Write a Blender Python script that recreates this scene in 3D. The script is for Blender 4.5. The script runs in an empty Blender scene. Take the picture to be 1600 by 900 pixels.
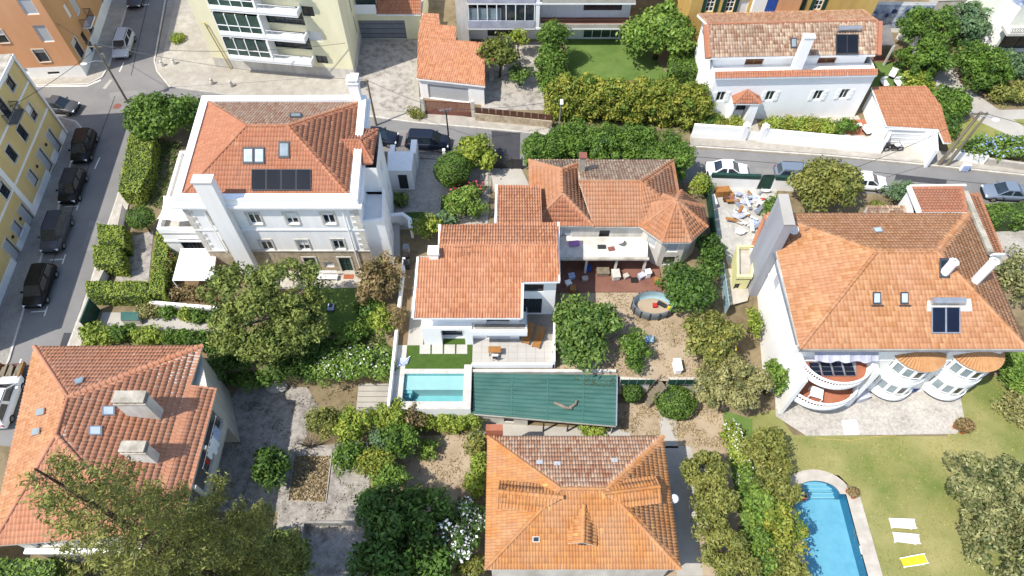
import bpy, bmesh, math, random
import numpy as np
from mathutils import Vector, Matrix
random.seed(7); rng = np.random.default_rng(11)
SC = bpy.context.scene
COL = SC.collection
R = math.radians
# ---------------------------------------------------------------- camera, sky, sun, exposure
CAM_H = 55.0; PITCH = R(56); FPX = 1090.0
cam = bpy.data.objects.new('camera', bpy.data.cameras.new('camera')); COL.objects.link(cam)
cam.location = (0, 0, CAM_H); cam.rotation_euler = (math.pi/2 - PITCH, 0, 0)
cam.data.sensor_width = 36; cam.data.lens = 36*FPX/1600
cam.data.clip_end = 3000; cam.data.clip_start = .5
SC.camera = cam
SUN_AZ, SUN_EL = R(29), R(57)          # azimuth the light travels towards, elevation
W = bpy.data.worlds.new('World'); SC.world = W; W.use_nodes = True
nt = W.node_tree; bg = nt.nodes['Background']; sky = nt.nodes.new('ShaderNodeTexSky')
sky.sky_type = 'NISHITA'; sky.sun_disc = False; sky.sun_elevation = SUN_EL
sky.sun_rotation = math.atan2(-math.cos(SUN_AZ), -math.sin(SUN_AZ)) % (2*math.pi)
nt.links.new(sky.outputs[0], bg.inputs[0]); bg.inputs[1].default_value = .15
sl = bpy.data.lights.new('sun', 'SUN'); sl.energy = 3.5; sl.angle = R(.53); sl.color = (1, .95, .87)
so = bpy.data.objects.new('sun', sl); COL.objects.link(so)
so.rotation_euler = Vector((math.cos(SUN_AZ)*math.cos(SUN_EL), math.sin(SUN_AZ)*math.cos(SUN_EL), -math.sin(SUN_EL))).to_track_quat('-Z', 'Y').to_euler()
SC.view_settings.view_transform = 'Standard'; SC.view_settings.look = 'None'
SC.view_settings.exposure = .72; SC.view_settings.gamma = 1
SC.render.engine = 'CYCLES'
SC.cycles.max_bounces = 6; SC.cycles.transparent_max_bounces = 8
U = 2.5                                 # height of streets and upper gardens; the lower gardens lie at 0
def P(u, v, z=0.):                      # survey: photo pixel at a known height -> world point
    x = (u-800)/FPX; y = (450-v)/FPX
    d = Vector((x, math.cos(PITCH)+y*math.sin(PITCH), -math.sin(PITCH)+y*math.cos(PITCH)))
    t = (z-CAM_H)/d.z
    return Vector((d.x*t, d.y*t, z))
def P2(u, v, z=U): p = P(u, v, z); return Vector((p.x, p.y))
# ---------------------------------------------------------------- materials
MATS = {}
def srgb(h):
    h = h.lstrip('#'); c = [int(h[i:i+2], 16)/255 for i in (0, 2, 4)]
    return tuple(x/12.92 if x <= .04045 else ((x+.055)/1.055)**2.4 for x in c)+(1,)
def C(c): return srgb(c) if isinstance(c, str) else (tuple(c)+(1,))[:4]
C0 = C
DULL = ('tile_', 'leaf', 'asphalt', 'calcada', 'cobble', 'lawn', 'earth', 'dry_earth', 'soil', 'concrete', 'pave', 'gravel', 'patio', 'turf', 'green_roof', 'straw', 'terracotta')
def mk(name, c1, c2=None, scale=1., rough=.8, c3=None, scale3=.2, amt3=.5, stretch=None, bump=0., bscale=20., spec=.35, metal=0., tint=None, tintw=1., voro=None, detail=6, transl=0., lo=.35, hi=.65, coat=0.):
    g_ = .86 if name.startswith(DULL) else 1.; C = lambda c: tuple(x*g_ for x in C0(c)[:3])+(1,)
    m = bpy.data.materials.new(name); m.use_nodes = True; t = m.node_tree; N = t.nodes; L = t.links
    b = N['Principled BSDF']; b.inputs['Roughness'].default_value = rough; b.inputs['Metallic'].default_value = metal
    b.inputs['Specular IOR Level'].default_value = spec; b.inputs['Coat Weight'].default_value = coat
    geo = N.new('ShaderNodeNewGeometry'); pos = geo.outputs['Position']
    if stretch:
        mp = N.new('ShaderNodeMapping'); mp.inputs['Scale'].default_value = stretch; L.new(pos, mp.inputs[0]); pos = mp.outputs[0]
    def noise(sc, det=detail, lo=lo, hi=hi):
        n = N.new('ShaderNodeTexNoise'); n.inputs['Scale'].default_value = sc; n.inputs['Detail'].default_value = det; n.inputs['Roughness'].default_value = .62
        L.new(pos, n.inputs['Vector']); r = N.new('ShaderNodeMapRange'); r.inputs[1].default_value = lo; r.inputs[2].default_value = hi
        L.new(n.outputs[0], r.inputs[0]); return r.outputs[0]
    def mix(a, bb, f, mode='MIX'):
        x = N.new('ShaderNodeMix'); x.data_type = 'RGBA'; x.blend_type = mode
        for s, val in ((x.inputs[6], a), (x.inputs[7], bb), (x.inputs[0], f)):
            if isinstance(val, bpy.types.NodeSocket): L.new(val, s)
            else: s.default_value = val
        return x.outputs[2]
    col = C(c1)
    if tint:
        at = N.new('ShaderNodeAttribute'); at.attribute_name = 'tint'
        cr = N.new('ShaderNodeValToRGB'); e = cr.color_ramp.elements
        for i, cc in enumerate(tint):
            el = e[i] if i < 2 else e.new(0.); el.position = i/(len(tint)-1); el.color = C(cc)
        L.new(at.outputs['Fac'], cr.inputs[0]); col = cr.outputs[0]
        if c2: col = mix(col, C(c2), N_mul(N, L, noise(scale), tintw))
    elif c2: col = mix(col, C(c2), noise(scale))
    if c3: col = mix(col, C(c3), N_mul(N, L, noise(scale3, 4), amt3))
    if voro:
        v = N.new('ShaderNodeTexVoronoi'); v.feature = 'DISTANCE_TO_EDGE'; v.inputs['Scale'].default_value = voro[0]; L.new(pos, v.inputs['Vector'])
        r = N.new('ShaderNodeMapRange'); r.inputs[1].default_value = 0; r.inputs[2].default_value = voro[2]; r.inputs[3].default_value = 1; r.inputs[4].default_value = 0
        L.new(v.outputs['Distance'], r.inputs[0]); col = mix(col, C(voro[1]), r.outputs[0])
    if isinstance(col, bpy.types.NodeSocket): L.new(col, b.inputs['Base Color'])
    else: b.inputs['Base Color'].default_value = col
    if bump:
        n = N.new('ShaderNodeTexNoise'); n.inputs['Scale'].default_value = bscale; n.inputs['Detail'].default_value = 4; L.new(geo.outputs['Position'], n.inputs['Vector'])
        bp = N.new('ShaderNodeBump'); bp.inputs['Strength'].default_value = bump; bp.inputs['Distance'].default_value = .05
        L.new(n.outputs[0], bp.inputs['Height']); L.new(bp.outputs[0], b.inputs['Normal'])
    if transl:
        tr = N.new('ShaderNodeBsdfTranslucent'); ms = N.new('ShaderNodeMixShader'); ms.inputs[0].default_value = transl
        if isinstance(col, bpy.types.NodeSocket): L.new(col, tr.inputs[0])
        else: tr.inputs[0].default_value = col
        L.new(b.outputs[0], ms.inputs[1]); L.new(tr.outputs[0], ms.inputs[2]); L.new(ms.outputs[0], N['Material Output'].inputs[0])
    MATS[name] = m; return m
def N_mul(N, L, s, k):
    x = N.new('ShaderNodeMath'); x.operation = 'MULTIPLY'; x.use_clamp = True; L.new(s, x.inputs[0]); x.inputs[1].default_value = k; return x.outputs[0]
def water(name, tintc, rough=.03):
    m = bpy.data.materials.new(name); m.use_nodes = True; t = m.node_tree; N = t.nodes; L = t.links
    N.remove(N['Principled BSDF']); tr = N.new('ShaderNodeBsdfTransparent'); tr.inputs[0].default_value = C(tintc)
    g = N.new('ShaderNodeBsdfGlossy'); g.inputs['Roughness'].default_value = rough
    n = N.new('ShaderNodeTexNoise'); n.inputs['Scale'].default_value = 2.2; n.inputs['Detail'].default_value = 3
    bp = N.new('ShaderNodeBump'); bp.inputs['Strength'].default_value = .55; bp.inputs['Distance'].default_value = .08
    L.new(n.outputs[0], bp.inputs['Height']); L.new(bp.outputs[0], g.inputs['Normal'])
    f = N.new('ShaderNodeFresnel'); f.inputs[0].default_value = 1.33; L.new(bp.outputs[0], f.inputs['Normal'])
    ms = N.new('ShaderNodeMixShader'); L.new(f.outputs[0], ms.inputs[0]); L.new(tr.outputs[0], ms.inputs[1]); L.new(g.outputs[0], ms.inputs[2])
    L.new(ms.outputs[0], N['Material Output'].inputs[0]); MATS[name] = m; return m
# ---------------------------------------------------------------- objects
ORG = {}
def tag(o, label=None, cat=None, group=None, kind=None):
    if label: o['label'] = label
    if cat: o['category'] = cat
    if group: o['group'] = group
    if kind: o['kind'] = kind
    return o
def thing(name, label, cat, loc=(0, 0, 0), group=None, rz=0):
    o = bpy.data.objects.new(name, None); COL.objects.link(o); o.location = loc; o.rotation_euler = (0, 0, rz)
    o.empty_display_size = .3; ORG[o.name] = Vector(loc) if not rz else Vector((0, 0, 0))
    return tag(o, label, cat, group)
def local_thing(*a, **k):               # parts are given in the thing's own coordinates
    o = thing(*a, **k); ORG[o.name] = Vector((0, 0, 0)); return o
def finish(me, name, mat, parent, smooth=False):
    me.name = name
    if mat:
        me.materials.append(MATS[mat] if isinstance(mat, str) else mat)
    if smooth: me.shade_smooth()
    o = bpy.data.objects.new(name, me); COL.objects.link(o)
    if parent is not None:
        o.parent = parent; off = ORG.get(parent.name, Vector((0, 0, 0)))
        if off.length_squared: me.transform(Matrix.Translation(-off))
        ORG[o.name] = off
    return o
def npmesh(name, V, F, tint, mat, parent=None):
    me = bpy.data.meshes.new(name); V = np.asarray(V, np.float32).reshape(-1, 3); F = np.asarray(F, np.int32); k = F.shape[1]
    me.vertices.add(len(V)); me.vertices.foreach_set('co', V.ravel())
    me.loops.add(F.size); me.loops.foreach_set('vertex_index', F.ravel())
    me.polygons.add(len(F)); me.polygons.foreach_set('loop_start', np.arange(0, F.size, k, dtype=np.int32))
    if tint is not None:
        a = me.attributes.new('tint', 'FLOAT', 'FACE'); a.data.foreach_set('value', np.asarray(tint, np.float32))
    me.update(calc_edges=True)
    return finish(me, name, mat, parent)
class MB:
    def __init__(s): s.v = []; s.f = []
    def vert(s, p): s.v.append(tuple(p)); return len(s.v)-1
    def poly(s, pts): s.f.append([s.vert(p) for p in pts]); return s
    def box(s, c, size, rz=0, rx=0, ry=0):
        m = Matrix.Rotation(rz, 3, 'Z') @ Matrix.Rotation(ry, 3, 'Y') @ Matrix.Rotation(rx, 3, 'X'); c = Vector(c)
        h = [x/2 for x in size]; i = len(s.v)
        for dx, dy, dz in ((-1,-1,-1),(1,-1,-1),(1,1,-1),(-1,1,-1),(-1,-1,1),(1,-1,1),(1,1,1),(-1,1,1)):
            s.v.append(tuple(c + m @ Vector((dx*h[0], dy*h[1], dz*h[2]))))
        for f in ((0,3,2,1),(4,5,6,7),(0,1,5,4),(1,2,6,5),(2,3,7,6),(3,0,4,7)): s.f.append([i+k for k in f])
        return s
    def b2(s, x0, x1, y0, y1, z0, z1): return s.box(((x0+x1)/2, (y0+y1)/2, (z0+z1)/2), (abs(x1-x0), abs(y1-y0), abs(z1-z0)))
    def wbox(s, A, X, s0, s1, n0, n1, z0, z1):      # box in wall coordinates: along X from A, n = outwards
        N_ = Vector((X.y, -X.x)); i = len(s.v)
        for z in (z0, z1):
            for a, n in ((s0, n0), (s0, n1), (s1, n1), (s1, n0)):
                q = A + X*a + N_*n; s.v.append((q.x, q.y, z))
        for f in ((0,3,2,1),(4,5,6,7),(0,1,5,4),(1,2,6,5),(2,3,7,6),(3,0,4,7)): s.f.append([i+k for k in f])
        return s
    def prism(s, poly, z0, z1, bottom=True):
        n = len(poly); i = len(s.v)
        for p in poly: s.v.append((p[0], p[1], z0 if not callable(z0) else z0(p)))
        for p in poly: s.v.append((p[0], p[1], z1 if not callable(z1) else z1(p)))
        area = sum(poly[k][0]*poly[(k+1)%n][1]-poly[(k+1)%n][0]*poly[k][1] for k in range(n))
        o = list(range(n)) if area > 0 else list(range(n))[::-1]
        s.f.append([i+n+k for k in o])
        if bottom: s.f.append([i+k for k in o[::-1]])
        for k in range(n): a, b = o[k], o[(k+1) % n]; s.f.append([i+a, i+b, i+n+b, i+n+a])
        return s
    def tube(s, pts, rad, n=8, cap=True):
        pts = [Vector(p) for p in pts]; rad = rad if isinstance(rad, (list, tuple)) else [rad]*len(pts); rings = []
        for k, p in enumerate(pts):
            d = (pts[min(k+1, len(pts)-1)]-pts[max(k-1, 0)]).normalized()
            a = d.cross(Vector((0, 0, 1)) if abs(d.z) < .9 else Vector((1, 0, 0))).normalized(); b = d.cross(a)
            rings.append([s.vert(p+(a*math.cos(2*math.pi*j/n)+b*math.sin(2*math.pi*j/n))*rad[k]) for j in range(n)])
        for k in range(len(rings)-1):
            for j in range(n): s.f.append([rings[k][j], rings[k+1][j], rings[k+1][(j+1) % n], rings[k][(j+1) % n]])
        if cap: s.f.append(rings[0][:]); s.f.append(rings[-1][::-1])
        return s
    def bar(s, p, q, w, h=None):            # square bar between two points
        p, q = Vector(p), Vector(q); h = h or w; d = (q-p); L_ = d.length; d.normalize()
        a = d.cross(Vector((0, 0, 1)) if abs(d.z) < .95 else Vector((0, 1, 0))).normalized(); b = a.cross(d); i = len(s.v)
        for o in (p, q):
            for x, y in ((-1,-1),(1,-1),(1,1),(-1,1)): s.v.append(tuple(o+a*(x*w/2)+b*(y*h/2)))
        for f in ((0,1,2,3),(7,6,5,4),(0,4,5,1),(1,5,6,2),(2,6,7,3),(3,7,4,0)): s.f.append([i+k for k in f])
        return s
    def ball(s, c, r, nu=12, nv=8, jit=0, zmin=-1):
        r = r if isinstance(r, (list, tuple)) else (r, r, r); rings = []
        for j in range(nv+1):
            th = math.pi*j/nv; ring = []
            for i in range(nu):
                ph = 2*math.pi*i/nu; k = 1+random.uniform(-jit, jit)
                ring.append(s.vert((c[0]+r[0]*k*math.sin(th)*math.cos(ph), c[1]+r[1]*k*math.sin(th)*math.sin(ph), c[2]+r[2]*max(zmin, k*math.cos(th)))))
            rings.append(ring)
        for j in range(nv):
            for i in range(nu): s.f.append([rings[j][i], rings[j+1][i], rings[j+1][(i+1) % nu], rings[j][(i+1) % nu]])
        return s
    def lathe(s, c, prof, n=14, sc=(1, 1), a0=0, a1=2*math.pi):
        full = abs(a1-a0-2*math.pi) < 1e-6; m = n if full else n+1; rings = []
        for r, z in prof: rings.append([s.vert((c[0]+sc[0]*r*math.cos(a0+(a1-a0)*i/n), c[1]+sc[1]*r*math.sin(a0+(a1-a0)*i/n), c[2]+z)) for i in range(m)])
        for k in range(len(rings)-1):
            for i in range(n): j = (i+1) % m; s.f.append([rings[k][i], rings[k][j], rings[k+1][j], rings[k+1][i]])
        return s
    def build(s, name, mat, parent=None, smooth=False, bevel=0):
        me = bpy.data.meshes.new(name); me.from_pydata(s.v, [], s.f); me.update()
        if smooth or bevel:
            bm = bmesh.new(); bm.from_mesh(me); bmesh.ops.remove_doubles(bm, verts=bm.verts, dist=1e-4)
            if bevel: bmesh.ops.bevel(bm, geom=list(bm.edges), offset=bevel, segments=2, affect='EDGES', profile=.5)
            bmesh.ops.recalc_face_normals(bm, faces=bm.faces); bm.to_mesh(me); bm.free()
        o = finish(me, name, mat, parent)
        if smooth: me.shade_smooth()
        return o
def struct(o): o['kind'] = 'structure'; return o
def copy_thing(root, loc, rz=None, label=None):
    def cp(o, par):
        c = o.copy(); COL.objects.link(c); c.parent = par
        for ch in list(o.children): cp(ch, c)
        return c
    r = cp(root, None); r.location = loc
    if rz is not None: r.rotation_euler = (0, 0, rz)
    if label: r['label'] = label
    return r
# ---------------------------------------------------------------- palette
mk('earth', '#85765a', '#63563f', 1.3, .95, '#9c8d70', .2, .6, bump=.5, bscale=6)
mk('dry_earth', '#b09c82', '#8a765c', 1.6, .95, '#c3b299', .4, .7, bump=.5, bscale=7)
mk('asphalt', '#84827f', '#777573', .5, .9, '#918f8c', .1, .5, bump=.2, bscale=40)
mk('asphalt_new', '#4a4a4e', '#404044', .8, .9, bump=.2, bscale=40)
mk('concrete', '#b4afa6', '#99948b', .8, .9, '#c9c4ba', .2, .6, bump=.15, bscale=20)
mk('pave_grey', '#a09b93', '#8a857e', 1.5, .9, '#b3aea5', .3, .6, voro=(4.5, '#77726b', .05))
mk('calcada', '#c4beb2', '#aca598', 1.2, .9, '#938c80', .28, .55, voro=(5, '#968f84', .045), bump=.1)
mk('calcada_dirty', '#b2aba0', '#6f6a63', 1.6, .9, '#c8c2b7', .45, .7, voro=(5, '#8a847b', .045), lo=.45, hi=.68)
mk('gravel', '#b9b3a9', '#8f897f', 3, .95, '#cfc9be', .3, .6, bump=.5, bscale=14, voro=(7, '#77726a', .06))
mk('patio_old', '#a8a29a', '#726c65', 1.5, .9, '#bbb4aa', .5, .6, bump=.4, bscale=8, voro=(1.9, '#6b665f', .022), lo=.4, hi=.62)
mk('kerb', '#c9c5bb', '#b0aba1', 2, .85)
mk('road_paint', '#e6e4dc', '#cfccc3', 3, .7)
mk('lawn', '#6f7d3c', '#93904f', .55, .95, '#b0a468', .16, .9, bump=.6, bscale=25)
mk('lawn_dry', '#85864a', '#6b7a3a', .35, .95, '#a89f6a', .13, .9, bump=.6, bscale=25)
mk('lawn_green', '#516c2f', '#5f7a38', 1.2, .95, '#748b47', .4, .6, bump=.6, bscale=25)
mk('turf', '#41591f', '#4c6626', 2, .95, bump=.5, bscale=30)
mk('soil', '#7f6a4e', '#5f4d38', 2.4, .95, '#967f60', .5, .6, bump=.5, bscale=8)
# walls
mk('white', '#f4f3f0', '#ebeae7', .35, .85, '#dad7d0', 1.6, .32, stretch=(1.3, 1.3, .12), bump=.06)
mk('white_new', '#f6f6f4', '#eeeeec', .3, .8, '#e4e3df', 1.1, .25, stretch=(1, 1, .2), bump=.03)
mk('white_old', '#dedad1', '#bdb8ae', .5, .9, '#9c978d', 1.3, .45, stretch=(1, 1, .3), bump=.1)
mk('cream', '#e6e0bd', '#dcd5b0', .35, .88, '#cdc6a4', .8, .3, stretch=(1, 1, .25), bump=.05)
mk('yellow', '#dcc389', '#d2b87d', .35, .88, '#c5ab72', .9, .3, stretch=(1, 1, .25), bump=.05)
mk('ochre', '#d3b169', '#c3a05c', .5, .88, '#a98b52', 1, .4, stretch=(1, 1, .3), bump=.05)
mk('orange', '#d6a278', '#cc966b', .35, .88, '#c08a66', .8, .35, stretch=(1, 1, .25), bump=.05)
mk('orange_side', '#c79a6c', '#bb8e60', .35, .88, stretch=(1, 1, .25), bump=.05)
mk('beige', '#cfcbbf', '#bcb7aa', .4, .88, '#a09b8f', .9, .4, stretch=(1, 1, .25), bump=.05)
mk('pale_yellow', '#e3dfa6', '#d6d196', .6, .88, bump=.05)
mk('pale_green', '#dde0d2', '#cdd0c2', .5, .88, bump=.05)
mk('stone', '#b9a78c', '#8f7d66', 2.2, .9, '#d3c6ad', 1.2, .5, voro=(2.6, '#7d7263', .04), bump=.3, bscale=6)
mk('quoin', '#d3cec3', '#bdb7ab', 1.5, .88)
mk('slate_clad', '#9a9ba1', '#86878e', .9, .8, '#b5b6ba', .3, .5, stretch=(1, 1, .15))
mk('chimney_old', '#b9b2a4', '#8d8678', 1.2, .9)
mk('brick_red', '#855448', '#70443a', 1.5, .85, '#966558', .5, .5)
mk('terracotta', '#a9684c', '#965840', 1.2, .85, '#bd7d60', .5, .5)
mk('deck_red', '#7d5648', '#6e4a3d', 1, .85, '#8c6556', .4, .5)
mk('brown', '#5e3e31', '#4d3127', 1, .7)
mk('wood', '#a8763f', '#8d5f30', 2.5, .6, stretch=(1, 6, 1))
mk('pole_wood', '#857b68', '#6a6152', 3, .9, stretch=(1, 1, .2))
mk('grey_door', '#83858a', '#797b80', 1, .55)
mk('metal_grey', '#9b9da0', '#85878a', 2, .4, metal=.6)
mk('metal_dark', '#3a3b3d', '#2e2f31', 2, .5)
mk('galv', '#c3c5c8', '#aeb0b3', 2, .35, metal=.7)
mk('frame_white', '#efefec', rough=.5)
mk('frame_dark', '#3d4045', rough=.5)
mk('frame_green', '#22443b', rough=.5)
mk('green_dark', '#23453c', '#1c3930', 2, .6)
mk('blind', '#e3e4e2', '#d5d6d4', 4, .6, stretch=(1, 1, 6))
mk('blind_grey', '#b7babd', '#a5a8ab', 4, .6, stretch=(1, 1, 6))
mk('glass', '#1b2328', '#2c3840', .7, .06, spec=.8)
mk('glass_green', '#4b5f55', '#32433c', .6, .06, spec=.8)
mk('glass_light', '#8f9ca0', '#75838a', .6, .1, spec=.8)
mk('skylight_glass', '#9fb0bd', '#b9c6cf', 1, .08, spec=.9)
mk('solar', '#1a2233', '#141b2a', .4, .22, spec=.35)
mk('solar_light', '#1d222b', '#181d25', .4, .5, spec=.08)
mk('rubber', '#1e1e1f', rough=.8); mk('rim', '#a5a7aa', rough=.35, metal=.7)
mk('plastic_white', '#f2f2f0', '#e6e6e4', 2, .45); mk('yellow_towel', '#f0cf2f', '#dcb92a', 3, .9)
mk('cloth_white', '#f3f2f0', '#e4e3e1', 2, .9); mk('cloth_grey', '#b6b7c2', '#9c9daa', 1, .9); mk('cloth_blue', '#8f9fc4', '#b4bfd8', 2, .9)
mk('red', '#b22d2b', rough=.6); mk('blue', '#2d55a8', '#24468d', 2, .6); mk('skin', '#d0977a', rough=.6); mk('swim_red', '#cf2e4c', rough=.7)
mk('blue_pool', '#9db9c0', '#8caab3', 1.5, .6); mk('pool_grey', '#6a6f72', '#595e61', 1, .6)
mk('purple', '#9a6fa8', rough=.8); mk('amber', '#c98d3a', rough=.6)
mk('lamp_glass', '#eceff0', rough=.3); mk('lens_red', '#8f1f1a', rough=.3)
mk('tile_azul', '#8fa4c4', '#4c6ba0', 1.6, .3, '#e3e8ef', 1.1, .9, spec=.5)
mk('azul_dark', '#31517f', '#27426b', 2, .3, spec=.5); mk('azul_light', '#dfe5ec', '#c8d2df', 3, .3, spec=.5)
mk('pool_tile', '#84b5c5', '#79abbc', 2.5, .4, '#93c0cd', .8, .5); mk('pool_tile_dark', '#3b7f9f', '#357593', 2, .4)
mk('pool_white', '#acc8c9', '#a3c0c2', 1, .5); mk('pool_teal', '#83bac0', '#79b0b7', 1, .45)
mk('stone_pale', '#bcb5aa', '#aca599', 1.2, .85, '#9b9488', .6, .4, bump=.1)
mk('terrace_tile', '#b3afa8', '#a9a59e', .8, .7)
mk('slab', '#b9b6ae', '#adaaa2', 1, .8)
mk('green_roof', '#386a60', '#2f5a51', .5, .5, '#5b7f75', 1.1, .45, stretch=(.3, 1, 1))
mk('green_tarp', '#1f4a3d', '#18392f', 1.5, .6)
mk('slate_roof', '#6f6c6a', '#5a5856', 1, .85, '#8a8784', .4, .5)
mk('bark', '#5b4a3a', '#41342a', 4, .95, bump=.6); mk('bark_grey', '#8a8074', '#6d645a', 4, .95)
mk('pot', '#a8603f', '#8e4e32', 3, .8)
# roof tiles: tint is one random number for each tile
mk('tile_new', '#c18a6a', '#a86a48', .5, .8, '#cb997c', .3, .45, tint=['#b07450', '#c68961', '#d29971'], tintw=.35)
mk('tile_mid', '#c07a52', '#a5684a', .7, .88, '#a8755c', .45, .4, tint=['#ac6f52', '#c88e6a', '#d4a07e', '#bb8463'], tintw=.35)
mk('tile_old', '#b07d5c', '#8f6850', .8, .9, '#978572', .35, .5, tint=['#8d624c', '#bd8560', '#ceae8e', '#a6745a', '#d6c2a8'], tintw=.4)
mk('tile_manor', '#b9774f', '#a56a4e', .7, .88, '#a9806a', .5, .4, tint=['#aa6d51', '#c98d69', '#d59e7c', '#b87d5d'], tintw=.35)
mk('tile_right', '#b98559', '#a87046', .5, .82, '#b9866a', .3, .45, tint=['#a97448', '#be8a5e', '#ca9a70'], tintw=.4)
mk('tile_ochre', '#c99a5c', '#ad7040', .8, .9, '#b59c84', .5, .35, tint=['#b57845', '#d79f54', '#e4b76a', '#cb8f52'], tintw=.45)
mk('tile_lichen', '#a77e68', '#a5654a', 1.3, .9, '#c2ac98', .9, .35, tint=['#a8714f', '#bf8862', '#c99873', '#bb8f6d', '#d3b698'], tintw=.35)
mk('tile_flat', '#b5714c', '#a56c4a', .5, .85, tint=['#a8704e', '#b27b5a', '#b98462'], tintw=.3)
# foliage: tint is one random number for each leaf
def leafmat(n, *cols, rough=.55, transl=.25, dry=None, amt=.4, k=1.35):
    sat = lambda c: [(x*.96+.04*(c[0]*.3+c[1]*.6+c[2]*.1))*w for x, w in zip(c[:3], (1.1, 1.06, .95))]
    cols = [tuple(min(.9, x*k) for x in sat(C(c))) for c in cols] if not n.startswith('petal') else list(cols)
    mk(n, cols[0], dry, .5, rough, tint=cols, tintw=amt, transl=transl, spec=.3)
leafmat('leaf_mid', '#34511f', '#4d6d29', '#6b8a35')
leafmat('leaf_dark', '#2b4519', '#406026', '#5a7b33')
leafmat('leaf_lime', '#577524', '#7e9632', '#a3ad48', k=1.25)
leafmat('leaf_bright', '#456526', '#5f8030', '#819b44')
leafmat('leaf_yellow', '#496b22', '#6b8a2d', '#8a9636', '#a3a044', k=1.3)
leafmat('leaf_olive', '#54602c', '#727a3a', '#92934c', k=1.3)
leafmat('leaf_grey', '#62683f', '#85855a', '#a29d6a')
leafmat('leaf_pine', '#45582a', '#637638', '#8a964b', k=1.3)
leafmat('leaf_conifer', '#33501f', '#4a6c24', '#6b8a33')
leafmat('leaf_blue', '#3f5a42', '#55714f', '#6f8a62')
leafmat('leaf_brown', '#5f5a35', '#85704e', '#77773f', '#a08a68', k=1.2)
leafmat('leaf_red', '#4f5a2a', '#6d5530', '#7c4638', '#6f7a35')
leafmat('leaf_hedge', '#5a7426', '#7c9234', '#9aa848')
leafmat('leaf_privet', '#33491f', '#4f632d', '#7d864c', '#aeae7c', k=1.15)
leafmat('leaf_citrus', '#35521f', '#4f7030', '#769046')
leafmat('petal_white', '#e9e9e4', '#f4f4f0', transl=.1)
leafmat('petal_pink', '#c2265c', '#d8487c', transl=.1)
leafmat('petal_blue', '#8fa3d6', '#b3c0e2', transl=.1)
leafmat('petal_amber', '#c5a02c', '#d8bb3d', transl=.1)
leafmat('grass_blade', '#6f7d3c', '#8f9350', '#a59b5c', transl=.1)
water('pool_water', '#dff2f8'); water('pool_water_pale', '#ecf8f7')
mk('cobble', '#c3beb4', '#97918a', 3.2, .9, '#d8d2c8', .5, .6, bump=.4, bscale=12, voro=(6, '#8f887d', .05))
mk('yard_tile', '#c3c0b8', '#a8a59d', 1.4, .9, '#8d8a83', .6, .5, voro=(2.2, '#8f8c85', .03))
mk('straw', '#b39c6c', tint=['#a08c62', '#b8a57c', '#cbbb94'], rough=.9); mk('litter', '#6d5638', tint=['#5a452c', '#7f663f', '#5f6b34'], rough=.9); mk('tuft', '#7f8a45', tint=['#6a7a38', '#8f9450', '#b3a66c'], rough=.9)
mk('asphalt_pale', '#8f8d8a', '#85837f', .8, .9, bump=.2, bscale=40)
leafmat('leaf_arau', '#434f26', '#656f37', '#90934e', k=1.5)
mk('pipe_yellow', '#c2ad6a', '#ab975a', 2, .7)
mk('tile_turret', '#c08a60', '#a5704e', .7, .9, '#b39a86', .45, .35, tint=['#ae744f', '#ca9268', '#d6a47a', '#bb825b'], tintw=.4)
mk('tile_cap', '#c79a6c', '#b5855a', 1.5, .85)
mk('green_sheet', '#3f7066', '#37655c', 1.5, .55)
mk('tile_lower', '#cf9470', '#b5795a', .7, .88, '#b58870', .45, .4, tint=['#bd7f5e', '#d69c78', '#e0aa88', '#c98f6e'], tintw=.3)
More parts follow.
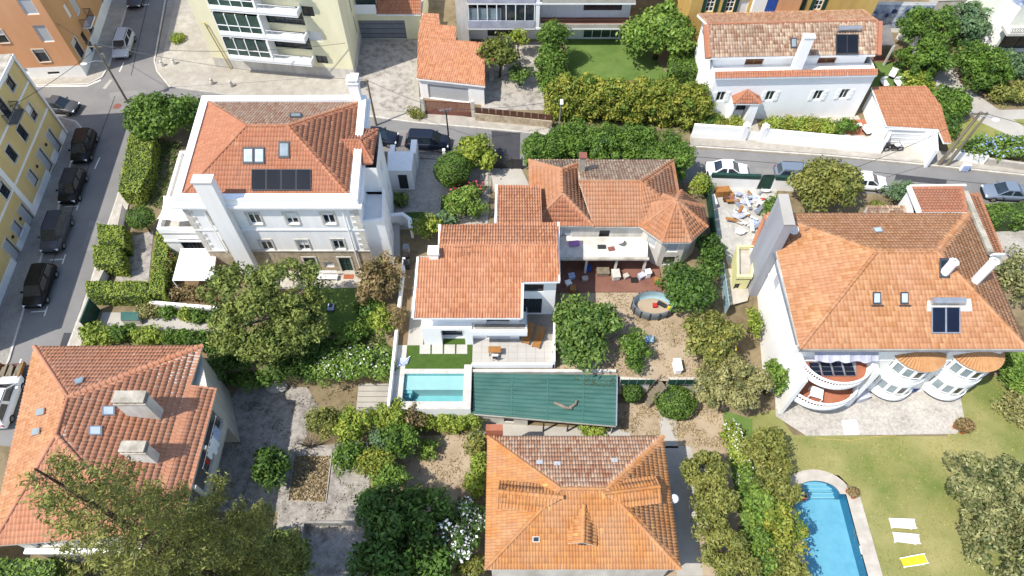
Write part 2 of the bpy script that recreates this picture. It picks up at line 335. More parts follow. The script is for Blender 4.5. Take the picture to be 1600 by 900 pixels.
# ---------------------------------------------------------------- walls with real openings
def V2(*a): return Vector(a)
def wpx(A, B, u, v):                     # where a photo pixel meets the wall plane A-B: distance along, height
    X = (B-A).normalized(); x = (u-800)/FPX; y = (450-v)/FPX
    d = Vector((x, math.cos(PITCH)+y*math.sin(PITCH), -math.sin(PITCH)+y*math.cos(PITCH)))
    n = Vector((X.y, -X.x)); t = A.dot(n)/(d.x*n.x+d.y*n.y)
    return Vector((d.x*t, d.y*t)).dot(X)-A.dot(X), CAM_H+d.z*t
STY = {  # frame material, pane material, vertical divisions, horizontal rails, surround material, sill, shutter
 'case': dict(fr='frame_white', pane='glass', nv=2, nh=[.78], sur='quoin', sw=.14),
 'plain': dict(fr='frame_white', pane='glass', nv=2, nh=[]),
 'dark': dict(fr='frame_dark', pane='glass', nv=1, nh=[], fw=.06),
 'dark2': dict(fr='frame_dark', pane='glass', nv=2, nh=[], fw=.06),
 'tall': dict(fr='frame_dark', pane='blind_grey', nv=1, nh=[], sur='quoin', sw=.1, fw=.07),
 'greyw': dict(fr='frame_dark', pane='glass', nv=1, nh=[.5], sur='quoin', sw=.12, fw=.05),
 'blind': dict(fr='frame_white', pane='blind', nv=1, nh=[]),
 'blindg': dict(fr='frame_white', pane='blind_grey', nv=1, nh=[]),
 'slide': dict(fr='frame_white', pane='glass_green', nv=4, nh=[]),
 'slided': dict(fr='frame_dark', pane='glass', nv=3, nh=[]),
 'door': dict(fr='frame_green', pane='green_dark', nv=2, nh=[.5], sur='quoin', sw=.16, name='door'),
 'wdoor': dict(fr='wood', pane='brown', nv=2, nh=[.5], name='door'),
 'gdoor': dict(fr='frame_dark', pane='grey_door', nv=1, nh=[.25, .5, .75], name='garage_door', fw=.04),
 'gdoorw': dict(fr='frame_white', pane='blind', nv=1, nh=[.25, .5, .75], name='garage_door', fw=.04),
 'shut': dict(fr='frame_white', pane='glass', nv=2, nh=[], shut='frame_white'),
 'shutg': dict(fr='frame_white', pane='glass', nv=2, nh=[.33, .66], shut='frame_green'),
 'white': dict(fr='frame_white', pane='plastic_white', nv=1, nh=[], name='door'),
 'dim': dict(fr='frame_dark', pane='metal_dark', nv=1, nh=[], name='opening'),
}
def window(root, A, X, s0, s1, z0, z1, style, depth=.16):
    st = STY[style]; fw = st.get('fw', .07); f = MB()
    w = lambda a, b, c, d_, n0=-depth+.01, n1=-depth+.07: f.wbox(A, X, a, b, n0, n1, c, d_)
    w(s0+.005, s0+fw, z0+.005, z1-.005); w(s1-fw, s1-.005, z0+.005, z1-.005); w(s0+fw, s1-fw, z0+.005, z0+fw); w(s0+fw, s1-fw, z1-fw, z1-.005)
    for k in range(1, st['nv']):
        x = s0+(s1-s0)*k/st['nv']; w(x-fw*.45, x+fw*.45, z0+fw, z1-fw)
    for h in st['nh']:
        zz = z0+(z1-z0)*h; w(s0+fw, s1-fw, zz-fw*.4, zz+fw*.4, -depth+.012, -depth+.06)
    o = f.build(st.get('name', 'window'), st['fr'], root)
    MB().wbox(A, X, s0+.01, s1-.01, -depth-.03, -depth+.02, z0+.01, z1-.01).build('panel' if 'name' in st else 'pane', st['pane'], o)
    if style in ('case', 'greyw', 'plain', 'dark2') and z1-z0 > .8 and random.random() < .5:
        k = random.choice((.3, .45, .6)); MB().wbox(A, X, s0+fw, s1-fw, -depth+.022, -depth+.034, z1-fw-(z1-z0-2*fw)*k, z1-fw).build('blind', random.choice(('blind', 'blind_grey')), o)
    if st.get('sur'):
        g = MB(); k = st['sw']
        g.wbox(A, X, s0-k, s0, .003, .05, z0-k*.6, z1+k); g.wbox(A, X, s1, s1+k, .003, .05, z0-k*.6, z1+k)
        g.wbox(A, X, s0, s1, .003, .05, z1, z1+k); g.wbox(A, X, s0, s1, .003, .09, z0-k*.6, z0)
        g.build('surround', st['sur'], o)
    if st.get('shut'):
        hw = (s1-s0)/2
        for a, b in ((s0-hw, s0-.03), (s1+.03, s1+hw)):
            g = MB().wbox(A, X, a, b, .01, .06, z0, z1)
            for k in range(1, 4): g.wbox(A, X, a+.06, b-.06, .06, .075, z0+(z1-z0)*(k-1)/3+.06, z0+(z1-z0)*k/3-.06)
            g.build('shutter', st['shut'], o)
    return o
def facade(root, A, B, z0, z1, ops, mat, depth=.16, name='wall'):
    A, B = Vector(A), Vector(B); X = (B-A).normalized(); Ln = (B-A).length; N_ = Vector((X.y, -X.x)); rects = []
    for op in ops:
        if op[0] == 'px': _, u, v, w, h, sty = op; s, z = wpx(A, B, u, v)
        else: s, z, w, h, sty = op
        s0, s1, a, b = max(s-w/2, .02), min(s+w/2, Ln-.02), max(z-h/2, z0+.02), min(z+h/2, z1-.02)
        if s1-s0 > .1 and b-a > .1: rects.append((s0, s1, a, b, sty))
    xs = sorted({0, Ln, *[r[0] for r in rects], *[r[1] for r in rects]}); zs = sorted({z0, z1, *[r[2] for r in rects], *[r[3] for r in rects]})
    m = MB(); p = lambda s, n, z: (*(A+X*s+N_*n), z)
    for i in range(len(xs)-1):
        for j in range(len(zs)-1):
            cx, cz = (xs[i]+xs[i+1])/2, (zs[j]+zs[j+1])/2
            if any(r[0] < cx < r[1] and r[2] < cz < r[3] for r in rects): continue
            m.poly([p(xs[i], 0, zs[j]), p(xs[i+1], 0, zs[j]), p(xs[i+1], 0, zs[j+1]), p(xs[i], 0, zs[j+1])])
    for s0, s1, a, b, _ in rects:
        d = -depth
        m.poly([p(s0, 0, a), p(s0, d, a), p(s0, d, b), p(s0, 0, b)][::-1]); m.poly([p(s1, 0, a), p(s1, d, a), p(s1, d, b), p(s1, 0, b)])
        m.poly([p(s0, 0, b), p(s0, d, b), p(s1, d, b), p(s1, 0, b)][::-1]); m.poly([p(s0, 0, a), p(s0, d, a), p(s1, d, a), p(s1, 0, a)])
    o = m.build(name, mat, root)
    for r in rects: window(root, A, X, *r, depth=depth)
    return o
def band(root, pts, z0, z1, out, mat, name='cornice', closed=True, inn=.0):   # a moulding that follows the walls
    m = MB(); n = len(pts)
    for k in range(n if closed else n-1):
        A, B = Vector(pts[k]), Vector(pts[(k+1) % n]); X = (B-A).normalized(); m.wbox(A, X, -out*.98, (B-A).length+out*.98, .004-inn, out, z0+.0007*k, z1+.0013*k)
    return m.build(name, mat, root)
# ---------------------------------------------------------------- tiled roofs
PX = np.array([0, .16, .36, .56, .74, 1.]); PZ = np.array([.0, .75, 1., .75, .0, .0])
def tile_faces(faces, tw, tl, amp=.055, step=.035):
    VV, FF, TT, bmx = [], [], [], bmesh.new(); lay = bmx.faces.layers.float.new('tint'); base = 0
    for pts in faces:
        pts = [Vector(p) for p in pts]; n = Vector((0, 0, 0))
        for k in range(len(pts)): n += (pts[k]-pts[0]).cross(pts[(k+1) % len(pts)]-pts[0])
        n.normalize()
        if n.z < 0: n = -n; pts = pts[::-1]
        X = n.cross(Vector((0, 0, 1)))
        X = Vector((-X.x, -X.y, -X.z)) if X.length > 1e-4 else Vector((1, 0, 0)); X.normalize(); T = n.cross(X)   # T up the slope
        if T.z < 0: T = -T; X = -X
        lo = min(p.dot(T) for p in pts); O = T*lo + n*pts[0].dot(n)
        L2 = np.array([[(p-O).dot(X), (p-O).dot(T)] for p in pts])
        # edge half planes in the roof plane
        cen = L2.mean(0); edges = []
        for k in range(len(L2)):
            a, b = L2[k], L2[(k+1) % len(L2)]; d = b-a; nn = np.array([-d[1], d[0]])/(np.hypot(*d)+1e-9)
            if nn @ (cen-a) < 0: nn = -nn
            if np.hypot(*d) > .02: edges.append((a, nn))
        x0, x1 = L2[:, 0].min(), L2[:, 0].max(); y1 = L2[:, 1].max()
        I = np.arange(math.floor(x0/tw)-1, math.ceil(x1/tw)+1); J = np.arange(0, math.ceil(y1/tl)+1)
        gi, gj = np.meshgrid(I, J, indexing='ij'); gx = gi.ravel()*tw; gy = gj.ravel()*tl
        dmin = np.full(len(gx), 1e9)
        for a, nn in edges:
            c4 = np.stack([(gx+ox-a[0])*nn[0]+(gy+oy-a[1])*nn[1] for ox in (0, tw) for oy in (0, tl)])
            dmin = np.minimum(dmin, np.where(c4.max(0) < 0, -9, c4.min(0)))
        for inside in (True, False):
            k = (dmin >= -1e-6) if inside else ((dmin < -1e-6) & (dmin > -8.5)); m = int(k.sum())
            if not m: continue
            bx, by = gx[k], gy[k]; jx = rng.normal(0, .006, m); jh = rng.normal(0, .006, m)
            loc = np.zeros((m, 18, 3)); sx = PX*tw
            for r, (yy, hh) in enumerate(((tl*1.0, .0), (0., step), (0., -.01))):
                loc[:, r*6:r*6+6, 0] = bx[:, None]+sx+jx[:, None]; loc[:, r*6:r*6+6, 1] = (by+yy)[:, None]
                loc[:, r*6:r*6+6, 2] = (PZ*amp+hh+.01) if r < 2 else -.01
                if r < 2: loc[:, r*6:r*6+6, 2] += jh[:, None]
            Wd = np.array(O)+loc[..., :1]*np.array(X)+loc[..., 1:2]*np.array(T)+loc[..., 2:]*np.array(n)
            q = []
            for c in range(5): q.append([6+c, 7+c, 1+c, c]); q.append([12+c, 13+c, 7+c, 6+c])
            q = np.array(q); t = rng.random(m)
            if inside:
                FF.append((q[None]+18*np.arange(m)[:, None, None]+base).reshape(-1, 4)); VV.append(Wd.reshape(-1, 3)); TT.append(np.repeat(t, 10)); base += 18*m
            else:
                b2 = bmesh.new(); ly = b2.faces.layers.float.new('tint')
                vs = [b2.verts.new(p) for p in Wd.reshape(-1, 3)]
                for i in range(m):
                    for f in q:
                        fc = b2.faces.new([vs[18*i+j] for j in f]); fc[ly] = t[i]
                for a, nn in edges:
                    co = O+X*float(a[0])+T*float(a[1]); no = X*float(-nn[0])+T*float(-nn[1])
                    bmesh.ops.bisect_plane(b2, geom=list(b2.verts)+list(b2.edges)+list(b2.faces), plane_co=co, plane_no=no, clear_outer=True)
                mm = bpy.data.meshes.new('x'); b2.to_mesh(mm); b2.free(); bmx.from_mesh(mm); bpy.data.meshes.remove(mm)
    if VV:
        me = bpy.data.meshes.new('x'); V = np.concatenate(VV).astype(np.float32); F = np.concatenate(FF).astype(np.int32)
        me.vertices.add(len(V)); me.vertices.foreach_set('co', V.ravel()); me.loops.add(F.size); me.loops.foreach_set('vertex_index', F.ravel())
        me.polygons.add(len(F)); me.polygons.foreach_set('loop_start', np.arange(0, F.size, 4, dtype=np.int32))
        a = me.attributes.new('tint', 'FLOAT', 'FACE'); a.data.foreach_set('value', np.concatenate(TT).astype(np.float32)); me.update(calc_edges=True)
        bmx.from_mesh(me); bpy.data.meshes.remove(me)
    out = bpy.data.meshes.new('roof_tiles'); bmx.to_mesh(out); bmx.free(); return out
def ridge_mesh(lines, r=.14, seg=.42):
    V, F, T = [], [], []
    for p, q in lines:
        p, q = Vector(p), Vector(q); L_ = (q-p).length; n = max(1, round(L_/seg)); d = (q-p)/n; dn = d.normalized()
        a = dn.cross(Vector((0, 0, 1))).normalized(); b = a.cross(dn)
        if b.z < 0: b = -b
        for k in range(n):
            tt = rng.random(); o = len(V)
            for e, rr, up in ((0, r*1.12, .05), (1.04, r*.92, .03)):
                for j in range(6):
                    an = math.pi*(j/5*1.16-.08); V.append(p+d*(k+e)+a*(math.cos(an)*rr)+b*(math.sin(an)*rr*.8+up-.03))
            for j in range(5): F.append((o+j, o+j+1, o+7+j, o+6+j)); T.append(tt)
            F.append((o, o+1, o+4, o+5)); T.append(tt)
    return np.array([tuple(v) for v in V]), np.array(F), np.array(T)
def roof(root, faces, mat, ridges=(), tw=.23, tl=.4, thick=.16, deck='white', amp=.07, step=.035, matr=None, rr=.14):
    m = MB()
    for pts in faces:
        pts = [Vector(p) for p in pts]; k = len(pts); area = sum((pts[i].x*pts[(i+1) % k].y-pts[(i+1) % k].x*pts[i].y) for i in range(k))
        if area < 0: pts = pts[::-1]
        i0 = len(m.v)
        for p in pts: m.v.append((p.x, p.y, p.z-.03))
        for p in pts: m.v.append((p.x, p.y, p.z-.03-thick))
        m.f.append([i0+i for i in range(k)]); m.f.append([i0+k+i for i in range(k)][::-1])
        for i in range(k): m.f.append([i0+i, i0+k+i, i0+k+(i+1) % k, i0+(i+1) % k])
    d = m.build('roof', deck, root)
    groups = {}
    for i, f in enumerate(faces): groups.setdefault(mat if isinstance(mat, str) else mat[i], []).append(f)
    for mt, fs in groups.items():
        o = finish(tile_faces(fs, tw, tl, amp, step), 'roof_tiles', mt, d); o['kind'] = 'stuff'
    if ridges:
        V, F, T = ridge_mesh(ridges, rr); o = npmesh('ridge_tiles', V, F, T, matr or (mat if isinstance(mat, str) else mat[0]), d); o['kind'] = 'stuff'
    return d
def hip(x0, x1, y0, y1, ze, xa, xb, yr, zr, yb=None):   # hipped rectangle with the ridge from xa to xb
    yb = yr if yb is None else yb
    A, B, Cc, D = (x0, y0, ze), (x1, y0, ze), (x1, y1, ze), (x0, y1, ze); E, Fp = (xa, yr, zr), (xb, yb, zr)
    return [[A, B, Fp, E], [B, Cc, Fp], [Cc, D, E, Fp], [D, A, E]], [(A, E), (B, Fp), (Cc, Fp), (D, E), (E, Fp)]
# ---------------------------------------------------------------- foliage
def leaves(C_, Nn, size, aspect=.55, jit=.7):
    m = len(C_); Nn = Nn+rng.normal(0, jit, (m, 3)); Nn /= np.linalg.norm(Nn, axis=1)[:, None]+1e-9
    r = rng.normal(0, 1, (m, 3)); a = np.cross(Nn, r); a /= np.linalg.norm(a, axis=1)[:, None]+1e-9; b = np.cross(Nn, a)
    s = size*rng.uniform(.5, 1.55, (m, 1)); a = a*s; b = b*s*aspect
    V = np.stack([C_-a*.9, C_-b*.8+Nn*s*.12, C_+a, C_+b*.8+Nn*s*.12], 1)
    return V.reshape(-1, 3), np.arange(4*m).reshape(m, 4)
def rdir(n): v = rng.normal(0, 1, (n, 3)); return v/np.linalg.norm(v, axis=1)[:, None]
def crown_pts(lobes, nclump, cr, dens, low=-.55):
    """lobes: (centre, radii). Leaf clumps spread through the lobes; leaves on the shell of each clump."""
    vol = np.array([r[0]*r[1]+r[1]*r[2]+r[0]*r[2] for _, r in lobes]); cs, rs = [], []
    for (c, r), w in zip(lobes, vol/vol.sum()):
        n = max(3, int(nclump*w)); d = rdir(n*3); d = d[d[:, 2] > low][:n]; k = rng.uniform(.55, 1, (len(d), 1))**.6
        cs.append(np.array(c)+d*np.array(r)*k*.88); rs.append(cr*rng.uniform(.45, 1.5, len(d)))
    cs = np.concatenate(cs); rs = np.concatenate(rs); kp = rng.random(len(cs)) > .1; cs, rs = cs[kp], rs[kp]; an = rng.uniform(.65, 1.4, (len(cs), 3))*np.array([1, 1, .8]); m = np.maximum(4, (dens*rs**2).astype(int)); idx = np.repeat(np.arange(len(cs)), m)
    d = rdir(len(idx)); k = rng.uniform(.35, 1, (len(idx), 1))**.5*np.where(rng.random((len(idx), 1)) < .07, 1.4, 1); pts = cs[idx]+d*rs[idx][:, None]*k*an[idx]
    tint = np.clip(.5+(rng.normal(0, .22, len(cs))[idx])+rng.normal(0, .2, len(idx)), 0, 1)
    return pts, d+np.array([0, 0, .35]), tint, cs
def foliage(name, lobes, mat, parent=None, nclump=60, cr=.7, dens=190, leaf=.17, aspect=.55, low=-.55, jit=.7):
    p, n, t, cs = crown_pts(lobes, nclump, cr, dens, low); V, F = leaves(p, n, leaf, aspect, jit)
    return npmesh(name, V, F, t, mat, parent), cs
def tree(name, label, u, v, zc, r, zb, mat, leaf=.17, cr=.7, nclump=70, dens=190, lobes=None, trunk=.16, bark='bark', flowers=None, low=-.55, cat='tree', group=None, limbs=10, lean=(0, 0), jit=.7):
    c = P(u, v, zc); r = r if isinstance(r, tuple) else (r, r, r*.85)
    if lobes is None:
        lobes = [((c.x, c.y, c.z), (r[0]*.8, r[1]*.8, r[2]*.85))]; k = 5
        for i in range(k):
            a = 2*math.pi*i/k+random.uniform(-.5, .5); q = random.uniform(.42, .6)
            lobes.append(((c.x+math.cos(a)*r[0]*.55, c.y+math.sin(a)*r[1]*.55, c.z+random.uniform(-.3, .35)*r[2]), (r[0]*q, r[1]*q, r[2]*q)))
    else: lobes = [((c.x+a, c.y+b, c.z+d), rr) for a, b, d, rr in lobes]
    root = thing(name, label, cat, (c.x+lean[0], c.y+lean[1], zb), group)
    _, cs = foliage('crown', lobes, mat, root, nclump, cr, dens, leaf, low=low, jit=jit)
    m = MB(); b = Vector((c.x+lean[0], c.y+lean[1], zb)); t = Vector((c.x, c.y, c.z-r[2]*.2)); mid = b.lerp(t, .55)+Vector((random.uniform(-.2, .2), random.uniform(-.2, .2), 0))
    m.tube([b, b.lerp(mid, .5), mid, t], [trunk*1.3, trunk, trunk*.8, trunk*.5], 7)
    for i in rng.choice(len(cs), min(limbs, len(cs)), replace=False):
        e = Vector(cs[i]); s0 = mid.lerp(t, random.uniform(0, .8)); m.tube([s0, s0.lerp(e, .5)+Vector((0, 0, .15)), e], [trunk*.45, trunk*.28, trunk*.08], 5, False)
    m.build('trunk', bark, root, smooth=True)
    if flowers:
        fm, fn, fs = flowers; k = rng.choice(len(cs), fn); d = rdir(fn); d[:, 2] = np.abs(d[:, 2]); V, F = leaves(cs[k]+d*cr*1.02, d, fs, .8); o = npmesh('blossoms', V, F, rng.random(fn), fm, root); o['kind'] = 'stuff'
    return root
def hedge(name, label, poly, z0, z1, mat, leaf=.1, dens=70, bulge=.12, cat='hedge', group=None, round_=.0, core='leaf_core', puff=0., flowers=None):
    """clipped hedge: polygon footprint, leaves over its faces and a twiggy core"""
    poly = [Vector((p[0], p[1])) for p in poly]; n = len(poly)
    if sum(poly[k].x*poly[(k+1) % n].y-poly[(k+1) % n].x*poly[k].y for k in range(n)) < 0: poly = poly[::-1]
    c = sum(poly, Vector((0, 0)))/n; root = thing(name, label, cat, (c.x, c.y, z0), group)
    pts, nrm = [], []
    for k in range(n):
        A, B = poly[k], poly[(k+1) % n]; L_ = (B-A).length; m = int(L_*(z1-z0)*dens); X = (B-A)/L_; N_ = np.array([X.y, -X.x, 0])
        s = rng.random(m)*L_; z = z0+(z1-z0)*rng.random(m)
        pts.append(np.stack([A.x+X.x*s, A.y+X.y*s, z], 1)-N_*.04); nrm.append(np.repeat(N_[None], m, 0))
    xs = [p.x for p in poly]; ys = [p.y for p in poly]; m = int((max(xs)-min(xs))*(max(ys)-min(ys))*dens*1.15)
    q = np.stack([rng.uniform(min(xs), max(xs), m), rng.uniform(min(ys), max(ys), m)], 1); ins = np.zeros(m, bool)
    for k in range(n):
        A, B = poly[k], poly[(k+1) % n]
        with np.errstate(divide='ignore', invalid='ignore'):
            ins ^= ((A.y > q[:, 1]) != (B.y > q[:, 1])) & (q[:, 0] < (B.x-A.x)*(q[:, 1]-A.y)/(B.y-A.y+1e-12)+A.x)
    q = q[ins]; pts.append(np.column_stack([q, np.full(len(q), z1)])); nrm.append(np.repeat(np.array([[0, 0, 1.]]), len(q), 0))
    p = np.concatenate(pts); nn = np.concatenate(nrm)
    w = np.sin(p[:, 0]*2.3+1)*np.sin(p[:, 1]*1.9)*.5+np.sin(p[:, 0]*5.1)*np.sin(p[:, 1]*4.3+2)*.35+np.sin(p[:, 2]*4)*.2
    p = p+nn*(w[:, None]*(bulge+puff))+rng.normal(0, .035+puff*.25, p.shape)
    if round_:
        ex = np.clip((p[:, 2]-(z1-round_))/round_, 0, 1); cc = np.array([c.x, c.y]); p[:, :2] = p[:, :2]-(p[:, :2]-cc)/np.maximum(np.linalg.norm(p[:, :2]-cc, axis=1), .3)[:, None]*(ex**2*round_*.6)[:, None]
    t = np.clip(.5+.25*np.sin(p[:, 0]*1.7+p[:, 2])*np.cos(p[:, 1]*1.3)+rng.normal(0, .2, len(p)), 0, 1)
    V, F = leaves(p, nn+np.array([0, 0, .2]), leaf, .6, .75); npmesh('leaves', V, F, t, mat, root)
    ins_ = [c+(q_-c)*(1-min(.3, .14/max(.2, (q_-c).length))) for q_ in poly]
    MB().prism(ins_, z0, z1-.12, False).build('branches', core, root)
    if flowers:
        fm, fn, fs = flowers; k = rng.choice(len(p), fn); V, F = leaves(p[k]+nn[k]*.06, nn[k], fs, .8); o = npmesh('blossoms', V, F, rng.random(fn), fm, root); o['kind'] = 'stuff'
    return root
mk('leaf_core', '#2e3d1c', '#3f4f26', 3, .9)
def hstrip(pts, w, closed=False):        # footprint of a strip of width w along points
    pts = [Vector((p[0], p[1])) for p in pts]; l, r = [], []
    for k, p in enumerate(pts):
        d = (pts[min(k+1, len(pts)-1)]-pts[max(k-1, 0)]).normalized(); n = Vector((-d.y, d.x))*w/2; l.append(p+n); r.append(p-n)
    return r+l[::-1]
def shrub(label, u, v, zc, r, zb, mat, name='shrub', cat='shrub', **k):
    k.setdefault('cr', .45); k.setdefault('leaf', .13); k.setdefault('nclump', 40); k.setdefault('dens', 260); k.setdefault('trunk', .06); k.setdefault('limbs', 3); k.setdefault('low', -.3)
    return tree(name, label, u, v, zc, r, zb, mat, cat=cat, **k)
def ballbush(label, u, v, zc, r, zb, mat, name='clipped_bush', cat='bush', leaf=.09, dens=110, trunk=True):
    c = P(u, v, zc); r = r if isinstance(r, tuple) else (r, r, r); root = thing(name, label, cat, (c.x, c.y, zb)); n = int(dens*4*3.14*(r[0]*r[1]+r[0]*r[2]+r[1]*r[2])/3)
    d = rdir(n); w = 1+.05*np.sin(d[:, 0]*5+u)*np.sin(d[:, 1]*6)+.03*np.sin(d[:, 2]*9)+rng.normal(0, .025, n); p = np.array(c)+d*np.array(r)*w[:, None]; k = p[:, 2] > zb
    p, d = p[k], d[k]; V, F = leaves(p, d, leaf, .6, .6); npmesh('crown', V, F, np.clip(.5+.2*np.sin(d[:, 0]*4)*np.cos(d[:, 1]*5)+rng.normal(0, .22, len(p)), 0, 1), mat, root)
    MB().ball(c, (r[0]*.9, r[1]*.9, r[2]*.9)).build('branches', 'leaf_core', root, smooth=True)
    if trunk and c.z-r[2] > zb: MB().tube([(c.x, c.y, zb), (c.x, c.y, c.z)], .1, 6).build('trunk', 'bark', root)
    return root
# ---------------------------------------------------------------- ground sheets
def sheet(name, pts, z, mat, parent=None, thick=0):
    m = MB()
    if thick: m.prism(pts, z-thick, z)
    else:
        n = len(pts); a = sum(pts[k][0]*pts[(k+1) % n][1]-pts[(k+1) % n][0]*pts[k][1] for k in range(n)); q = pts if a > 0 else pts[::-1]
        m.poly([(p[0], p[1], z) for p in q])
    o = m.build(name, mat, parent)
    if parent is None: struct(o)
    return o
def px(z, *uv): return [P2(u, v, z) for u, v in uv]
def lowwall(name, label, pts, z0, z1, w, mat, cap=None, cat='wall', capw=.06, group=None):
    pts = [Vector((p[0], p[1])) for p in pts]; c = pts[len(pts)//2]; root = thing(name, label, cat, (c.x, c.y, z0), group)
    MB().prism(hstrip(pts, w), z0, z1).build('wall', mat, root)
    if cap: MB().prism(hstrip(pts, w+capw*2), z1+.002, z1+.07).build('coping', cap, root)
    return root
# ---------------------------------------------------------------- terrain, roads, pavements
def gz(x, y):
    k = min(max((x-17.)/2.5, 0), 1); y0 = 26.7+.5*k; y1 = 27.2+9.5*k
    t = min(max((y-y0)/(y1-y0), 0), 1); t = t*t*(3-2*t)
    l = min(max((-37.2-x)/.6, 0), 1)
    return U*max(t, l)
gx = sorted(set([-900, -500, -300, -180, -120, -90] + [x for x in np.arange(-75, 75.1, 1.5)] + [21.7, 26.8] + [-37.8, -37.2, 16.5, 17, 17.6, 18.2, 19, 19.5] + [90, 120, 180, 300, 500, 900]))
gy = sorted(set([-500, -200, -80, -30, -10, 3.6, 18.9] + list(np.arange(0, 26, 2.)) + [26.4, 26.7, 26.85, 26.95, 27.05, 27.2, 27.5] + list(np.arange(28, 40, .75)) + list(np.arange(40, 100, 3.)) + [110, 140, 200, 350, 600, 1000]))
V = [(x, y, gz(x, y)) for y in gy for x in gx]; nx = len(gx)
F = [(j*nx+i, j*nx+i+1, (j+1)*nx+i+1, (j+1)*nx+i) for j in range(len(gy)-1) for i in range(nx-1) if not (21.7 <= gx[i] and gx[i+1] <= 26.8 and 3.6 <= gy[j] and gy[j+1] <= 18.9)]   # the swimming pool is dug here
struct(npmesh('ground', V, F, None, 'earth'))
Z1, Z2 = U+.02, U+.12
# street on the left, crossing and street up to the orange building
sheet('street', px(Z1, (-60, 690), (13, 563), (37, 483), (65, 400), (90, 330), (106, 270), (120, 222), (133, 205), (118, 188), (85, 181), (20, 165), (-40, 150), (-40, 137), (45, 134), (140, 131), (160, 120), (172, 100), (203, 0), (212, -40), (272, -40), (262, 0), (240, 95), (243, 112), (262, 135), (300, 160), (280, 200), (222, 200), (205, 235), (193, 280), (187, 305), (170, 350), (152, 410), (140, 440), (118, 505), (95, 560), (70, 640), (40, 700)), Z1, 'asphalt')
sheet('road', px(Z1+.004, (262, 135), (420, 158), (560, 181), (650, 193), (745, 201), (880, 214), (1085, 232), (1300, 246), (1450, 260), (1600, 276), (1720, 290), (1720, 345), (1600, 322), (1360, 303), (1085, 288), (880, 264), (812, 263), (740, 246), (600, 240), (480, 222), (300, 192), (255, 165)), Z1+.004, 'asphalt')
sheet('road_patch', px(Z1+.008, (768, 204), (813, 208), (812, 260), (768, 256)), Z1+.008, 'asphalt_new')
# pale crossing stripes where the two streets meet
for k, q in enumerate([((160, 138), (172, 124), (176, 125), (165, 139)), ((48, 134), (135, 133), (157, 124), (158, 126), (136, 135), (48, 136))]):
    sheet('road_marking', px(Z1+.012, *q), Z1+.012, 'road_paint' if k else 'concrete')
# parking bay ticks
for a in [(122, 322), (100, 405), (72, 486), (30, 570)]:
    p = P2(a[0], a[1], Z1); d = Vector((1.22, -15.81)).normalized(); n = Vector((-d.y, d.x))
    sheet('parking_mark', [p-n*.06-d*.55, p+n*.06-d*.55, p+n*.06+d*.55, p-n*.06+d*.55], Z1+.013, 'road_paint')
    sheet('parking_mark', [p-n*1.3-d*.06, p-n*.06-d*.06, p-n*.06+d*.06, p-n*1.3+d*.06], Z1+.013, 'road_paint')
for a in [(190, 105), (152, 255)]:
    p = P2(a[0], a[1], Z1); sheet('parking_mark', [p+V2(-.07, -.8), p+V2(.07, -.8), p+V2(.07, .8), p+V2(-.07, .8)], Z1+.013, 'road_paint')
sheet('lane_edge_mark', px(Z1+.013, (222, 7), (232, 6), (233, 7.5), (222, 8.5)), Z1+.013, 'road_paint')
def pavement(name, pts, mat, kerb=None, z=Z2):
    o = sheet(name, pts, z, mat, thick=.11)
    if kerb: struct(MB().prism(hstrip(kerb, .17), U, z+.012).build('kerb', 'kerb'))
    return o
pavement('pavement', px(Z2, (-80, 690), (13, 563), (37, 483), (65, 400), (90, 330), (106, 270), (120, 222), (131, 206), (118, 190), (85, 182), (60, 176), (-30, 300), (-90, 470)), 'pave_grey', px(Z2, (-60, 690), (13, 563), (37, 483), (65, 400), (90, 330), (106, 270), (120, 222), (132, 205), (118, 189), (85, 181)))
pavement('pavement', px(Z2, (-40, 136), (45, 133), (138, 130), (158, 120), (170, 100), (200, 0), (210, -40), (150, -40), (120, 90), (-40, 110)), 'calcada', px(Z2, (-40, 137), (45, 133.5), (138, 130.5), (159, 120), (171, 100), (201, 0), (210, -40)))
pavement('pavement', px(Z2, (277, -40), (268, 0), (243, 95), (246, 110), (266, 134), (420, 155), (560, 178), (650, 190), (745, 198), (870, 210), (872, 200), (742, 184), (657, 172), (652, 100), (656, 62), (563, 60), (540, -40)), 'calcada', px(Z2, (268, -40), (258, 0), (241, 95), (245, 111), (265, 135), (420, 156), (560, 179), (650, 191), (745, 199), (870, 211)))
sheet('forecourt', px(Z2+.006, (560, 62), (652, 62), (646, 150), (640, 178), (600, 170), (562, 130)), Z2+.006, 'calcada_dirty')
sheet('kerb_strip', px(Z2+.006, (277, -40), (262, 0), (244, 96), (246, 100), (252, 100), (282, -40)), Z2+.004, 'pave_grey')
pavement('pavement', px(Z2, (1078, 226), (1300, 241), (1450, 255), (1600, 271), (1720, 284), (1720, 270), (1600, 258), (1465, 235), (1460, 225), (1385, 222), (1380, 228), (1078, 208)), 'calcada', px(Z2, (1078, 228), (1300, 243), (1450, 257), (1600, 273), (1720, 286)))
pavement('pavement', px(Z2, (212, 196), (190, 290), (183, 312), (165, 365), (148, 425), (130, 480), (100, 560), (60, 660), (85, 660), (118, 560), (138, 510), (160, 440), (178, 395), (196, 340), (205, 300), (222, 215)), 'stone_pale', px(Z2, (211, 196), (189, 290), (182, 312), (164, 365), (147, 425), (129, 480), (99, 560), (60, 660)))
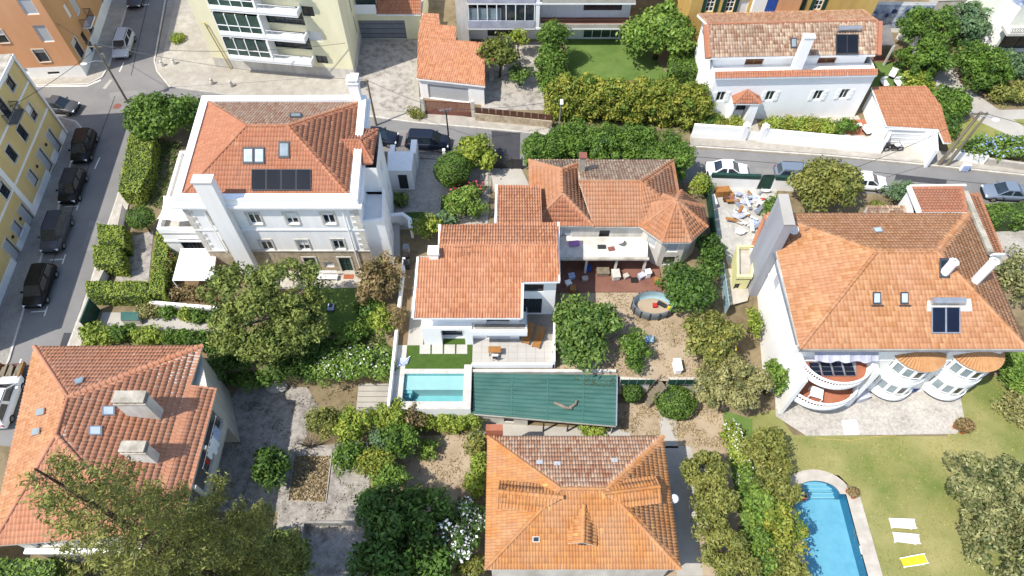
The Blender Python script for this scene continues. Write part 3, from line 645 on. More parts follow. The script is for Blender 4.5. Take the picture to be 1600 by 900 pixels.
# garden surfaces on the upper level
ZG = U+.03
sheet('lawn', px(ZG, (885, 60), (1000, 60), (1050, 125), (885, 125)), ZG, 'lawn_green')
sheet('lawn', px(ZG, (1365, 90), (1412, 92), (1425, 140), (1360, 140)), ZG, 'lawn_green')
sheet('lawn', px(ZG, (505, 450), (590, 448), (590, 520), (500, 525)), ZG, 'lawn_green')
sheet('terrace_paving', px(ZG+.004, (390, 420), (590, 420), (560, 450), (390, 452)), ZG+.03, 'stone_pale')
sheet('forecourt', px(ZG, (605, 238), (740, 246), (770, 262), (760, 350), (610, 360)), ZG, 'gravel')
for q in [((632, 332), (663, 331), (664, 341), (630, 342)), ((690, 305), (704, 305), (702, 335), (688, 333))]:
    sheet('turf_patch', px(ZG+.004, *q), ZG+.004, 'turf')
# slab path by the middle house, each slab its own stone
pth = struct(MB().prism(px(ZG, (748, 268), (765, 268), (763, 352), (745, 352)), U-.05, ZG+.002).build('path', 'pave_grey'))
for k in range(6):
    v0 = 270+k*13.7; MB().prism(px(ZG, (750.5, v0), (762.5, v0), (762, v0+12.3), (749.5, v0+12.3)), ZG+.004, ZG+.05).build('slab', 'concrete', pth)
sheet('driveway', px(ZG+.004, (766, 262), (815, 264), (832, 300), (772, 300)), ZG+.004, 'concrete')
sheet('courtyard', px(ZG, (752, 60), (850, 66), (850, 172), (752, 172)), ZG, 'calcada_dirty')
sheet('yard_paving', px(ZG, (1100, 280), (1215, 290), (1195, 415), (1138, 415), (1110, 340)), ZG, 'yard_tile')
sheet('path', px(ZG+.004, (1455, 130), (1478, 95), (1490, 95), (1500, 130), (1600, 198), (1600, 222), (1530, 190), (1490, 150)), ZG+.004, 'concrete')
sheet('path', px(ZG+.008, (1545, 172), (1640, 170), (1640, 185), (1560, 187)), ZG+.008, 'concrete')
sheet('lawn', px(ZG, (1480, 190), (1530, 185), (1600, 228), (1600, 250), (1480, 232)), ZG, 'lawn')
sheet('lawn', px(ZG, (1575, 185), (1640, 188), (1640, 222), (1600, 215)), ZG, 'lawn')
sheet('front_garden', px(ZG, (1098, 183), (1340, 180), (1375, 228), (1085, 205)), ZG, 'stone_pale')
sheet('planting_bed', px(ZG+.006, (1100, 189), (1162, 192), (1160, 203), (1098, 200)), ZG+.006, 'soil')
sheet('planting_bed', px(ZG+.006, (1182, 186), (1300, 191), (1296, 210), (1186, 203)), ZG+.006, 'soil')
sheet('paving_strip', px(ZG+.006, (1318, 188), (1350, 186), (1372, 212), (1322, 210)), ZG+.006, 'terracotta')
sheet('driveway', px(Z2+.006, (1385, 228), (1452, 226), (1448, 250), (1375, 248)), Z2+.006, 'stone_pale')
sheet('gravel_yard', px(ZG, (1540, 340), (1660, 340), (1640, 420), (1560, 420)), ZG, 'gravel')
sheet('deck', px(ZG+.02, (1362, 88), (1400, 88), (1402, 97), (1362, 97)), ZG+.02, 'deck_red')
# manor side garden
sheet('garden_paving', px(ZG, (196, 372), (240, 360), (232, 440), (180, 440)), ZG, 'patio_old')
sheet('garden_path', px(ZG+.004, (160, 488), (370, 490), (372, 522), (200, 514), (150, 520)), ZG+.004, 'concrete')
sheet('grass_strip', px(ZG+.008, (185, 513), (352, 521), (352, 528), (180, 522)), ZG+.008, 'lawn_green')
sheet('garden_bed', px(ZG, (255, 400), (345, 400), (350, 488), (248, 488)), ZG, 'soil')
# lower level
sheet('patio', px(.03, (385, 588), (480, 604), (500, 640), (470, 700), (440, 800), (330, 800), (350, 640)), .03, 'patio_old')
sheet('patio', px(.035, (450, 700), (575, 690), (580, 830), (430, 830)), .035, 'patio_old')
sheet('planting_bed', px(.041, (460, 712), (517, 712), (510, 785), (450, 782)), .041, 'dry_earth')
sheet('garden_steps_base', px(.04, (562, 585), (612, 585), (606, 645), (556, 645)), .04, 'concrete')
sheet('earth_plot', px(.03, (625, 682), (745, 678), (735, 800), (640, 800)), .03, 'dry_earth')
sheet('driveway', px(.03, (960, 630), (1130, 630), (1150, 700), (1155, 900), (1030, 900), (1030, 680), (960, 680)), .03, 'dry_earth')
sheet('concrete_strip', px(.036, (1035, 628), (1055, 645), (1060, 700), (1036, 700), (1028, 640)), .036, 'concrete')
sheet('drive_lane', px(.036, (1036, 697), (1080, 697), (1098, 900), (1058, 900)), .036, 'concrete')
sheet('yard', px(.04, (735, 660), (985, 672), (985, 690), (735, 690)), .04, 'concrete')
lp_ = px(.03, (1140, 660), (1210, 640), (1240, 680), (1480, 682), (1512, 600), (1600, 560), (1700, 560), (1700, 960), (1190, 960))
bm = bmesh.new(); hole = [V2(21.5, 3.4), V2(27.2, 3.4), V2(27.2, 17.7), V2(26.3, 18.9), V2(24.9, 19.2), V2(23.6, 19.2), V2(22.4, 18.7), V2(21.5, 17.3)]; ed = []
for L in (lp_, hole):
    vs = [bm.verts.new((p[0], p[1], .03)) for p in L]
    for k in range(len(vs)): ed.append(bm.edges.new((vs[k], vs[(k+1) % len(vs)])))
bmesh.ops.triangle_fill(bm, use_beauty=True, edges=ed); me = bpy.data.meshes.new('lawn')
for f_ in bm.faces:
    if f_.normal.z < 0: f_.normal_flip()
bm.to_mesh(me); bm.free(); struct(finish(me, 'lawn', 'lawn_dry', None))
sheet('cobble_terrace', px(.038, (1210, 590), (1240, 560), (1490, 560), (1508, 660), (1495, 678), (1260, 681), (1212, 650)), .038, 'cobble')
sheet('grass_bank', px(.034, (1128, 640), (1175, 655), (1180, 760), (1215, 900), (1170, 900), (1140, 720)), .036, 'lawn_green')
sheet('dry_garden', px(ZG, (875, 455), (1090, 455), (1090, 600), (875, 580)), ZG, 'dry_earth')
sheet('side_path', px(ZG, (1125, 420), (1180, 420), (1168, 470), (1130, 480)), ZG, 'stone_pale')

# street wear: patches, seams and covers
for q, mt in ((((170, 145), (228, 140), (232, 152), (172, 157)), 'asphalt_pale'), (((205, 30), (222, 31), (214, 62), (198, 60)), 'asphalt_pale'), (((140, 345), (158, 345), (146, 392), (128, 392)), 'asphalt_pale'), (((950, 235), (1060, 243), (1060, 252), (950, 244)), 'asphalt_pale'), (((1180, 262), (1290, 270), (1290, 277), (1180, 270)), 'asphalt_pale'), (((1400, 272), (1480, 281), (1478, 289), (1398, 281)), 'asphalt_new'), (((600, 200), (640, 204), (640, 209), (600, 206)), 'asphalt_pale'), (((100, 520), (112, 520), (104, 545), (92, 545)), 'asphalt_new')):
    sheet('road_patch', px(Z1+.015, *q), Z1+.015, mt)
for a, b in (((232, 0), (205, 118)), ((180, 150), (60, 470)), ((850, 226), (1300, 262)), ((1300, 262), (1600, 294)), ((215, 150), (420, 176))):
    a, b = P2(*a, Z1), P2(*b, Z1); sheet('tar_seam', hstrip([a, b], .07), Z1+.017, 'asphalt_new')
# ---------------------------------------------------------------- shared building bits
def ray(u, v): x = (u-800)/FPX; y = (450-v)/FPX; return Vector((x, math.cos(PITCH)+y*math.sin(PITCH), -math.sin(PITCH)+y*math.cos(PITCH)))
def plane(pts):
    a, b, c = [Vector(p) for p in pts[:3]]; n = (b-a).cross(c-a).normalized(); return a, (n if n.z > 0 else -n)
def onp(u, v, pl): d = ray(u, v); o = Vector((0, 0, CAM_H)); return o+d*((pl[0]-o).dot(pl[1])/d.dot(pl[1]))
def slab_on(root, name, pl, quad, lift, th, mat):     # a flat panel lying on a roof plane
    q = [onp(u, v, pl) for u, v in quad]; n = pl[1]; m = MB(); i = 0
    for p in q: m.v.append(tuple(p+n*lift))
    for p in q: m.v.append(tuple(p+n*(lift+th)))
    a = (q[1]-q[0]).cross(q[2]-q[0]).dot(n); k = len(q); o = list(range(k)) if a > 0 else list(range(k))[::-1]
    m.f.append([k+j for j in o]); m.f.append(o[::-1])
    for j in range(k): x, y = o[j], o[(j+1) % k]; m.f.append([x, y, k+y, k+x])
    return m.build(name, mat, root)
def rect(u0, v0, u1, v1): return [(u0, v0), (u1, v0), (u1, v1), (u0, v1)]
def inset(q, k):
    cu = sum(p[0] for p in q)/len(q); cv = sum(p[1] for p in q)/len(q); return [(cu+(p[0]-cu)*k, cv+(p[1]-cv)*k) for p in q]
def skylight(root, pl, quad, frame='frame_dark', pane='skylight_glass', lift=.06):
    s = slab_on(root, 'skylight', pl, quad, lift, .1, frame); slab_on(s, 'pane', pl, inset(quad, .74), lift+.1, .012, pane); return s
def chimney(root, x, y, sx, sy, z0, z1, mat='white', cap='white', name='chimney', rz=0, pot=True):
    c = MB().box((x, y, (z0+z1)/2), (sx, sy, z1-z0), rz).build(name, mat, root)
    k = MB().box((x, y, z1+.03), (sx+.16, sy+.16, .1), rz)
    if pot:
        for dx in (-1, 1):
            for dy in (-1, 1):
                o = Matrix.Rotation(rz, 2) @ Vector((dx*sx*.38, dy*sy*.36)); k.box((x+o.x, y+o.y, z1+.2), (.12, .12, .26), rz)
        k.box((x, y, z1+.36), (sx+.1, sy+.1, .08), rz)
    k.build('chimney_cap', cap, c); return c
def rail(root, pts, z0, h, mat='metal_dark', sp=.14, name='railing', top=.05):
    m = MB()
    for a, b in zip(pts[:-1], pts[1:]):
        a, b = Vector((*a, 0)), Vector((*b, 0)); L_ = (b-a).length; n = max(1, int(L_/sp)); up = Vector((0, 0, 1))
        m.bar(a+up*(z0+h), b+up*(z0+h), top); m.bar(a+up*(z0+.08), b+up*(z0+.08), .03)
        for k in range(n+1): p = a.lerp(b, k/n); m.bar(p+up*(z0+.02), p+up*(z0+h), .022)
    return m.build(name, mat, root)
def walls(root, pts, z0, z1, mat, ops=None, name='wall'):      # closed loop of facades, counter-clockwise
    ops = ops or {}
    for k in range(len(pts)): facade(root, pts[k], pts[(k+1) % len(pts)], z0, z1, ops.get(k, []), mat if isinstance(mat, str) else mat[k], name=name)
# ================================================================ white manor with the parapet
mn = thing('manor_house', 'white three storey manor with parapet roof and four solar panels', 'house', (-20, 43, U))
FL, FR, BR, BL = V2(-27, 37.25), V2(-12.6, 37.25), V2(-13.3, 49.2), V2(-27.6, 49.1)
up = [('px', u, 341, 1.0, 1.5, 'case') for u in (339, 397.5, 455.5, 513.5)]; lo = [('px', u, v, 1.0, 1.5, 'case') for u, v in ((364, 384), (417, 383), (474, 383), (529, 382))]
facade(mn, FL, FR, 5.7, 12.1, up+lo, 'white')
facade(mn, FL, FR, U, 5.7, [('px', 487, 414, 1.05, 2.3, 'door'), ('px', 541, 414, 1.05, 2.3, 'door'), ('px', 514, 414, .9, .8, 'blindg'), ('px', 380, 420, 1., 1.2, 'case')], 'stone')
facade(mn, FR, BR, U, 12.1, [(2.2, 10, .8, 1.6, 'plain'), (2.6, 6.5, .9, 2.4, 'plain'), (4.6, 6.5, .9, 1.8, 'plain')], 'white')
facade(mn, BR, BL, U, 12.1, [], 'white'); facade(mn, BL, FL, U, 12.1, [(4, 10, 1, 1.6, 'case'), (8, 10, 1, 1.6, 'case')], 'white')
ring = [FL, FR, BR, BL]
band(mn, ring, 8.55, 8.7, .07, 'white', 'string_course'); band(mn, ring, 5.6, 5.78, .08, 'quoin', 'plinth_course')
band(mn, ring, 11.55, 11.8, .25, 'white', 'cornice'); band(mn, ring, 11.82, 12.08, .45, 'white', 'cornice')
band(mn, ring, 12.1, 12.75, .22, 'white_new', 'parapet', inn=.42)
q = MB()                                               # stone quoins up the front corners, one block above the other
for side, (A, X) in enumerate(((FL, V2(1, 0)), (FR, V2(-1, 0)))):
    for k in range(15):
        w = .75 if k % 2 else .45; z = 5.85+k*.38
        a = (A.x, A.x+w*X.x); b = MB().b2(min(a), max(a), A.y-.045, A.y+.0, z, z+.34); b.build('quoin', 'quoin', mn)
MB().tube([(-13.85, 37.1, 12.), (-13.85, 37.1, U)], .07, 6).build('drainpipe', 'white', mn); MB().tube([(-25.2, 37.1, 12.), (-25.2, 37.1, 5.6)], .06, 6).build('drainpipe', 'white', mn)
hf, hr = hip(-26.6, -13.2, 37.65, 48.6, 12.55, -21.95, -18.55, 43.3, 14.75)
hf[1] = [(-13.2, 37.65, 12.55), (-13.75, 48.6, 12.55), (-18.55, 43.3, 14.75)]; hf[2] = [(-13.75, 48.6, 12.55), (-27.1, 48.6, 12.55), (-21.95, 43.3, 14.75), (-18.55, 43.3, 14.75)]; hf[3] = [(-27.1, 48.6, 12.55), (-26.6, 37.65, 12.55), (-21.95, 43.3, 14.75)]
hr = [(hf[0][0], hf[0][3]), (hf[0][1], hf[0][2]), (hf[2][0], hf[2][3]), (hf[2][1], hf[2][2]), (hf[0][3], hf[0][2])]
roof(mn, hf, ['tile_manor', 'tile_mid', 'tile_lichen', 'tile_mid'], hr, .25, .42, matr='tile_mid', amp=.042, step=.03)
pf = plane(hf[0]); pb = plane(hf[2])
for k in range(4):
    u0 = 394+k*23.3; p_ = slab_on(mn, 'solar_panel', pf, rect(u0, 265.5, u0+22.4, 298.5), .14, .05, 'frame_dark'); slab_on(p_, 'cells', pf, inset(rect(u0, 265.5, u0+22.4, 298.5), .94), .19, .008, 'solar_light')
skylight(mn, pf, rect(380, 231, 397, 257)); skylight(mn, pf, rect(397.6, 231, 414, 257)); skylight(mn, pf, rect(436, 222, 453, 248), pane='glass_light'); skylight(mn, pb, rect(453, 179, 472, 185), pane='glass_light')
chimney(mn, -23.75, 36.85, 1.45, .75, U, 15.3, 'white', 'white_old', pot=False)
chimney(mn, -13.9, 49.0, .9, .7, 12, 14.6, 'white', 'white')
# east wing with its little tiled roof, lower terrace block, flat west terrace
walls(mn, [V2(-12.9, 41.3), V2(-11.45, 41.3), V2(-11.6, 45.6), V2(-13.1, 45.6)], U, 11.9, 'white', {1: [(1.2, 6, .7, 1.6, 'plain'), (3, 6, .7, 1.6, 'plain'), (2, 10, .7, 1.2, 'plain')]}, 'wing_wall')
A, B, Cc, D = (-14.2, 41.4, 12.3), (-11.7, 41.4, 12.3), (-11.7, 45.5, 12.3), (-14.2, 45.5, 12.3); E_, F_ = (-15.4, 43.45, 12.95), (-12.9, 43.45, 12.95)
roof(mn, [[A, B, F_, E_], [Cc, D, E_, F_], [B, Cc, F_]], 'tile_manor', [(E_, F_), (F_, B), (F_, Cc)], .25, .42, thick=.1, deck='tile_manor')
walls(mn, [V2(-12.7, 37.6), V2(-10.9, 37.9), V2(-11.2, 41.3), V2(-12.9, 41.3)], U, 8.9, 'white', {1: [(1, 5, .7, 2.2, 'plain'), (2.4, 5, .7, 2.2, 'plain')]}, 'wing_wall')
MB().prism([V2(-12.65, 37.65), V2(-10.95, 37.95), V2(-11.25, 41.28), V2(-12.85, 41.28)], 8.5, 8.6).build('terrace_floor', 'white', mn); band(mn, [V2(-12.7, 37.6), V2(-10.9, 37.9), V2(-11.2, 41.3)], 8.9, 9.3, .05, 'white', 'parapet', False, inn=.15)
wa = [V2(-31.4, 38.9), V2(-27.02, 38.9), V2(-27.5, 48.4), V2(-31.9, 48.4)]
walls(mn, wa, U, 6.1, 'white', {0: [(2.2, 4.3, 2., 1.8, 'slided')]}, 'annex_wall'); MB().prism(wa, 5.9, 6.05).build('terrace_floor', 'stone_pale', mn); band(mn, wa, 6.1, 6.75, .06, 'white', 'parapet', inn=.2); band(mn, wa, 4.9, 5.1, .1, 'white', 'string_course')
# sagging white sun sail over the west terrace
sg = tag(npmesh('sun_sail', [(-31+4*i/8, 39.1+2.4*j/6, 7.5+.35*abs(i/8-.5)*2+.3*(j/6)-.35*math.sin(math.pi*j/6)) for j in range(7) for i in range(9)], [(j*9+i, j*9+i+1, j*9+i+10, j*9+i+9) for j in range(6) for i in range(8)], None, 'cloth_white'), 'white sun sail sagging over the manor west terrace', 'sun sail')
# ---- white awning on posts in the manor garden
aw = thing('awning', 'flat white fabric awning on metal posts beside the manor hedge', 'awning', (*P2(305, 430), U)); q = px(4.7, (283, 389), (339, 389), (333, 438), (270, 438))
MB().prism(q, 4.72, 4.78).build('canopy', 'cloth_white', aw)
fr_ = MB()
for k in range(4): fr_.bar((*q[k], 4.7), (*q[(k+1) % 4], 4.7), .06)
fr_.build('frame', 'frame_white', aw)
for k in range(4): MB().bar((*q[k], U), (*q[k], 4.7), .07).build('post', 'frame_white', aw)
# ---- little gatehouse east of the manor
gh = thing('gatehouse', 'small white walled gatehouse with dark door beside the manor forecourt', 'gatehouse', (-11, 48.6, U))
g4 = [V2(-12.1, 47.3), V2(-9.75, 47.3), V2(-9.75, 49.9), V2(-12.3, 49.9)]
walls(gh, g4, U, 5.1, 'white', {0: [(1.35, 3.6, .9, 2.1, 'dim')]}); MB().prism(g4, 5.11, 5.25).build('roof', 'white', gh)
MB().b2(-10.2, -9.6, 50.0, 51.9, U, 4.9).build('pillar', 'white', gh); MB().b2(-12.4, -11.9, 50.0, 51.9, U, 4.2).build('pillar', 'white', gh); rail(gh, [(-11.85, 51.7), (-10.25, 51.7)], U, 1.7, 'metal_dark', .14, 'gate')
rl = thing('forecourt_railing', 'black metal railing along the road in front of the gravel forecourt', 'railing', (*P2(690, 250), U))
rail(rl, [P2(650, 248), P2(738, 252)], U, 1.3)
for u, v in ((649, 247), (695, 250), (739, 252)): p = P2(u, v); MB().b2(p.x-.15, p.x+.15, p.y-.15, p.y+.15, U, U+1.5).build('post', 'white', rl)
gt = thing('driveway_gate', 'dark metal gate across the driveway beside the mophead trees', 'gate', (*P2(790, 264), U))
for k in range(3):
    a, b = P2(768+k*16, 264), P2(783+k*16, 264); MB().bar((*a, U+.75), (*b, U+.75), .05, 1.3).build('panel', 'metal_dark', gt)
for k in range(4): a = P2(767.5+k*16, 264); MB().b2(a.x-.07, a.x+.07, a.y-.07, a.y+.07, U, U+1.6).build('post', 'metal_dark', gt)
# wall and stair landing by the manor's south east corner
lowwall('garden_wall', 'white curved garden wall beside the manor south east corner', [P2(612, 352), P2(632, 350), P2(643, 358), P2(645, 372)], U, 4.0, .25, 'white', 'white_new')
sheet('landing', px(U+.5, (582, 352), (624, 350), (625, 400), (584, 402)), U+.5, 'concrete', thick=.5)
sk = thing('ground_skylight', 'pale framed skylight box set in the concrete landing by the manor', 'skylight', (*P2(597, 374, 3.05), 3.0)); MB().prism(px(3.05, (591, 362), (604, 362), (603, 385), (590, 385)), 3.0, 3.2).build('frame', 'stone_pale', sk); MB().prism(px(3.2, (594, 366), (601, 366), (600, 381), (593, 381)), 3.2, 3.22).build('pane', 'blind_grey', sk)
bn = thing('garden_bench', 'white slatted bench against the manor stone wall', 'bench', (*P2(513, 436), U)); p = P2(513, 434)
for k in range(5): MB().b2(p.x-.95, p.x+.95, p.y-.05-k*.1, p.y+.03-k*.1, U+.42, U+.47).build('slat', 'frame_white', bn)
for k in range(3): MB().b2(p.x-.95, p.x+.95, p.y+.12, p.y+.16, U+.55+k*.13, U+.65+k*.13).build('back_slat', 'frame_white', bn)
for dx in (-.85, .85): MB().b2(p.x+dx-.04, p.x+dx+.04, p.y-.45, p.y+.12, U+.0, U+.42).build('leg', 'frame_white', bn)
dm = P2(545, 433); tag(MB().b2(dm.x-.45, dm.x+.45, dm.y-.25, dm.y+.25, U+.06, U+.09).build('door_mat', 'pot'), 'brown doormat outside the green manor door', 'doormat')
# ================================================================ modern house with terrace and pool
T = 3.0
ch = thing('villa', 'white modern villa with new orange pantile roof above the pool terrace', 'house', (-3, 33, U))
pfc = (Vector((0, 28.71, 8.2)), Vector((0, -1.3, 6.23)).normalized()); pbk = (Vector((0, 34.94, 9.5)), Vector((0, .75, 5.0)).normalized())
f = lambda pl, *uv: [onp(u, v, pl) for u, v in uv]
rf = [f(pfc, (645, 497), (815, 497), (816, 441), (650, 441)), f(pfc, (650, 441), (816, 441), (816, 384), (686, 384), (685, 401), (652, 402)), f(pfc, (816, 441), (875, 440), (872, 384), (816, 384)), f(pbk, (686, 383), (872, 383), (873, 348), (688, 352)), f(pbk, (773, 351.5), (847, 349.5), (845, 290), (775, 290))]
rf[1] = f(pfc, (650, 441), (816, 441), (816, 402), (652, 402)); rf.insert(2, f(pfc, (685.5, 402), (816, 402), (816, 384), (686, 384)))
roof(ch, rf, 'tile_new', [(onp(686, 383.5, pfc)+Vector((0, 0, .03)), onp(872, 383.5, pfc)+Vector((0, 0, .03)))], .225, .42, deck='white_new', thick=.2, rr=.1, amp=.1, step=.01)
for a, b in (((645, 497), (653, 402)), ((686, 401), (687, 352)), ((774, 350), (776, 290)), ((873.5, 440), (872.5, 348)), ((815.5, 497), (816.5, 443))):
    pl = pfc; qa, qb = onp(*a, pfc if a[1] > 383 else pbk), onp(*b, pfc if b[1] > 383 else pbk)
    MB().bar(qa+Vector((0, 0, -.03)), qb+Vector((0, 0, -.03)), .17, .3).build('verge', 'white_new', ch)
X0, X1, XR = -7.55, .62, 3.65
w1 = V2(X0+.1, 29.85), V2(X1, 29.85); w2 = V2(X1, 29.85), V2(X1, 32.3); w3 = V2(X1, 32.3), V2(XR, 32.3); w4 = V2(XR, 32.3), V2(XR, 37.5)
facade(ch, *w1, T, 8.15, [(1.9, 7.0, 1.9, 1.5, 'dark2'), (6.3, 6.6, 1.9, 2.3, 'slided'), (2.1, 4.3, 2.3, 2.3, 'slided'), (6.3, 4.15, 2.0, 2.2, 'slided')], 'white_new', .35)
facade(ch, *w2, T, 8.5, [], 'white_new'); facade(ch, *w3, T, 8.8, [(1.2, 7.1, 1.6, 1.1, 'dark'), (1.1, 4.3, 1.7, 2.4, 'slided')], 'white_new'); facade(ch, *w4, T-.5, 8.5, [], 'white_new')
facade(ch, V2(XR, 37.5), V2(2.45, 37.5), U, 8.75, [], 'white_new'); facade(ch, V2(2.45, 37.5), V2(2.45, 41.7), U, 8.1, [], 'white_new'); facade(ch, V2(2.45, 41.7), V2(-1.2, 41.7), U, 8.1, [], 'white_new')
facade(ch, V2(-1.2, 41.7), V2(-1.2, 37.5), U, 8.1, [], 'white_new'); facade(ch, V2(-1.2, 37.5), V2(-6., 37.5), U, 8.75, [], 'white_new'); facade(ch, V2(-6, 37.5), V2(-6, 34.2), U, 8.6, [], 'white_new'); facade(ch, V2(-6, 34.2), V2(X0, 34.2), U, 9., [], 'white_new'); facade(ch, V2(X0, 34.2), V2(X0+.1, 29.85), U, 8.2, [(2.2, 4.2, .9, 2., 'dark')], 'white_new')
# projecting left bay frame and balcony
MB().b2(-7.45, -3.3, 29.25, 29.84, 5.35, 5.75).build('canopy', 'white_new', ch)
for a, b in ((-7.45, -5.9), (-3.95, -3.3)): MB().b2(a, b, 29.25, 29.84, T, 5.35).build('pier', 'white_new', ch)
MB().b2(-3.25, 1.25, 28.75, 29.84, 5.3, 5.5).build('balcony', 'white_new', ch); MB().b2(1.0-.4, 1.25, 29.84, 31.0, 5.3, 5.5).build('balcony', 'white_new', ch)
MB().b2(-3.25, 1.25, 28.7, 28.8, 5.5, 6.1).build('balcony_front', 'white_new', ch); MB().bar((-3.25, 28.75, 6.32), (1.25, 28.75, 6.32), .07).build('handrail', 'white_new', ch); MB().b2(1.18, 1.25, 28.8, 31, 5.5, 6.2).build('balcony_side', 'glass_light', ch)
MB().b2(-3.1, 1.1, 28.82, 29.8, 5.501, 5.51).build('balcony_floor', 'pave_grey', ch)
chimney(ch, -6.35, 34.0, .75, .75, 8.5, 10.0, 'white_new', 'white_new', pot=False)
an = MB(); an.bar((-4, 33.9, 9.2), (-4, 33.9, 10.6), .03); an.bar((-4.6, 33.9, 10.5), (-3.2, 33.9, 10.5), .02)
for k in range(5): an.bar((-4.5+k*.28, 33.6, 10.5), (-4.5+k*.28, 34.2, 10.5), .015)
tag(an.build('roof_aerial', 'metal_dark'), 'thin television aerial standing on the villa orange roof', 'aerial')
# terrace platform: retaining walls, paving, planted court, pool
tr = thing('pool_terrace', 'white walled raised terrace holding the small pool and lawn', 'terrace', (-4, 27, 0))
fc = facade
for a, b in (((-9.75, 23.3), (-3.35, 23.3)), ((-3.35, 23.3), (-3.35, 27.35)), ((-3.35, 27.35), (3.5, 27.35)), ((3.5, 27.35), (3.75, 35.2)), ((-10.0, 38), (-9.75, 23.3))): facade(tr, V2(*a), V2(*b), 0, T-.02, [], 'white_new', name='retaining_wall')
pa = (-8.93, -4.0, 24.0, 26.5)           # pool hole
for x0, x1, y0, y1 in ((-9.75, -8.93, 23.3, 29.2), (-4.0, -3.35, 23.3, 27.35), (-8.93, -4.0, 23.3, 24.0), (-8.93, -4.0, 26.5, 26.95)):
    MB().b2(x0+.002, x1-.002, y0+.002, y1-.002, T-.2, T).build('pool_deck', 'kerb', tr)
for i in range(9):
    for j in range(4):
        x0 = -3.35+i*.76; y0 = 27.36+j*.58
        MB().b2(x0+.006, x0+.754, y0+.006, y0+.574, T-.12, T+.003*((i*7+j*3) % 3)).build('paving_slab', 'terrace_tile', tr)
for x0, x1, y0, y1 in ((.75, 3.5, 29.7, 32.3),): MB().b2(x0, x1, y0, y1, T-.12, T).build('terrace_floor', 'pave_grey', tr)
MB().b2(-3.35, .7, 29.71, 30.5, T-.12, T-.005).build('terrace_floor', 'terrace_tile', tr)
MB().b2(-8.93, -3.36, 28.4, 29.85, T-.2, T-.02).build('soil_strip', 'turf', tr)
for k in range(4):
    a = px(T, (656+k*19.2, 538.5), (672.5+k*19.2, 538.5), (672.5+k*19.2, 553), (655.5+k*19.2, 553)); MB().prism(a, T-.05, T+.02).build('stepping_slab', 'slab', tr)
MB().b2(-9.74, -8.93, 29.2, 37.8, T-.2, T-.01).build('side_path', 'soil', tr); MB().b2(-8.93, -7.6, 29.2, 37.8, T-.2, T-.015).build('side_path', 'concrete', tr)
g_ = MB().b2(-8.93, -3.36, 26.955, 28.4, T-.15, T-.01).build('artificial_lawn', 'turf', tr)
MB().b2(-3.36, 3.55, 27.2, 27.36, T-.4, T+.28).build('parapet', 'white_new', tr); MB().prism([V2(3.4, 27.2), V2(3.58, 27.2), V2(3.85, 35.2), V2(3.67, 35.2)], T-.4, T+.9).build('parapet', 'white_new', tr)
MB().prism([V2(-9.95, 23.3), V2(-9.75, 23.3), V2(-9.75, 38), V2(-10, 38)], T-.4, T+.75).build('parapet', 'white_new', tr)
# pool basin: shallow shelf, steps, deep end, water
bs = MB(); x0, x1, y0, y1 = pa; ym = 25.2
bs.poly([(x0, y0, T), (x0, y1, T), (x0, y1, 1.4), (x0, y0, 1.4)]); bs.poly([(x1, y0, T), (x1, y0, 1.4), (x1, y1, 1.4), (x1, y1, T)]); bs.poly([(x0, y0, T), (x0, y0, 1.4), (x1, y0, 1.4), (x1, y0, T)]); bs.poly([(x0, y1, T), (x1, y1, T), (x1, y1, 1.4), (x0, y1, 1.4)])
bs.build('basin_wall', 'pool_teal', tr); MB().b2(x0+.01, x1-.01, y0+.01, ym, 1.35, 1.45).build('basin_floor', 'pool_teal', tr); MB().b2(x0+.01, x1-.01, ym, y1-.01, 1.3, 2.62).build('shallow_shelf', 'pool_white', tr)
for k in range(4): MB().b2(x0+.012, x0+.7-k*.12, ym-.25*(k+1)-.001, ym-.25*k, 1.46, 2.5-.25*k).build('pool_step', 'pool_teal', tr)
wt = MB().poly([(x0, y0, T-.09), (x1, y0, T-.09), (x1, y1, T-.09), (x0, y1, T-.09)]).build('water', 'pool_water_pale', tr)
# furniture on the terrace
for k, (u, v, lab) in enumerate(((826, 521, 'brown wooden sun lounger nearer the villa wall'), (842, 527, 'brown wooden sun lounger nearer the terrace edge'))):
    c = P2(u, v, T+.3); l = local_thing('sun_lounger', lab+' in half shade', 'sun lounger', (c.x, c.y, T+.01), 'wooden loungers on the villa terrace'); l.rotation_euler = (0, 0, R(-18))
    for i in range(9): MB().b2(-.33, .33, -1.0+i*.14, -1.0+i*.14+.125, .3, .34).build('slat', 'wood', l)
    for i in range(5): MB().box((0, .3+i*.13, .36+i*.075), (.66, .125, .04), rx=R(30)).build('back_slat', 'wood', l)
    for dx in (-.31, .31):
        MB().b2(dx-.03, dx+.03, -1.0, .9, .22, .295).build('side_rail', 'wood', l)
        for dy in (-.9, .8): MB().b2(dx-.03, dx+.03, dy-.03, dy+.03, 0, .22).build('leg', 'wood', l)
c = P2(773, 549, T+.4); tb = local_thing('picnic_table', 'small slatted wooden table with white chair on the sunny terrace', 'table', (c.x, c.y, T+.01))
for i in range(5): MB().b2(-.52, .52, -.3+i*.12, -.3+i*.12+.108, .7, .74).build('slat', 'wood', tb)
for dx in (-.45, .45): MB().bar((dx, -.25, 0), (dx, .22, .7), .05).build('leg', 'metal_dark', tb); MB().bar((dx, .25, 0), (dx, -.2, .7), .05).build('leg', 'metal_dark', tb)
c = P2(774, 557, T+.4); s_ = local_thing('chair', 'white seated chair pulled up to the slatted terrace table', 'chair', (c.x, c.y, T+.01)); MB().b2(-.22, .22, -.22, .2, .42, .46).build('seat', 'plastic_white', s_); MB().b2(-.22, .22, -.26, -.225, .44, .85).build('backrest', 'metal_dark', s_)
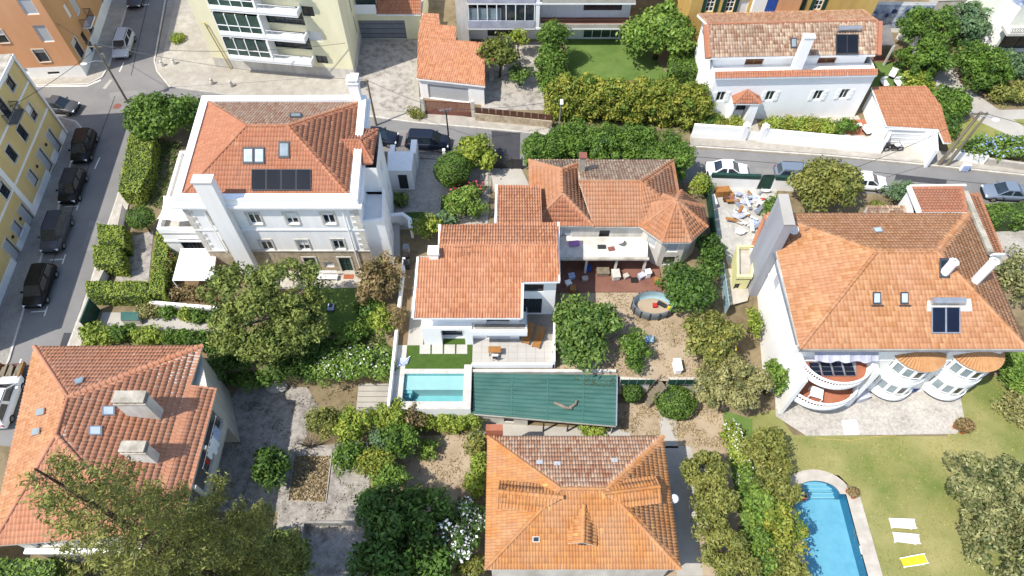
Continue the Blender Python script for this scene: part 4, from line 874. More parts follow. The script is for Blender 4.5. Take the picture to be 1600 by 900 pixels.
for dx in (-.2, .2):
    for dy in (-.2, .18): MB().bar((dx, dy, 0), (dx, dy, .42), .035).build('leg', 'metal_dark', s_)
c = P2(631, 568, T); um = local_thing('folded_parasol', 'pale blue folded fabric parasol lying on the side path by the pool', 'parasol', (c.x, c.y, T+.02))
MB().prism([V2(-.55, -.35), V2(.3, -.1), V2(.45, .45), V2(-.3, .5)], .02, .1).build('cloth', 'cloth_blue', um); MB().bar((-.5, -.4, .12), (.5, .6, .16), .05).build('pole', 'plastic_white', um)
for k, (u, v) in enumerate(((635, 390), (635, 402), (636, 414))):
    c = P2(u, v, U+.9); b = local_thing('wheelie_bin', ['pale grey wheeled bin furthest up the villa side passage', 'black wheeled bin in the middle of the villa side passage', 'dark grey wheeled bin nearest the pool in the villa side passage'][k], 'bin', (c.x, c.y, T), 'bins in the villa side passage')
    MB().prism([V2(-.24, -.24), V2(.24, -.24), V2(.24, .24), V2(-.24, .24)], 0, .85).build('body', ['concrete', 'rubber', 'metal_dark'][k], b); MB().box((0, -.02, .88), (.54, .58, .07), rx=R(4)).build('lid', ['metal_grey', 'rubber', 'metal_dark'][k], b); MB().tube([(-.2, .26, .08), (.2, .26, .08)], .08, 8).build('wheels', 'rubber', b)
# ================================================================ green sheet-metal shed
sd = thing('metal_roof_shed', 'long low shed with green corrugated metal roof below the terrace', 'shed', (2.5, 24.5, 0))
s4 = [Vector((-3.2, 23.2, 2.35)), Vector((8.35, 22.15, 2.3)), Vector((8.75, 26.55, 2.65)), Vector((-3.2, 26.7, 2.7))]
m = MB(); nr = 44
for k in range(nr+1):
    t = k/nr; a, b = s4[0].lerp(s4[3], t), s4[1].lerp(s4[2], t); h = .05 if k % 4 in (1, 2) else 0
    m.v += [(a.x, a.y, a.z+h), (b.x, b.y, b.z+h)]
m.f = [[2*k, 2*k+1, 2*k+3, 2*k+2] for k in range(nr)]; m.build('roof_sheet', 'green_roof', sd)
MB().prism([(p.x, p.y) for p in s4], 2.05, 2.25).build('roof_frame', 'white_old', sd)
facade(sd, V2(-3.15, 23.5), V2(1.3, 23.15), 0, 2.05, [(2.9, 1.1, .8, 1.3, 'dim')], 'white_old'); facade(sd, V2(8.2, 22.4), V2(8.55, 26.4), 0, 2.05, [], 'white_old'); facade(sd, V2(8.55, 26.45), V2(-3.1, 26.6), 0, 2.05, [], 'white_old')
for x in (2.6, 4.6, 6.4, 8.1): MB().b2(x-.06, x+.06, 22.6, 22.72, 0, 2.05).build('post', 'metal_dark', sd)
MB().b2(-3.3, 8.7, 26.75, 27.0, 0, 2.85).build('back_wall', 'white_old', sd); MB().bar(s4[1]+Vector((.03, 0, .02)), s4[2]+Vector((.03, 0, .02)), .1, .16).build('edge_trim', 'galv', sd)
for t_ in (.27, .52, .77): MB().bar(s4[0].lerp(s4[1], t_)+Vector((0, 0, .055)), s4[3].lerp(s4[2], t_)+Vector((0, 0, .055)), .09, .02).build('sheet_overlap', 'green_sheet', sd)
lg = MB(); pl = plane(s4[:3]); a, b, c, d = [onp(u, v, pl)+Vector((0, 0, .14)) for u, v in ((866, 630), (882, 637), (894, 640), (900, 632))]; lg.tube([a, b, c], [.12, .15, .1], 8); lg.tube([b.lerp(c, .6), d, d+Vector((-.05, .15, .35))], [.13, .12, .08], 8)
tag(lg.build('driftwood_log', 'bark_grey', smooth=True), 'grey forked driftwood log lying on the green metal roof', 'log')
# paved landing left of the pool and planter
mn2 = thing('garden_steps', 'worn stone garden steps beside the white pool wall', 'steps', (*P2(585, 612, 0), 0))
for k in range(7): q_ = px(.3, (562-k*.6, 588+k*8), (611-k, 588+k*8), (610-k, 595.5+k*8), (561-k*.6, 595.5+k*8)); MB().prism(q_, 0, .55-.07*k).build('step', 'concrete', mn2)
# ================================================================ old house with the octagonal turret
oh = thing('turret_house', 'old weathered house with hipped tile roof and octagonal turret', 'house', (9, 42, U))
zo = 6.8
lf, lr = [], []
A, B, Cc, D = (1.6, 39.2, zo), (7.25, 39.15, zo), (7.25, 47.2, zo), (1.6, 47.2, zo); E_, F_ = (4.45, 41.3, 8.7), (4.5, 44.2, 8.7)
fa = [[A, B, E_], [B, Cc, F_, E_], [Cc, D, F_], [D, A, E_, F_]]; ra = [(A, E_), (B, E_), (Cc, F_), (D, F_), (E_, F_)]
A2, B2, C2, D2 = (7.25, 39.1, zo-.05), (11.4, 39.1, zo-.05), (15.35, 47.2, zo), (6.2, 47.2, zo); R1, R2 = (6.0, 42.9, 8.5), (11.6, 42.9, 8.5)
fb = [[A2, B2, R2, R1], [C2, D2, R1, R2], [(11.4, 39.1, zo-.05), (15.35, 40.0, zo), R2], [(15.35, 40.0, zo), C2, R2]]
roof(oh, fa+fb, ['tile_mid', 'tile_turret', 'tile_old', 'tile_turret', 'tile_turret', 'tile_old', 'tile_turret', 'tile_turret'], ra+[(R1, R2), (R2, C2)], .26, .4, amp=.055, deck='white_old', matr='tile_turret')
tc = Vector((14.35, 40.35, 0)); tr8 = [(tc.x+3.25*math.cos(R(22.5+45*k)), tc.y+3.25*math.sin(R(22.5+45*k)), 6.75) for k in range(8)]; ap = (tc.x, tc.y, 8.9)
roof(oh, [[tr8[k], tr8[(k+1) % 8], ap] for k in range(8)], 'tile_turret', [(p, ap) for p in tr8], .26, .4, deck='white_old')
t8 = [V2(tc.x+2.75*math.cos(R(22.5+45*k)), tc.y+2.75*math.sin(R(22.5+45*k))) for k in range(8)]
walls(oh, t8, U, 6.7, 'white_old', {4: [(1.05, 5.4, .9, 1.5, 'blindg')], 5: [(1.05, 5.3, 1.1, 1.2, 'blindg'), (1.05, 3.4, 1.1, 1.2, 'dark')], 6: []}, 'turret_wall')
MB().ball((tc.x, tc.y, 8.95), .16).build('finial', 'tile_turret', oh)
facade(oh, V2(1.9, 39.5), V2(12.3, 39.5), U, 6.75, [('px', 944, 367, .95, 1.3, 'dim'), ('px', 885, 365, 1., 1.2, 'blindg'), (4, 3.6, 1, 2, 'dim'), (7, 3.6, 1.2, 2, 'dim')], 'white_old')
facade(oh, V2(15.1, 42), V2(15.1, 46.9), U, 6.75, [], 'white_old'); facade(oh, V2(15.1, 46.9), V2(1.9, 46.9), U, 6.75, [], 'white_old'); facade(oh, V2(1.9, 46.9), V2(1.9, 39.5), U, 6.75, [], 'white_old')
chimney(oh, 6.4, 45.0, .55, .55, 7, 9.6, 'chimney_old', 'brick_red', pot=False)
vr = [V2(3.75, 36.9), V2(12.1, 36.9), V2(12.4, 39.45), V2(3.75, 39.45)]
MB().prism(vr, 4.7, 4.9).build('veranda_roof', 'white_old', oh); MB().prism([V2(3.75, 36.75), V2(12.2, 36.75), V2(12.2, 37.0), V2(3.75, 37.0)], 4.86, 5.05).build('veranda_edge', 'chimney_old', oh)
for x in (4, 6.7, 9.4, 12): MB().b2(x-.1, x+.1, 36.95, 37.15, U, 4.7).build('post', 'white_old', oh)
MB().prism([V2(3.9, 34.9), V2(13.6, 34.9), V2(13.6, 39.4), V2(3.9, 39.4)], U, U+.12).build('terrace_floor', 'deck_red', oh)
def clutter(label, u, v, z, size, mat, name, cat, rz=0, extra=None):
    c = P2(u, v, z+size[2]/2); o = local_thing(name, label, cat, (c.x, c.y, z)); o.rotation_euler = (0, 0, rz)
    MB().b2(-size[0]/2, size[0]/2, -size[1]/2, size[1]/2, .02, size[2]).build('body', mat, o, bevel=min(size)*.12); MB().b2(-size[0]/2-.02, size[0]/2+.02, -size[1]/2-.02, size[1]/2+.02, size[2]+.002, size[2]+.04).build('lid', extra or mat, o); return o
zt = U+.13
for a in (('white fridge lying on the red terrace under the veranda', 962, 430, zt, (.7, .9, .6), 'white_old', 'fridge', 'appliance', .1), ('blue plastic crate in the dark end of the veranda', 918, 420, zt, (.6, .5, .5), 'blue', 'storage_crate', 'crate', .3), ('wooden cot frame on the sunny part of the red terrace', 942, 425, zt, (1.1, .7, .45), 'pole_wood', 'cot', 'cot', 0), ('white plastic tub in the shade beside the villa wall', 888, 443, zt, (.5, .5, .4), 'plastic_white', 'tub', 'tub', .4), ('pale blue plastic tub in the shade on the red terrace', 893, 432, zt, (.55, .5, .4), 'cloth_blue', 'tub', 'tub', .2), ('brown cardboard box in the shaded end of the red terrace', 895, 452, zt, (.5, .6, .5), 'wood', 'cardboard_box', 'box', 0), ('sand coloured tub among the clutter on the red terrace', 978, 432, zt, (.45, .4, .35), 'stone_pale', 'tub', 'tub', .5), ('low black round tray on the edge of the red terrace', 991, 438, zt, (.6, .5, .1), 'rubber', 'tray', 'tray', 0), ('grey storage box against the turret foot', 1002, 432, zt, (.6, .5, .5), 'cloth_grey', 'storage_box', 'box', .5), ('white garden chair stack leaning near the turret', 1012, 428, zt, (.5, .5, .8), 'plastic_white', 'stacked_chairs', 'chairs', .2), ('wooden chest by the turret garden tree', 1027, 440, zt, (.6, .5, .5), 'wood', 'chest', 'chest', 0), ('tan laundry basket in the shade of the veranda', 914, 436, zt, (.5, .4, .35), 'stone_pale', 'laundry_basket', 'basket', .2),
          ('purple blanket hung over the veranda roof edge', 897, 381, 4.92, (.9, .5, .18), 'purple', 'blanket', 'blanket', .1), ('red doormat drying on the white veranda roof', 955, 389, 4.92, (.55, .4, .05), 'brick_red', 'drying_mat', 'mat', .2), ('patterned dark rug on the white veranda roof', 940, 386, 4.92, (.7, .4, .05), 'metal_dark', 'rug', 'rug', 0)): clutter(*a)
dsh = local_thing('satellite_dish', 'white satellite dish standing on the veranda roof', 'satellite dish', (*P2(967, 381, 5.1), 4.9)); MB().lathe((0, 0, .55), [(0.01, 0), (.2, .05), (.36, .16)], 16).build('dish', 'plastic_white', dsh); MB().bar((0, 0, 0), (0, 0, .55), .05).build('post', 'galv', dsh)
# above ground pool
c = P2(1020, 478, U+.5); ap_ = local_thing('above_ground_pool', 'drained oval above ground pool with grey sides in the dry garden', 'pool', (c.x, c.y, U+.03))
m = MB()
for r0, z0, r1, z1 in ((1, 0, 1, 1.05),):
    m.lathe((0, 0, 0), [(1.85, 0), (1.9, .5), (1.85, 1.05), (1.74, 1.05)], 28, (1, .66))
m.build('side', 'pool_grey', ap_, smooth=True); MB().lathe((0, 0, 0), [(1.74, 1.05), (1.71, .55), (1.6, .1), (.01, .09)], 28, (1, .66)).build('liner', 'blue_pool', ap_, smooth=True)
MB().lathe((0, 0, 0), [(1.6, .2), (1.2, .3), (.01, .34)], 22, (1, .62)).build('debris', 'dry_earth', ap_)
m = MB()
for k in range(14):
    a = 2*math.pi*k/14; m.b2(1.88*math.cos(a)-.05, 1.88*math.cos(a)+.05, 1.25*math.sin(a)-.05, 1.25*math.sin(a)+.05, 0, 1.05)
m.build('frame_post', 'metal_dark', ap_)
clutter('red plastic bucket inside the drained oval pool', 1023, 478, U+.3, (.35, .35, .3), 'red', 'bucket', 'bucket'); clutter('dark board propped inside the drained oval pool', 1034, 476, U+.3, (.8, .3, .25), 'metal_dark', 'board', 'board', -.6); clutter('yellow ball toy beside the drained oval pool', 1046, 482, U+.3, (.25, .25, .25), 'yellow_towel', 'toy', 'toy')
clutter('light blue plastic step stool in the dry garden', 1017, 531, U, (.4, .6, .35), 'blue_pool', 'step_stool', 'stool'); clutter('blue plastic crate in the dry garden beside the stool', 1010, 531, U, (.35, .55, .3), 'cloth_blue', 'garden_crate', 'crate'); clutter('white chest freezer standing on bricks in the dry garden', 1058, 573, U, (.6, 1.1, .8), 'plastic_white', 'chest_freezer', 'freezer', .05)
# ================================================================ big house with bow windows on the right
rh = thing('bow_window_house', 'large cream house with broad orange hipped roof and round bow windows', 'house', (30, 32, 0))
hf, hr = hip(21.6, 38.7, 25.5, 38.75, 9.0, 28.6, 33.35, 32.95, 11.2); hf[3][0] = (21.9, 38.75, 9.0); hf[2][1] = (21.9, 38.75, 9.0); hr[3] = ((21.9, 38.75, 9.0), hr[3][1]); hf[1][1] = (39.2, 38.75, 9.); hf[2][0] = (39.2, 38.75, 9.); hr[2] = ((39.2, 38.75, 9.), hr[2][1])
roof(rh, hf, 'tile_right', hr, .29, .42, thick=.22, deck='white_old', rr=.15, amp=.032, step=.028)
wl = [V2(22.0, 26.3), V2(38.3, 26.3), V2(38.7, 38.3), V2(22.3, 38.3)]
walls(rh, wl, 0, 8.9, 'white', {0: [(11.6, 7, 1.2, 1.5, 'blindg')], 3: [(5, 6.5, 1.2, 1.5, 'blindg')]})
band(rh, wl, 5.6, 5.75, .06, 'white', 'string_course'); MB().tube([(21.55, 26, 8.75), (21.55, 38.5, 8.75)], .06, 6).build('gutter', 'metal_grey', rh); MB().tube([(21.6, 25.42, 8.8), (38.6, 25.42, 8.8)], .07, 6).build('gutter', 'metal_grey', rh)
pfr = plane(hf[0]); pbr = plane(hf[2])
for q in (rect(1363, 457, 1375, 476), rect(1406, 457, 1418, 476)): skylight(rh, pfr, q, pane='skylight_glass')
for u in (1362, 1405): slab_on(rh, 'skylight_flashing', pfr, rect(u-1, 477, u+18, 479.5), .07, .03, 'metal_dark')
skylight(rh, pfr, rect(1467, 404, 1483, 435), pane='glass'); skylight(rh, pbr, [(1363, 358), (1376, 357), (1379, 364), (1367, 365)], 'galv')
slab_on(rh, 'metal_sheet', pfr, [(1448, 470), (1516, 467), (1518, 487), (1447, 487)], .07, .03, 'white_old')
sol = slab_on(rh, 'solar_collector', pfr, rect(1453, 481, 1498, 522), .14, .08, 'galv')
for q in (rect(1455, 482, 1474, 520), rect(1477, 482, 1496, 520)): slab_on(sol, 'cells', pfr, q, .225, .01, 'solar')
a, b = onp(1452, 475, pfr)+Vector((0, 0, .45)), onp(1502, 475, pfr)+Vector((0, 0, .45)); MB().tube([a, b], .28, 14).build('water_tank', 'galv', sol, smooth=False)
for (bx, by, tx, ty) in ((1523, 440, 1550, 415), (1475, 427, 1483, 413)):
    w0 = onp(bx, by, plane(hf[1]) if bx > 1500 else pfr); ztop = w0.z+(2.6 if bx > 1500 else 1.4); MB().tube([(w0.x, w0.y, w0.z-.3), (w0.x, w0.y, ztop)], .34, 8).build('chimney', 'white_new', rh); MB().lathe((w0.x, w0.y, ztop), [(.36, 0), (.4, .12), (.28, .2), (.14, .22)], 8).build('chimney_cap', 'white_new', rh)
# clad stack on the west side
st = [V2(21.0, 33.9), V2(22.05, 34.8), V2(22.3, 37.7), V2(21.5, 37.7)]
MB().prism([V2(21.35, 34.7), V2(22.15, 34.7), V2(22.3, 37.8), V2(21.55, 37.8)], 1.5, 12.4).build('clad_stack', 'slate_clad', rh); MB().prism([V2(21.3, 34.65), V2(22.2, 34.65), V2(22.35, 37.85), V2(21.5, 37.85)], 12.41, 12.5).build('stack_coping', 'concrete', rh)
dd = local_thing('satellite_dish', 'white satellite dish beside the clad stack on the orange roof', 'satellite dish', tuple(onp(1257, 362, plane(hf[3])))); MB().lathe((0, 0, .9), [(0.01, 0), (.25, .05), (.42, .16)], 16).build('dish', 'plastic_white', dd); dd.children[0].rotation_euler = (R(35), R(-60), 0); dd.children[0].location = (-.6, 0, .6); MB().bar((0, 0, 0), (0, 0, .9), .06).build('mast', 'galv', dd)
# bow windows: drum, window strips, conical tiled roofs
for bi, cx in enumerate((32.15, 36.75)):
    cy, r = 27.0, 1.95; a0, a1 = -math.pi*.98, -math.pi*.02
    m = MB().lathe((cx, cy, 0), [(r*.94, .9), (r, 1.0), (r+.08, 1.02), (r+.08, 1.55), (r, 1.56), (r, 1.9)], 20, a0=a0, a1=a1); m.lathe((cx, cy, 0), [(r*.97, 3.2), (r, 3.25), (r+.05, 3.4), (r+.05, 4.0), (r, 4.02), (r, 4.75)], 20, a0=a0, a1=a1); m.lathe((cx, cy, 0), [(r, 6.05), (r+.06, 6.1), (r+.06, 6.4)], 20, a0=a0, a1=a1)
    m.poly([(cx+r*math.cos(a0+(a1-a0)*k/20), cy+r*math.sin(a0+(a1-a0)*k/20), 1.0) for k in range(21)]); m.build('bow_wall', 'white_new', rh)
    for zb_, zt_ in ((1.9, 3.2), (4.75, 6.05)):
        for k in range(7):
            ta, tb_ = a0+(a1-a0)*(k+.0)/7, a0+(a1-a0)*(k+1)/7; rr = r-.06
            A_, B_ = Vector((cx+rr*math.cos(ta), cy+rr*math.sin(ta))), Vector((cx+rr*math.cos(tb_), cy+rr*math.sin(tb_))); X = (B_-A_).normalized(); L_ = (B_-A_).length
            w_ = MB().wbox(A_, X, 0, .11, -.05, .07, zb_, zt_).wbox(A_, X, L_-.11, L_, -.05, .07, zb_, zt_).wbox(A_, X, .11, L_-.11, -.05, .05, zb_, zb_+.08).wbox(A_, X, .11, L_-.11, -.05, .05, zt_-.08, zt_).build('window', 'frame_white', rh); MB().wbox(A_, X, .1, L_-.1, -.03, .0, zb_+.05, zt_-.05).build('pane', 'glass_light' if k % 3 else 'glass', w_)
    ro = r+.14; n = 14; pts = [(cx+ro*math.cos(-math.pi*k/n), cy+ro*math.sin(-math.pi*k/n), 6.45) for k in range(n+1)]
    V_, F_q, T_q = [], [], []
    apx = Vector((cx, cy, 7.5))
    dk = MB()
    for k in range(n): dk.poly([pts[k+1], pts[k], tuple(apx)])
    dk = dk.build('bow_roof', 'tile_cap', rh); nn_ = 26; cols = MB()
    for k in range(nn_):
        an = -math.pi*(k+.5)/nn_; e = Vector((cx+(ro+.05)*math.cos(an), cy+(ro+.05)*math.sin(an), 6.46)); cols.tube([e, apx+Vector((0, 0, -.02))], [.12, .02], 6)
    o = cols.build('roof_tiles', 'tile_cap', dk); o['kind'] = 'stuff'
# round terraces
for zf, cx, cy, rx_, ry_ in ((5.5, 25.6, 26.25, 2.75, 2.3), (2.6, 25.4, 26.25, 3.05, 2.75)):
    arc = [V2(cx+rx_*math.cos(-math.pi*k/24), cy+ry_*math.sin(-math.pi*k/24)) for k in range(25)]
    MB().prism(arc, zf-.3, zf-.05).build('terrace_slab', 'white_new', rh); MB().prism([(cx+(p.x-cx)*.96, cy+(p.y-cy)*.96) for p in arc], zf-.049, zf).build('terrace_floor', 'terracotta', rh)
    MB().lathe((cx, cy, 0), [(1.0, zf-.05), (1.03, zf-.05), (1.03, zf+.35), (.98, zf+.35), (.98, zf)], 24, (rx_, ry_), -math.pi, 0).build('terrace_parapet', 'white_new', rh)
    MB().lathe((cx, cy, 0), [(.97, zf+.82), (1.03, zf+.82), (1.03, zf+.92), (.97, zf+.92), (.97, zf+.82)], 24, (rx_, ry_), -math.pi, 0).build('handrail', 'white_new', rh)
    for k in range(38):
        an = -math.pi*(k+.5)/38; MB().b2(cx+rx_*math.cos(an)-.04, cx+rx_*math.cos(an)+.04, cy+ry_*math.sin(an)-.04, cy+ry_*math.sin(an)+.04, zf+.35, zf+.82).build('baluster', 'white_new', rh)
for x0, x1, y in ((22.6, 22.9, 24.2), (28.3, 28.75, 24.9)): MB().prism([V2(x0, 26.3), V2(x0, y), V2(x1, y), V2(x1, 26.3)], 0, 6.2).build('side_screen', 'white', rh)
m = MB()                                                        # rippled awning under the eave
for k in range(25):
    x = 23.3+4.9*k/24; zz = .06*math.sin(k*1.6); m.v += [(x, 26.28, 8.0+zz), (x, 25.3+.1*math.sin(k*.9), 7.3+zz)]
m.f = [[2*k, 2*k+1, 2*k+3, 2*k+2] for k in range(24)]; m.build('awning', 'cloth_grey', rh)
for k in range(4):
    q = px(5.75, (1268.5+k*17.8, 565.5), (1284.8+k*17.8, 565.5), (1285.3+k*17.8, 586.5), (1269+k*17.8, 586.5)); o = thing('floor_solar_panel', ['leftmost', 'second', 'third', 'rightmost'][k]+' of the four dark panels on the round upper terrace', 'solar panel', (q[0].x, q[0].y, 5.52), 'panels on the round terrace')
    MB().prism(q, 5.6, 5.68).build('frame', 'galv', o); c_ = sum(q, V2(0, 0))/4
    for j in range(3):
        yy = [q[3].y+(q[0].y-q[3].y)*(j+t) / 3 for t in (.04, .96)]; MB().b2(q[3].x+.04, q[2].x-.04, yy[0], yy[1], 5.681, 5.69).build('cells', 'solar', o)
tb2 = thing('terrace_table', 'white rectangular table on the lower round terrace', 'table', (*P2(1277, 612, 3.2), 2.6)); q = px(3.3, (1268, 603), (1287, 608), (1285, 624), (1265, 618)); MB().prism(q, 3.28, 3.34).build('table_top', 'plastic_white', tb2)
for p in q: MB().b2(p.x-.04, p.x+.04, p.y-.04, p.y+.04, 2.6, 3.28).build('leg', 'plastic_white', tb2)
clutter('blue plastic bin between the two bow windows', 1427, 606, .04, (.7, .5, .5), 'blue', 'storage_bin', 'bin'); clutter('grey covered grill beside the round terrace', 1343, 615, .04, (1.1, 1.3, .8), 'cloth_grey', 'covered_grill', 'grill', .3)
tag(MB().prism(px(.06, (1315, 657), (1338, 656), (1343, 678), (1320, 680)), .045, .1).build('white_board', 'plastic_white'), 'white board lying on the cobbled terrace', 'board')
# lower tiled outbuildings behind the big house
ob = thing('tiled_annex', 'orange tiled annex with white parapet behind the big house', 'annex', (36, 42, U))
pz = 6.2; q = [P(1422, 293, 6.0), P(1505, 292, 6.0), P(1512, 332, 6.9), P(1438, 332, 6.9)]
roof(ob, [q], 'tile_manor', tw=.3, tl=.42); wq = [V2(p.x, p.y) for p in q][::-1]; walls(ob, wq, U, 5.9, 'white')
MB().bar(q[0]+Vector((-.15, 0, .05)), q[3]+Vector((-.15, 0, .05)), .35, .3).build('verge', 'white_new', ob); MB().bar(q[0]+Vector((0, .15, 0)), q[1]+Vector((.3, .15, 0)), .25, .25).build('verge', 'white_old', ob)
q2 = [P(1508, 303, 5.6), P(1530, 302, 5.2), P(1568, 398, 5.2), P(1548, 398, 5.6)]; roof(ob, [q2], 'tile_flat', tw=.26, tl=.4); walls(ob, [V2(p.x, p.y) for p in q2], U, 5.1, 'white'); MB().bar(q2[0]+Vector((-.2, 0, .2)), q2[3]+Vector((-.2, 0, .2)), .5, .5).build('parapet', 'chimney_old', ob); MB().bar(q2[2], q2[3], .2, .25).build('verge', 'white_new', ob)
sb = thing('low_tiled_lean_to', 'low weathered tile lean-to behind the orange hipped roof', 'lean-to', (*P2(1385, 330, 4.4), U)); q = [P(1355, 322, 4.6), P(1417, 322, 4.6), P(1413, 345, 5.2), P(1350, 345, 5.2)]; roof(sb, [q], 'tile_old', tw=.26, tl=.4); walls(sb, [V2(p.x, p.y) for p in q][::-1], U, 4.5, 'white')
# yellow outbuilding and yard west of the big house
yb_ = thing('yellow_outbuilding', 'pale yellow flat roofed outbuilding beside the blue fence', 'outbuilding', (*P2(1150, 440), U))
yb4 = [V2(*P2(1143, 452)), V2(*P2(1165, 452)), V2(*P2(1172, 405)), V2(*P2(1143, 405))]
walls(yb_, yb4, U-1, 4.2, 'pale_yellow', {0: [(.35, 2.6, .5, 1.6, 'dim')]}); MB().prism(yb4, 4.0, 4.1).build('roof', 'stone_pale', yb_); band(yb_, yb4, 4.2, 4.6, .06, 'pale_yellow', 'parapet', inn=.15)
wb = thing('white_lean_to', 'white lean-to with small orange tile roof against the clad stack', 'lean-to', (*P2(1182, 385), U)); q = [P(1170, 372, 4.6), P(1188, 372, 4.9), P(1188, 335, 4.9), P(1196, 335, 4.6)]
q = [P(1172, 388, 4.4), P(1190, 390, 4.9), P(1204, 340, 4.9), P(1195, 335, 4.4)]; roof(wb, [q], 'tile_mid', tw=.26, tl=.4); walls(wb, [V2(p.x, p.y) for p in q], U, 4.3, 'white', {3: [(1.2, 3.4, .7, .9, 'dark')]})
fn = thing('blue_sheet_fence', 'blue corrugated sheet fence beside the yellow outbuilding', 'fence', (*P2(1128, 450), U))
for k in range(7): a, b = P2(1122+k*1.6, 405+k*12.5), P2(1123.4+k*1.6, 416.5+k*12.5); MB().bar((*a, U+.75), (*b, U+.75), .05, 1.5).build('panel', 'blue_pool', fn)
fg = thing('green_sheet_fence', 'dark green mesh fence between turret house and paved yard', 'fence', (*P2(1108, 330), U))
for k in range(6): a, b = P2(1100+k*2.2, 285+k*16), P2(1102+k*2.2, 300+k*16); MB().bar((*a, U+.9), (*b, U+.9), .05, 1.8).build('panel', 'green_tarp', fg)
# junk piled in the paved yard
random.seed(3)
for k in range(46):
    u, v = random.gauss(1172, 15), random.gauss(335, 17); mat, nm = random.choice((('cloth_white', 'plastic_sheet'), ('cloth_grey', 'plastic_sheet'), ('plastic_white', 'scrap_board'), ('cloth_blue', 'plastic_sheet'), ('galv', 'scrap_metal'), ('wood', 'scrap_plank'), ('white_old', 'scrap_board')))
    c = P2(u, v, U+.2); m = MB(); s_ = random.uniform(.25, .6); m.ball((0, 0, 0), (s_, s_*random.uniform(.3, .9), s_*.25), 7, 4, .35) if 'sheet' in nm else m.box((0, 0, 0), (s_*2.4, s_*.6, .06), random.uniform(0, 3), random.uniform(-.3, .3), random.uniform(-.3, .3))
    o = m.build(nm, mat); o.location = (c.x, c.y, U+.25+random.uniform(0, .35)); tag(o, {'plastic_sheet': 'crumpled plastic sheet in the scrap pile of the paved yard', 'scrap_board': 'loose board in the scrap pile of the paved yard', 'scrap_metal': 'bent metal strip in the scrap pile of the paved yard', 'scrap_plank': 'wooden plank in the scrap pile of the paved yard'}[nm], nm.split('_')[1], 'scrap pile in the paved yard: '+nm.split('_')[1]+'s')
    SEQ = globals().setdefault('SEQ', {}); o['label'] = {'cloth_white': 'crumpled white plastic sheet', 'cloth_grey': 'crumpled grey plastic sheet', 'cloth_blue': 'crumpled bluish plastic sheet', 'plastic_white': 'loose bright white board', 'white_old': 'loose dirty white board', 'galv': 'bent metal strip', 'wood': 'loose wooden plank'}[mat]+' in the scrap pile of the paved yard'; o['group'] = 'scrap pile: '+o['label'].split(' in the')[0]
clutter('wooden workbench against the yard road wall', 1128, 300, U+.05, (1.4, .7, .8), 'wood', 'workbench', 'bench', .1); clutter('dark red tool box on the paved yard', 1142, 312, U+.05, (.6, .45, .4), 'brick_red', 'tool_box', 'box', .4); clutter('brown sack beside the red tool box', 1134, 311, U+.05, (.45, .45, .5), 'brown', 'sack', 'sack', .2); clutter('red basin on the paved yard near the green gate', 1190, 315, U+.05, (.7, .6, .25), 'red', 'basin', 'basin'); clutter('white washing tub beside the yard gate', 1181, 312, U+.05, (.6, .6, .4), 'plastic_white', 'washing_tub', 'tub'); clutter('white old sink unit by the green mesh fence', 1113, 315, U+.05, (.6, 1.3, .7), 'white_old', 'sink_unit', 'sink', .1)
yw = thing('yard_road_wall', 'white yard wall with dark green coping and arched gate by the road', 'wall', (*P2(1150, 285), U)); a, b = P2(1108, 291), P2(1182, 294)
for (u0, v0), (u1, v1) in (((1106, 292), (1181, 295)), ((1204, 296), (1265, 299))):
    a, b = P2(u0, v0), P2(u1, v1); MB().prism(hstrip([a, b], .25), U, U+1.5).build('wall', 'white', yw); MB().prism(hstrip([a, b], .32), U+1.51, U+1.95).build('coping', 'green_dark', yw)
a, b = P2(1183, 295), P2(1202, 296); MB().bar((*a, U+1.), (*b, U+1.), .08, 1.9).build('gate', 'green_dark', yw); MB().lathe((((a+b)/2).x, ((a+b)/2).y, U+1.95), [(0.02, .0), (.55, .0), (.55, .06)], 12, (1, .12)).build('gate_arch', 'green_dark', yw)
# ================================================================ house at the lower left
lh = thing('hipped_house', 'beige house with orange hipped roof and two chimneys at lower left', 'house', (-30, 19, 0))
ze = 7.4; A, B, Cc, D = (-34.3, 11.6, ze), (-24.4, 12.3, ze), (-24.1, 26.7, ze), (-37.2, 26.6, ze); E_, F_ = (-31.3, 18.4, 9.7), (-31.5, 21.2, 9.7)
hf = [[A, B, E_], [B, Cc, F_, E_], [Cc, D, F_], [D, A, E_, F_]]
sl_ = lambda y, x: plane(hf[1])[0].z-(plane(hf[1])[1].x*(x-plane(hf[1])[0].x)+plane(hf[1])[1].y*(y-plane(hf[1])[0].y))/plane(hf[1])[1].z
xe = lambda y: -24.4+.3*(y-12.3)/14.4
lo4 = [(xe(12.6), 12.6), (-22.4, 12.6), (-22.4, 23.3), (xe(23.3), 23.3)]; hf.append([(x, y, sl_(y, x)) for x, y in lo4])
roof(lh, hf, ['tile_lower', 'tile_lower', 'tile_lower', 'tile_right', 'tile_lower'], [(A, E_), (B, E_), (Cc, F_), (D, F_), (E_, F_)], .27, .42, deck='beige', rr=.16, amp=.04, step=.03)
wl = [V2(-33.8, 12.1), V2(-24.6, 12.7), V2(-24.5, 21.7), V2(-22.45, 21.7), V2(-24.4, 26.3), V2(-36.7, 26.2)]
walls(lh, wl, 0, 6.75, 'beige', {0: [(1.6, 5.2, 1.6, 1.3, 'plain'), (4.4, 5.2, 1.6, 1.3, 'plain')], 1: [(5, 5.2, 1.2, 1.9, 'dim')], 3: [('px', 327, 645, .5, .9, 'dark'), ('px', 345, 668, .55, 1., 'dark2'), ('px', 368, 692, .55, 1., 'dark2')]})
MB().prism([V2(-24.5, 21.7), V2(-22.45, 21.7), V2(-24.4, 26.3)], 6.7, 6.8).build('wall_cap', 'beige', lh)
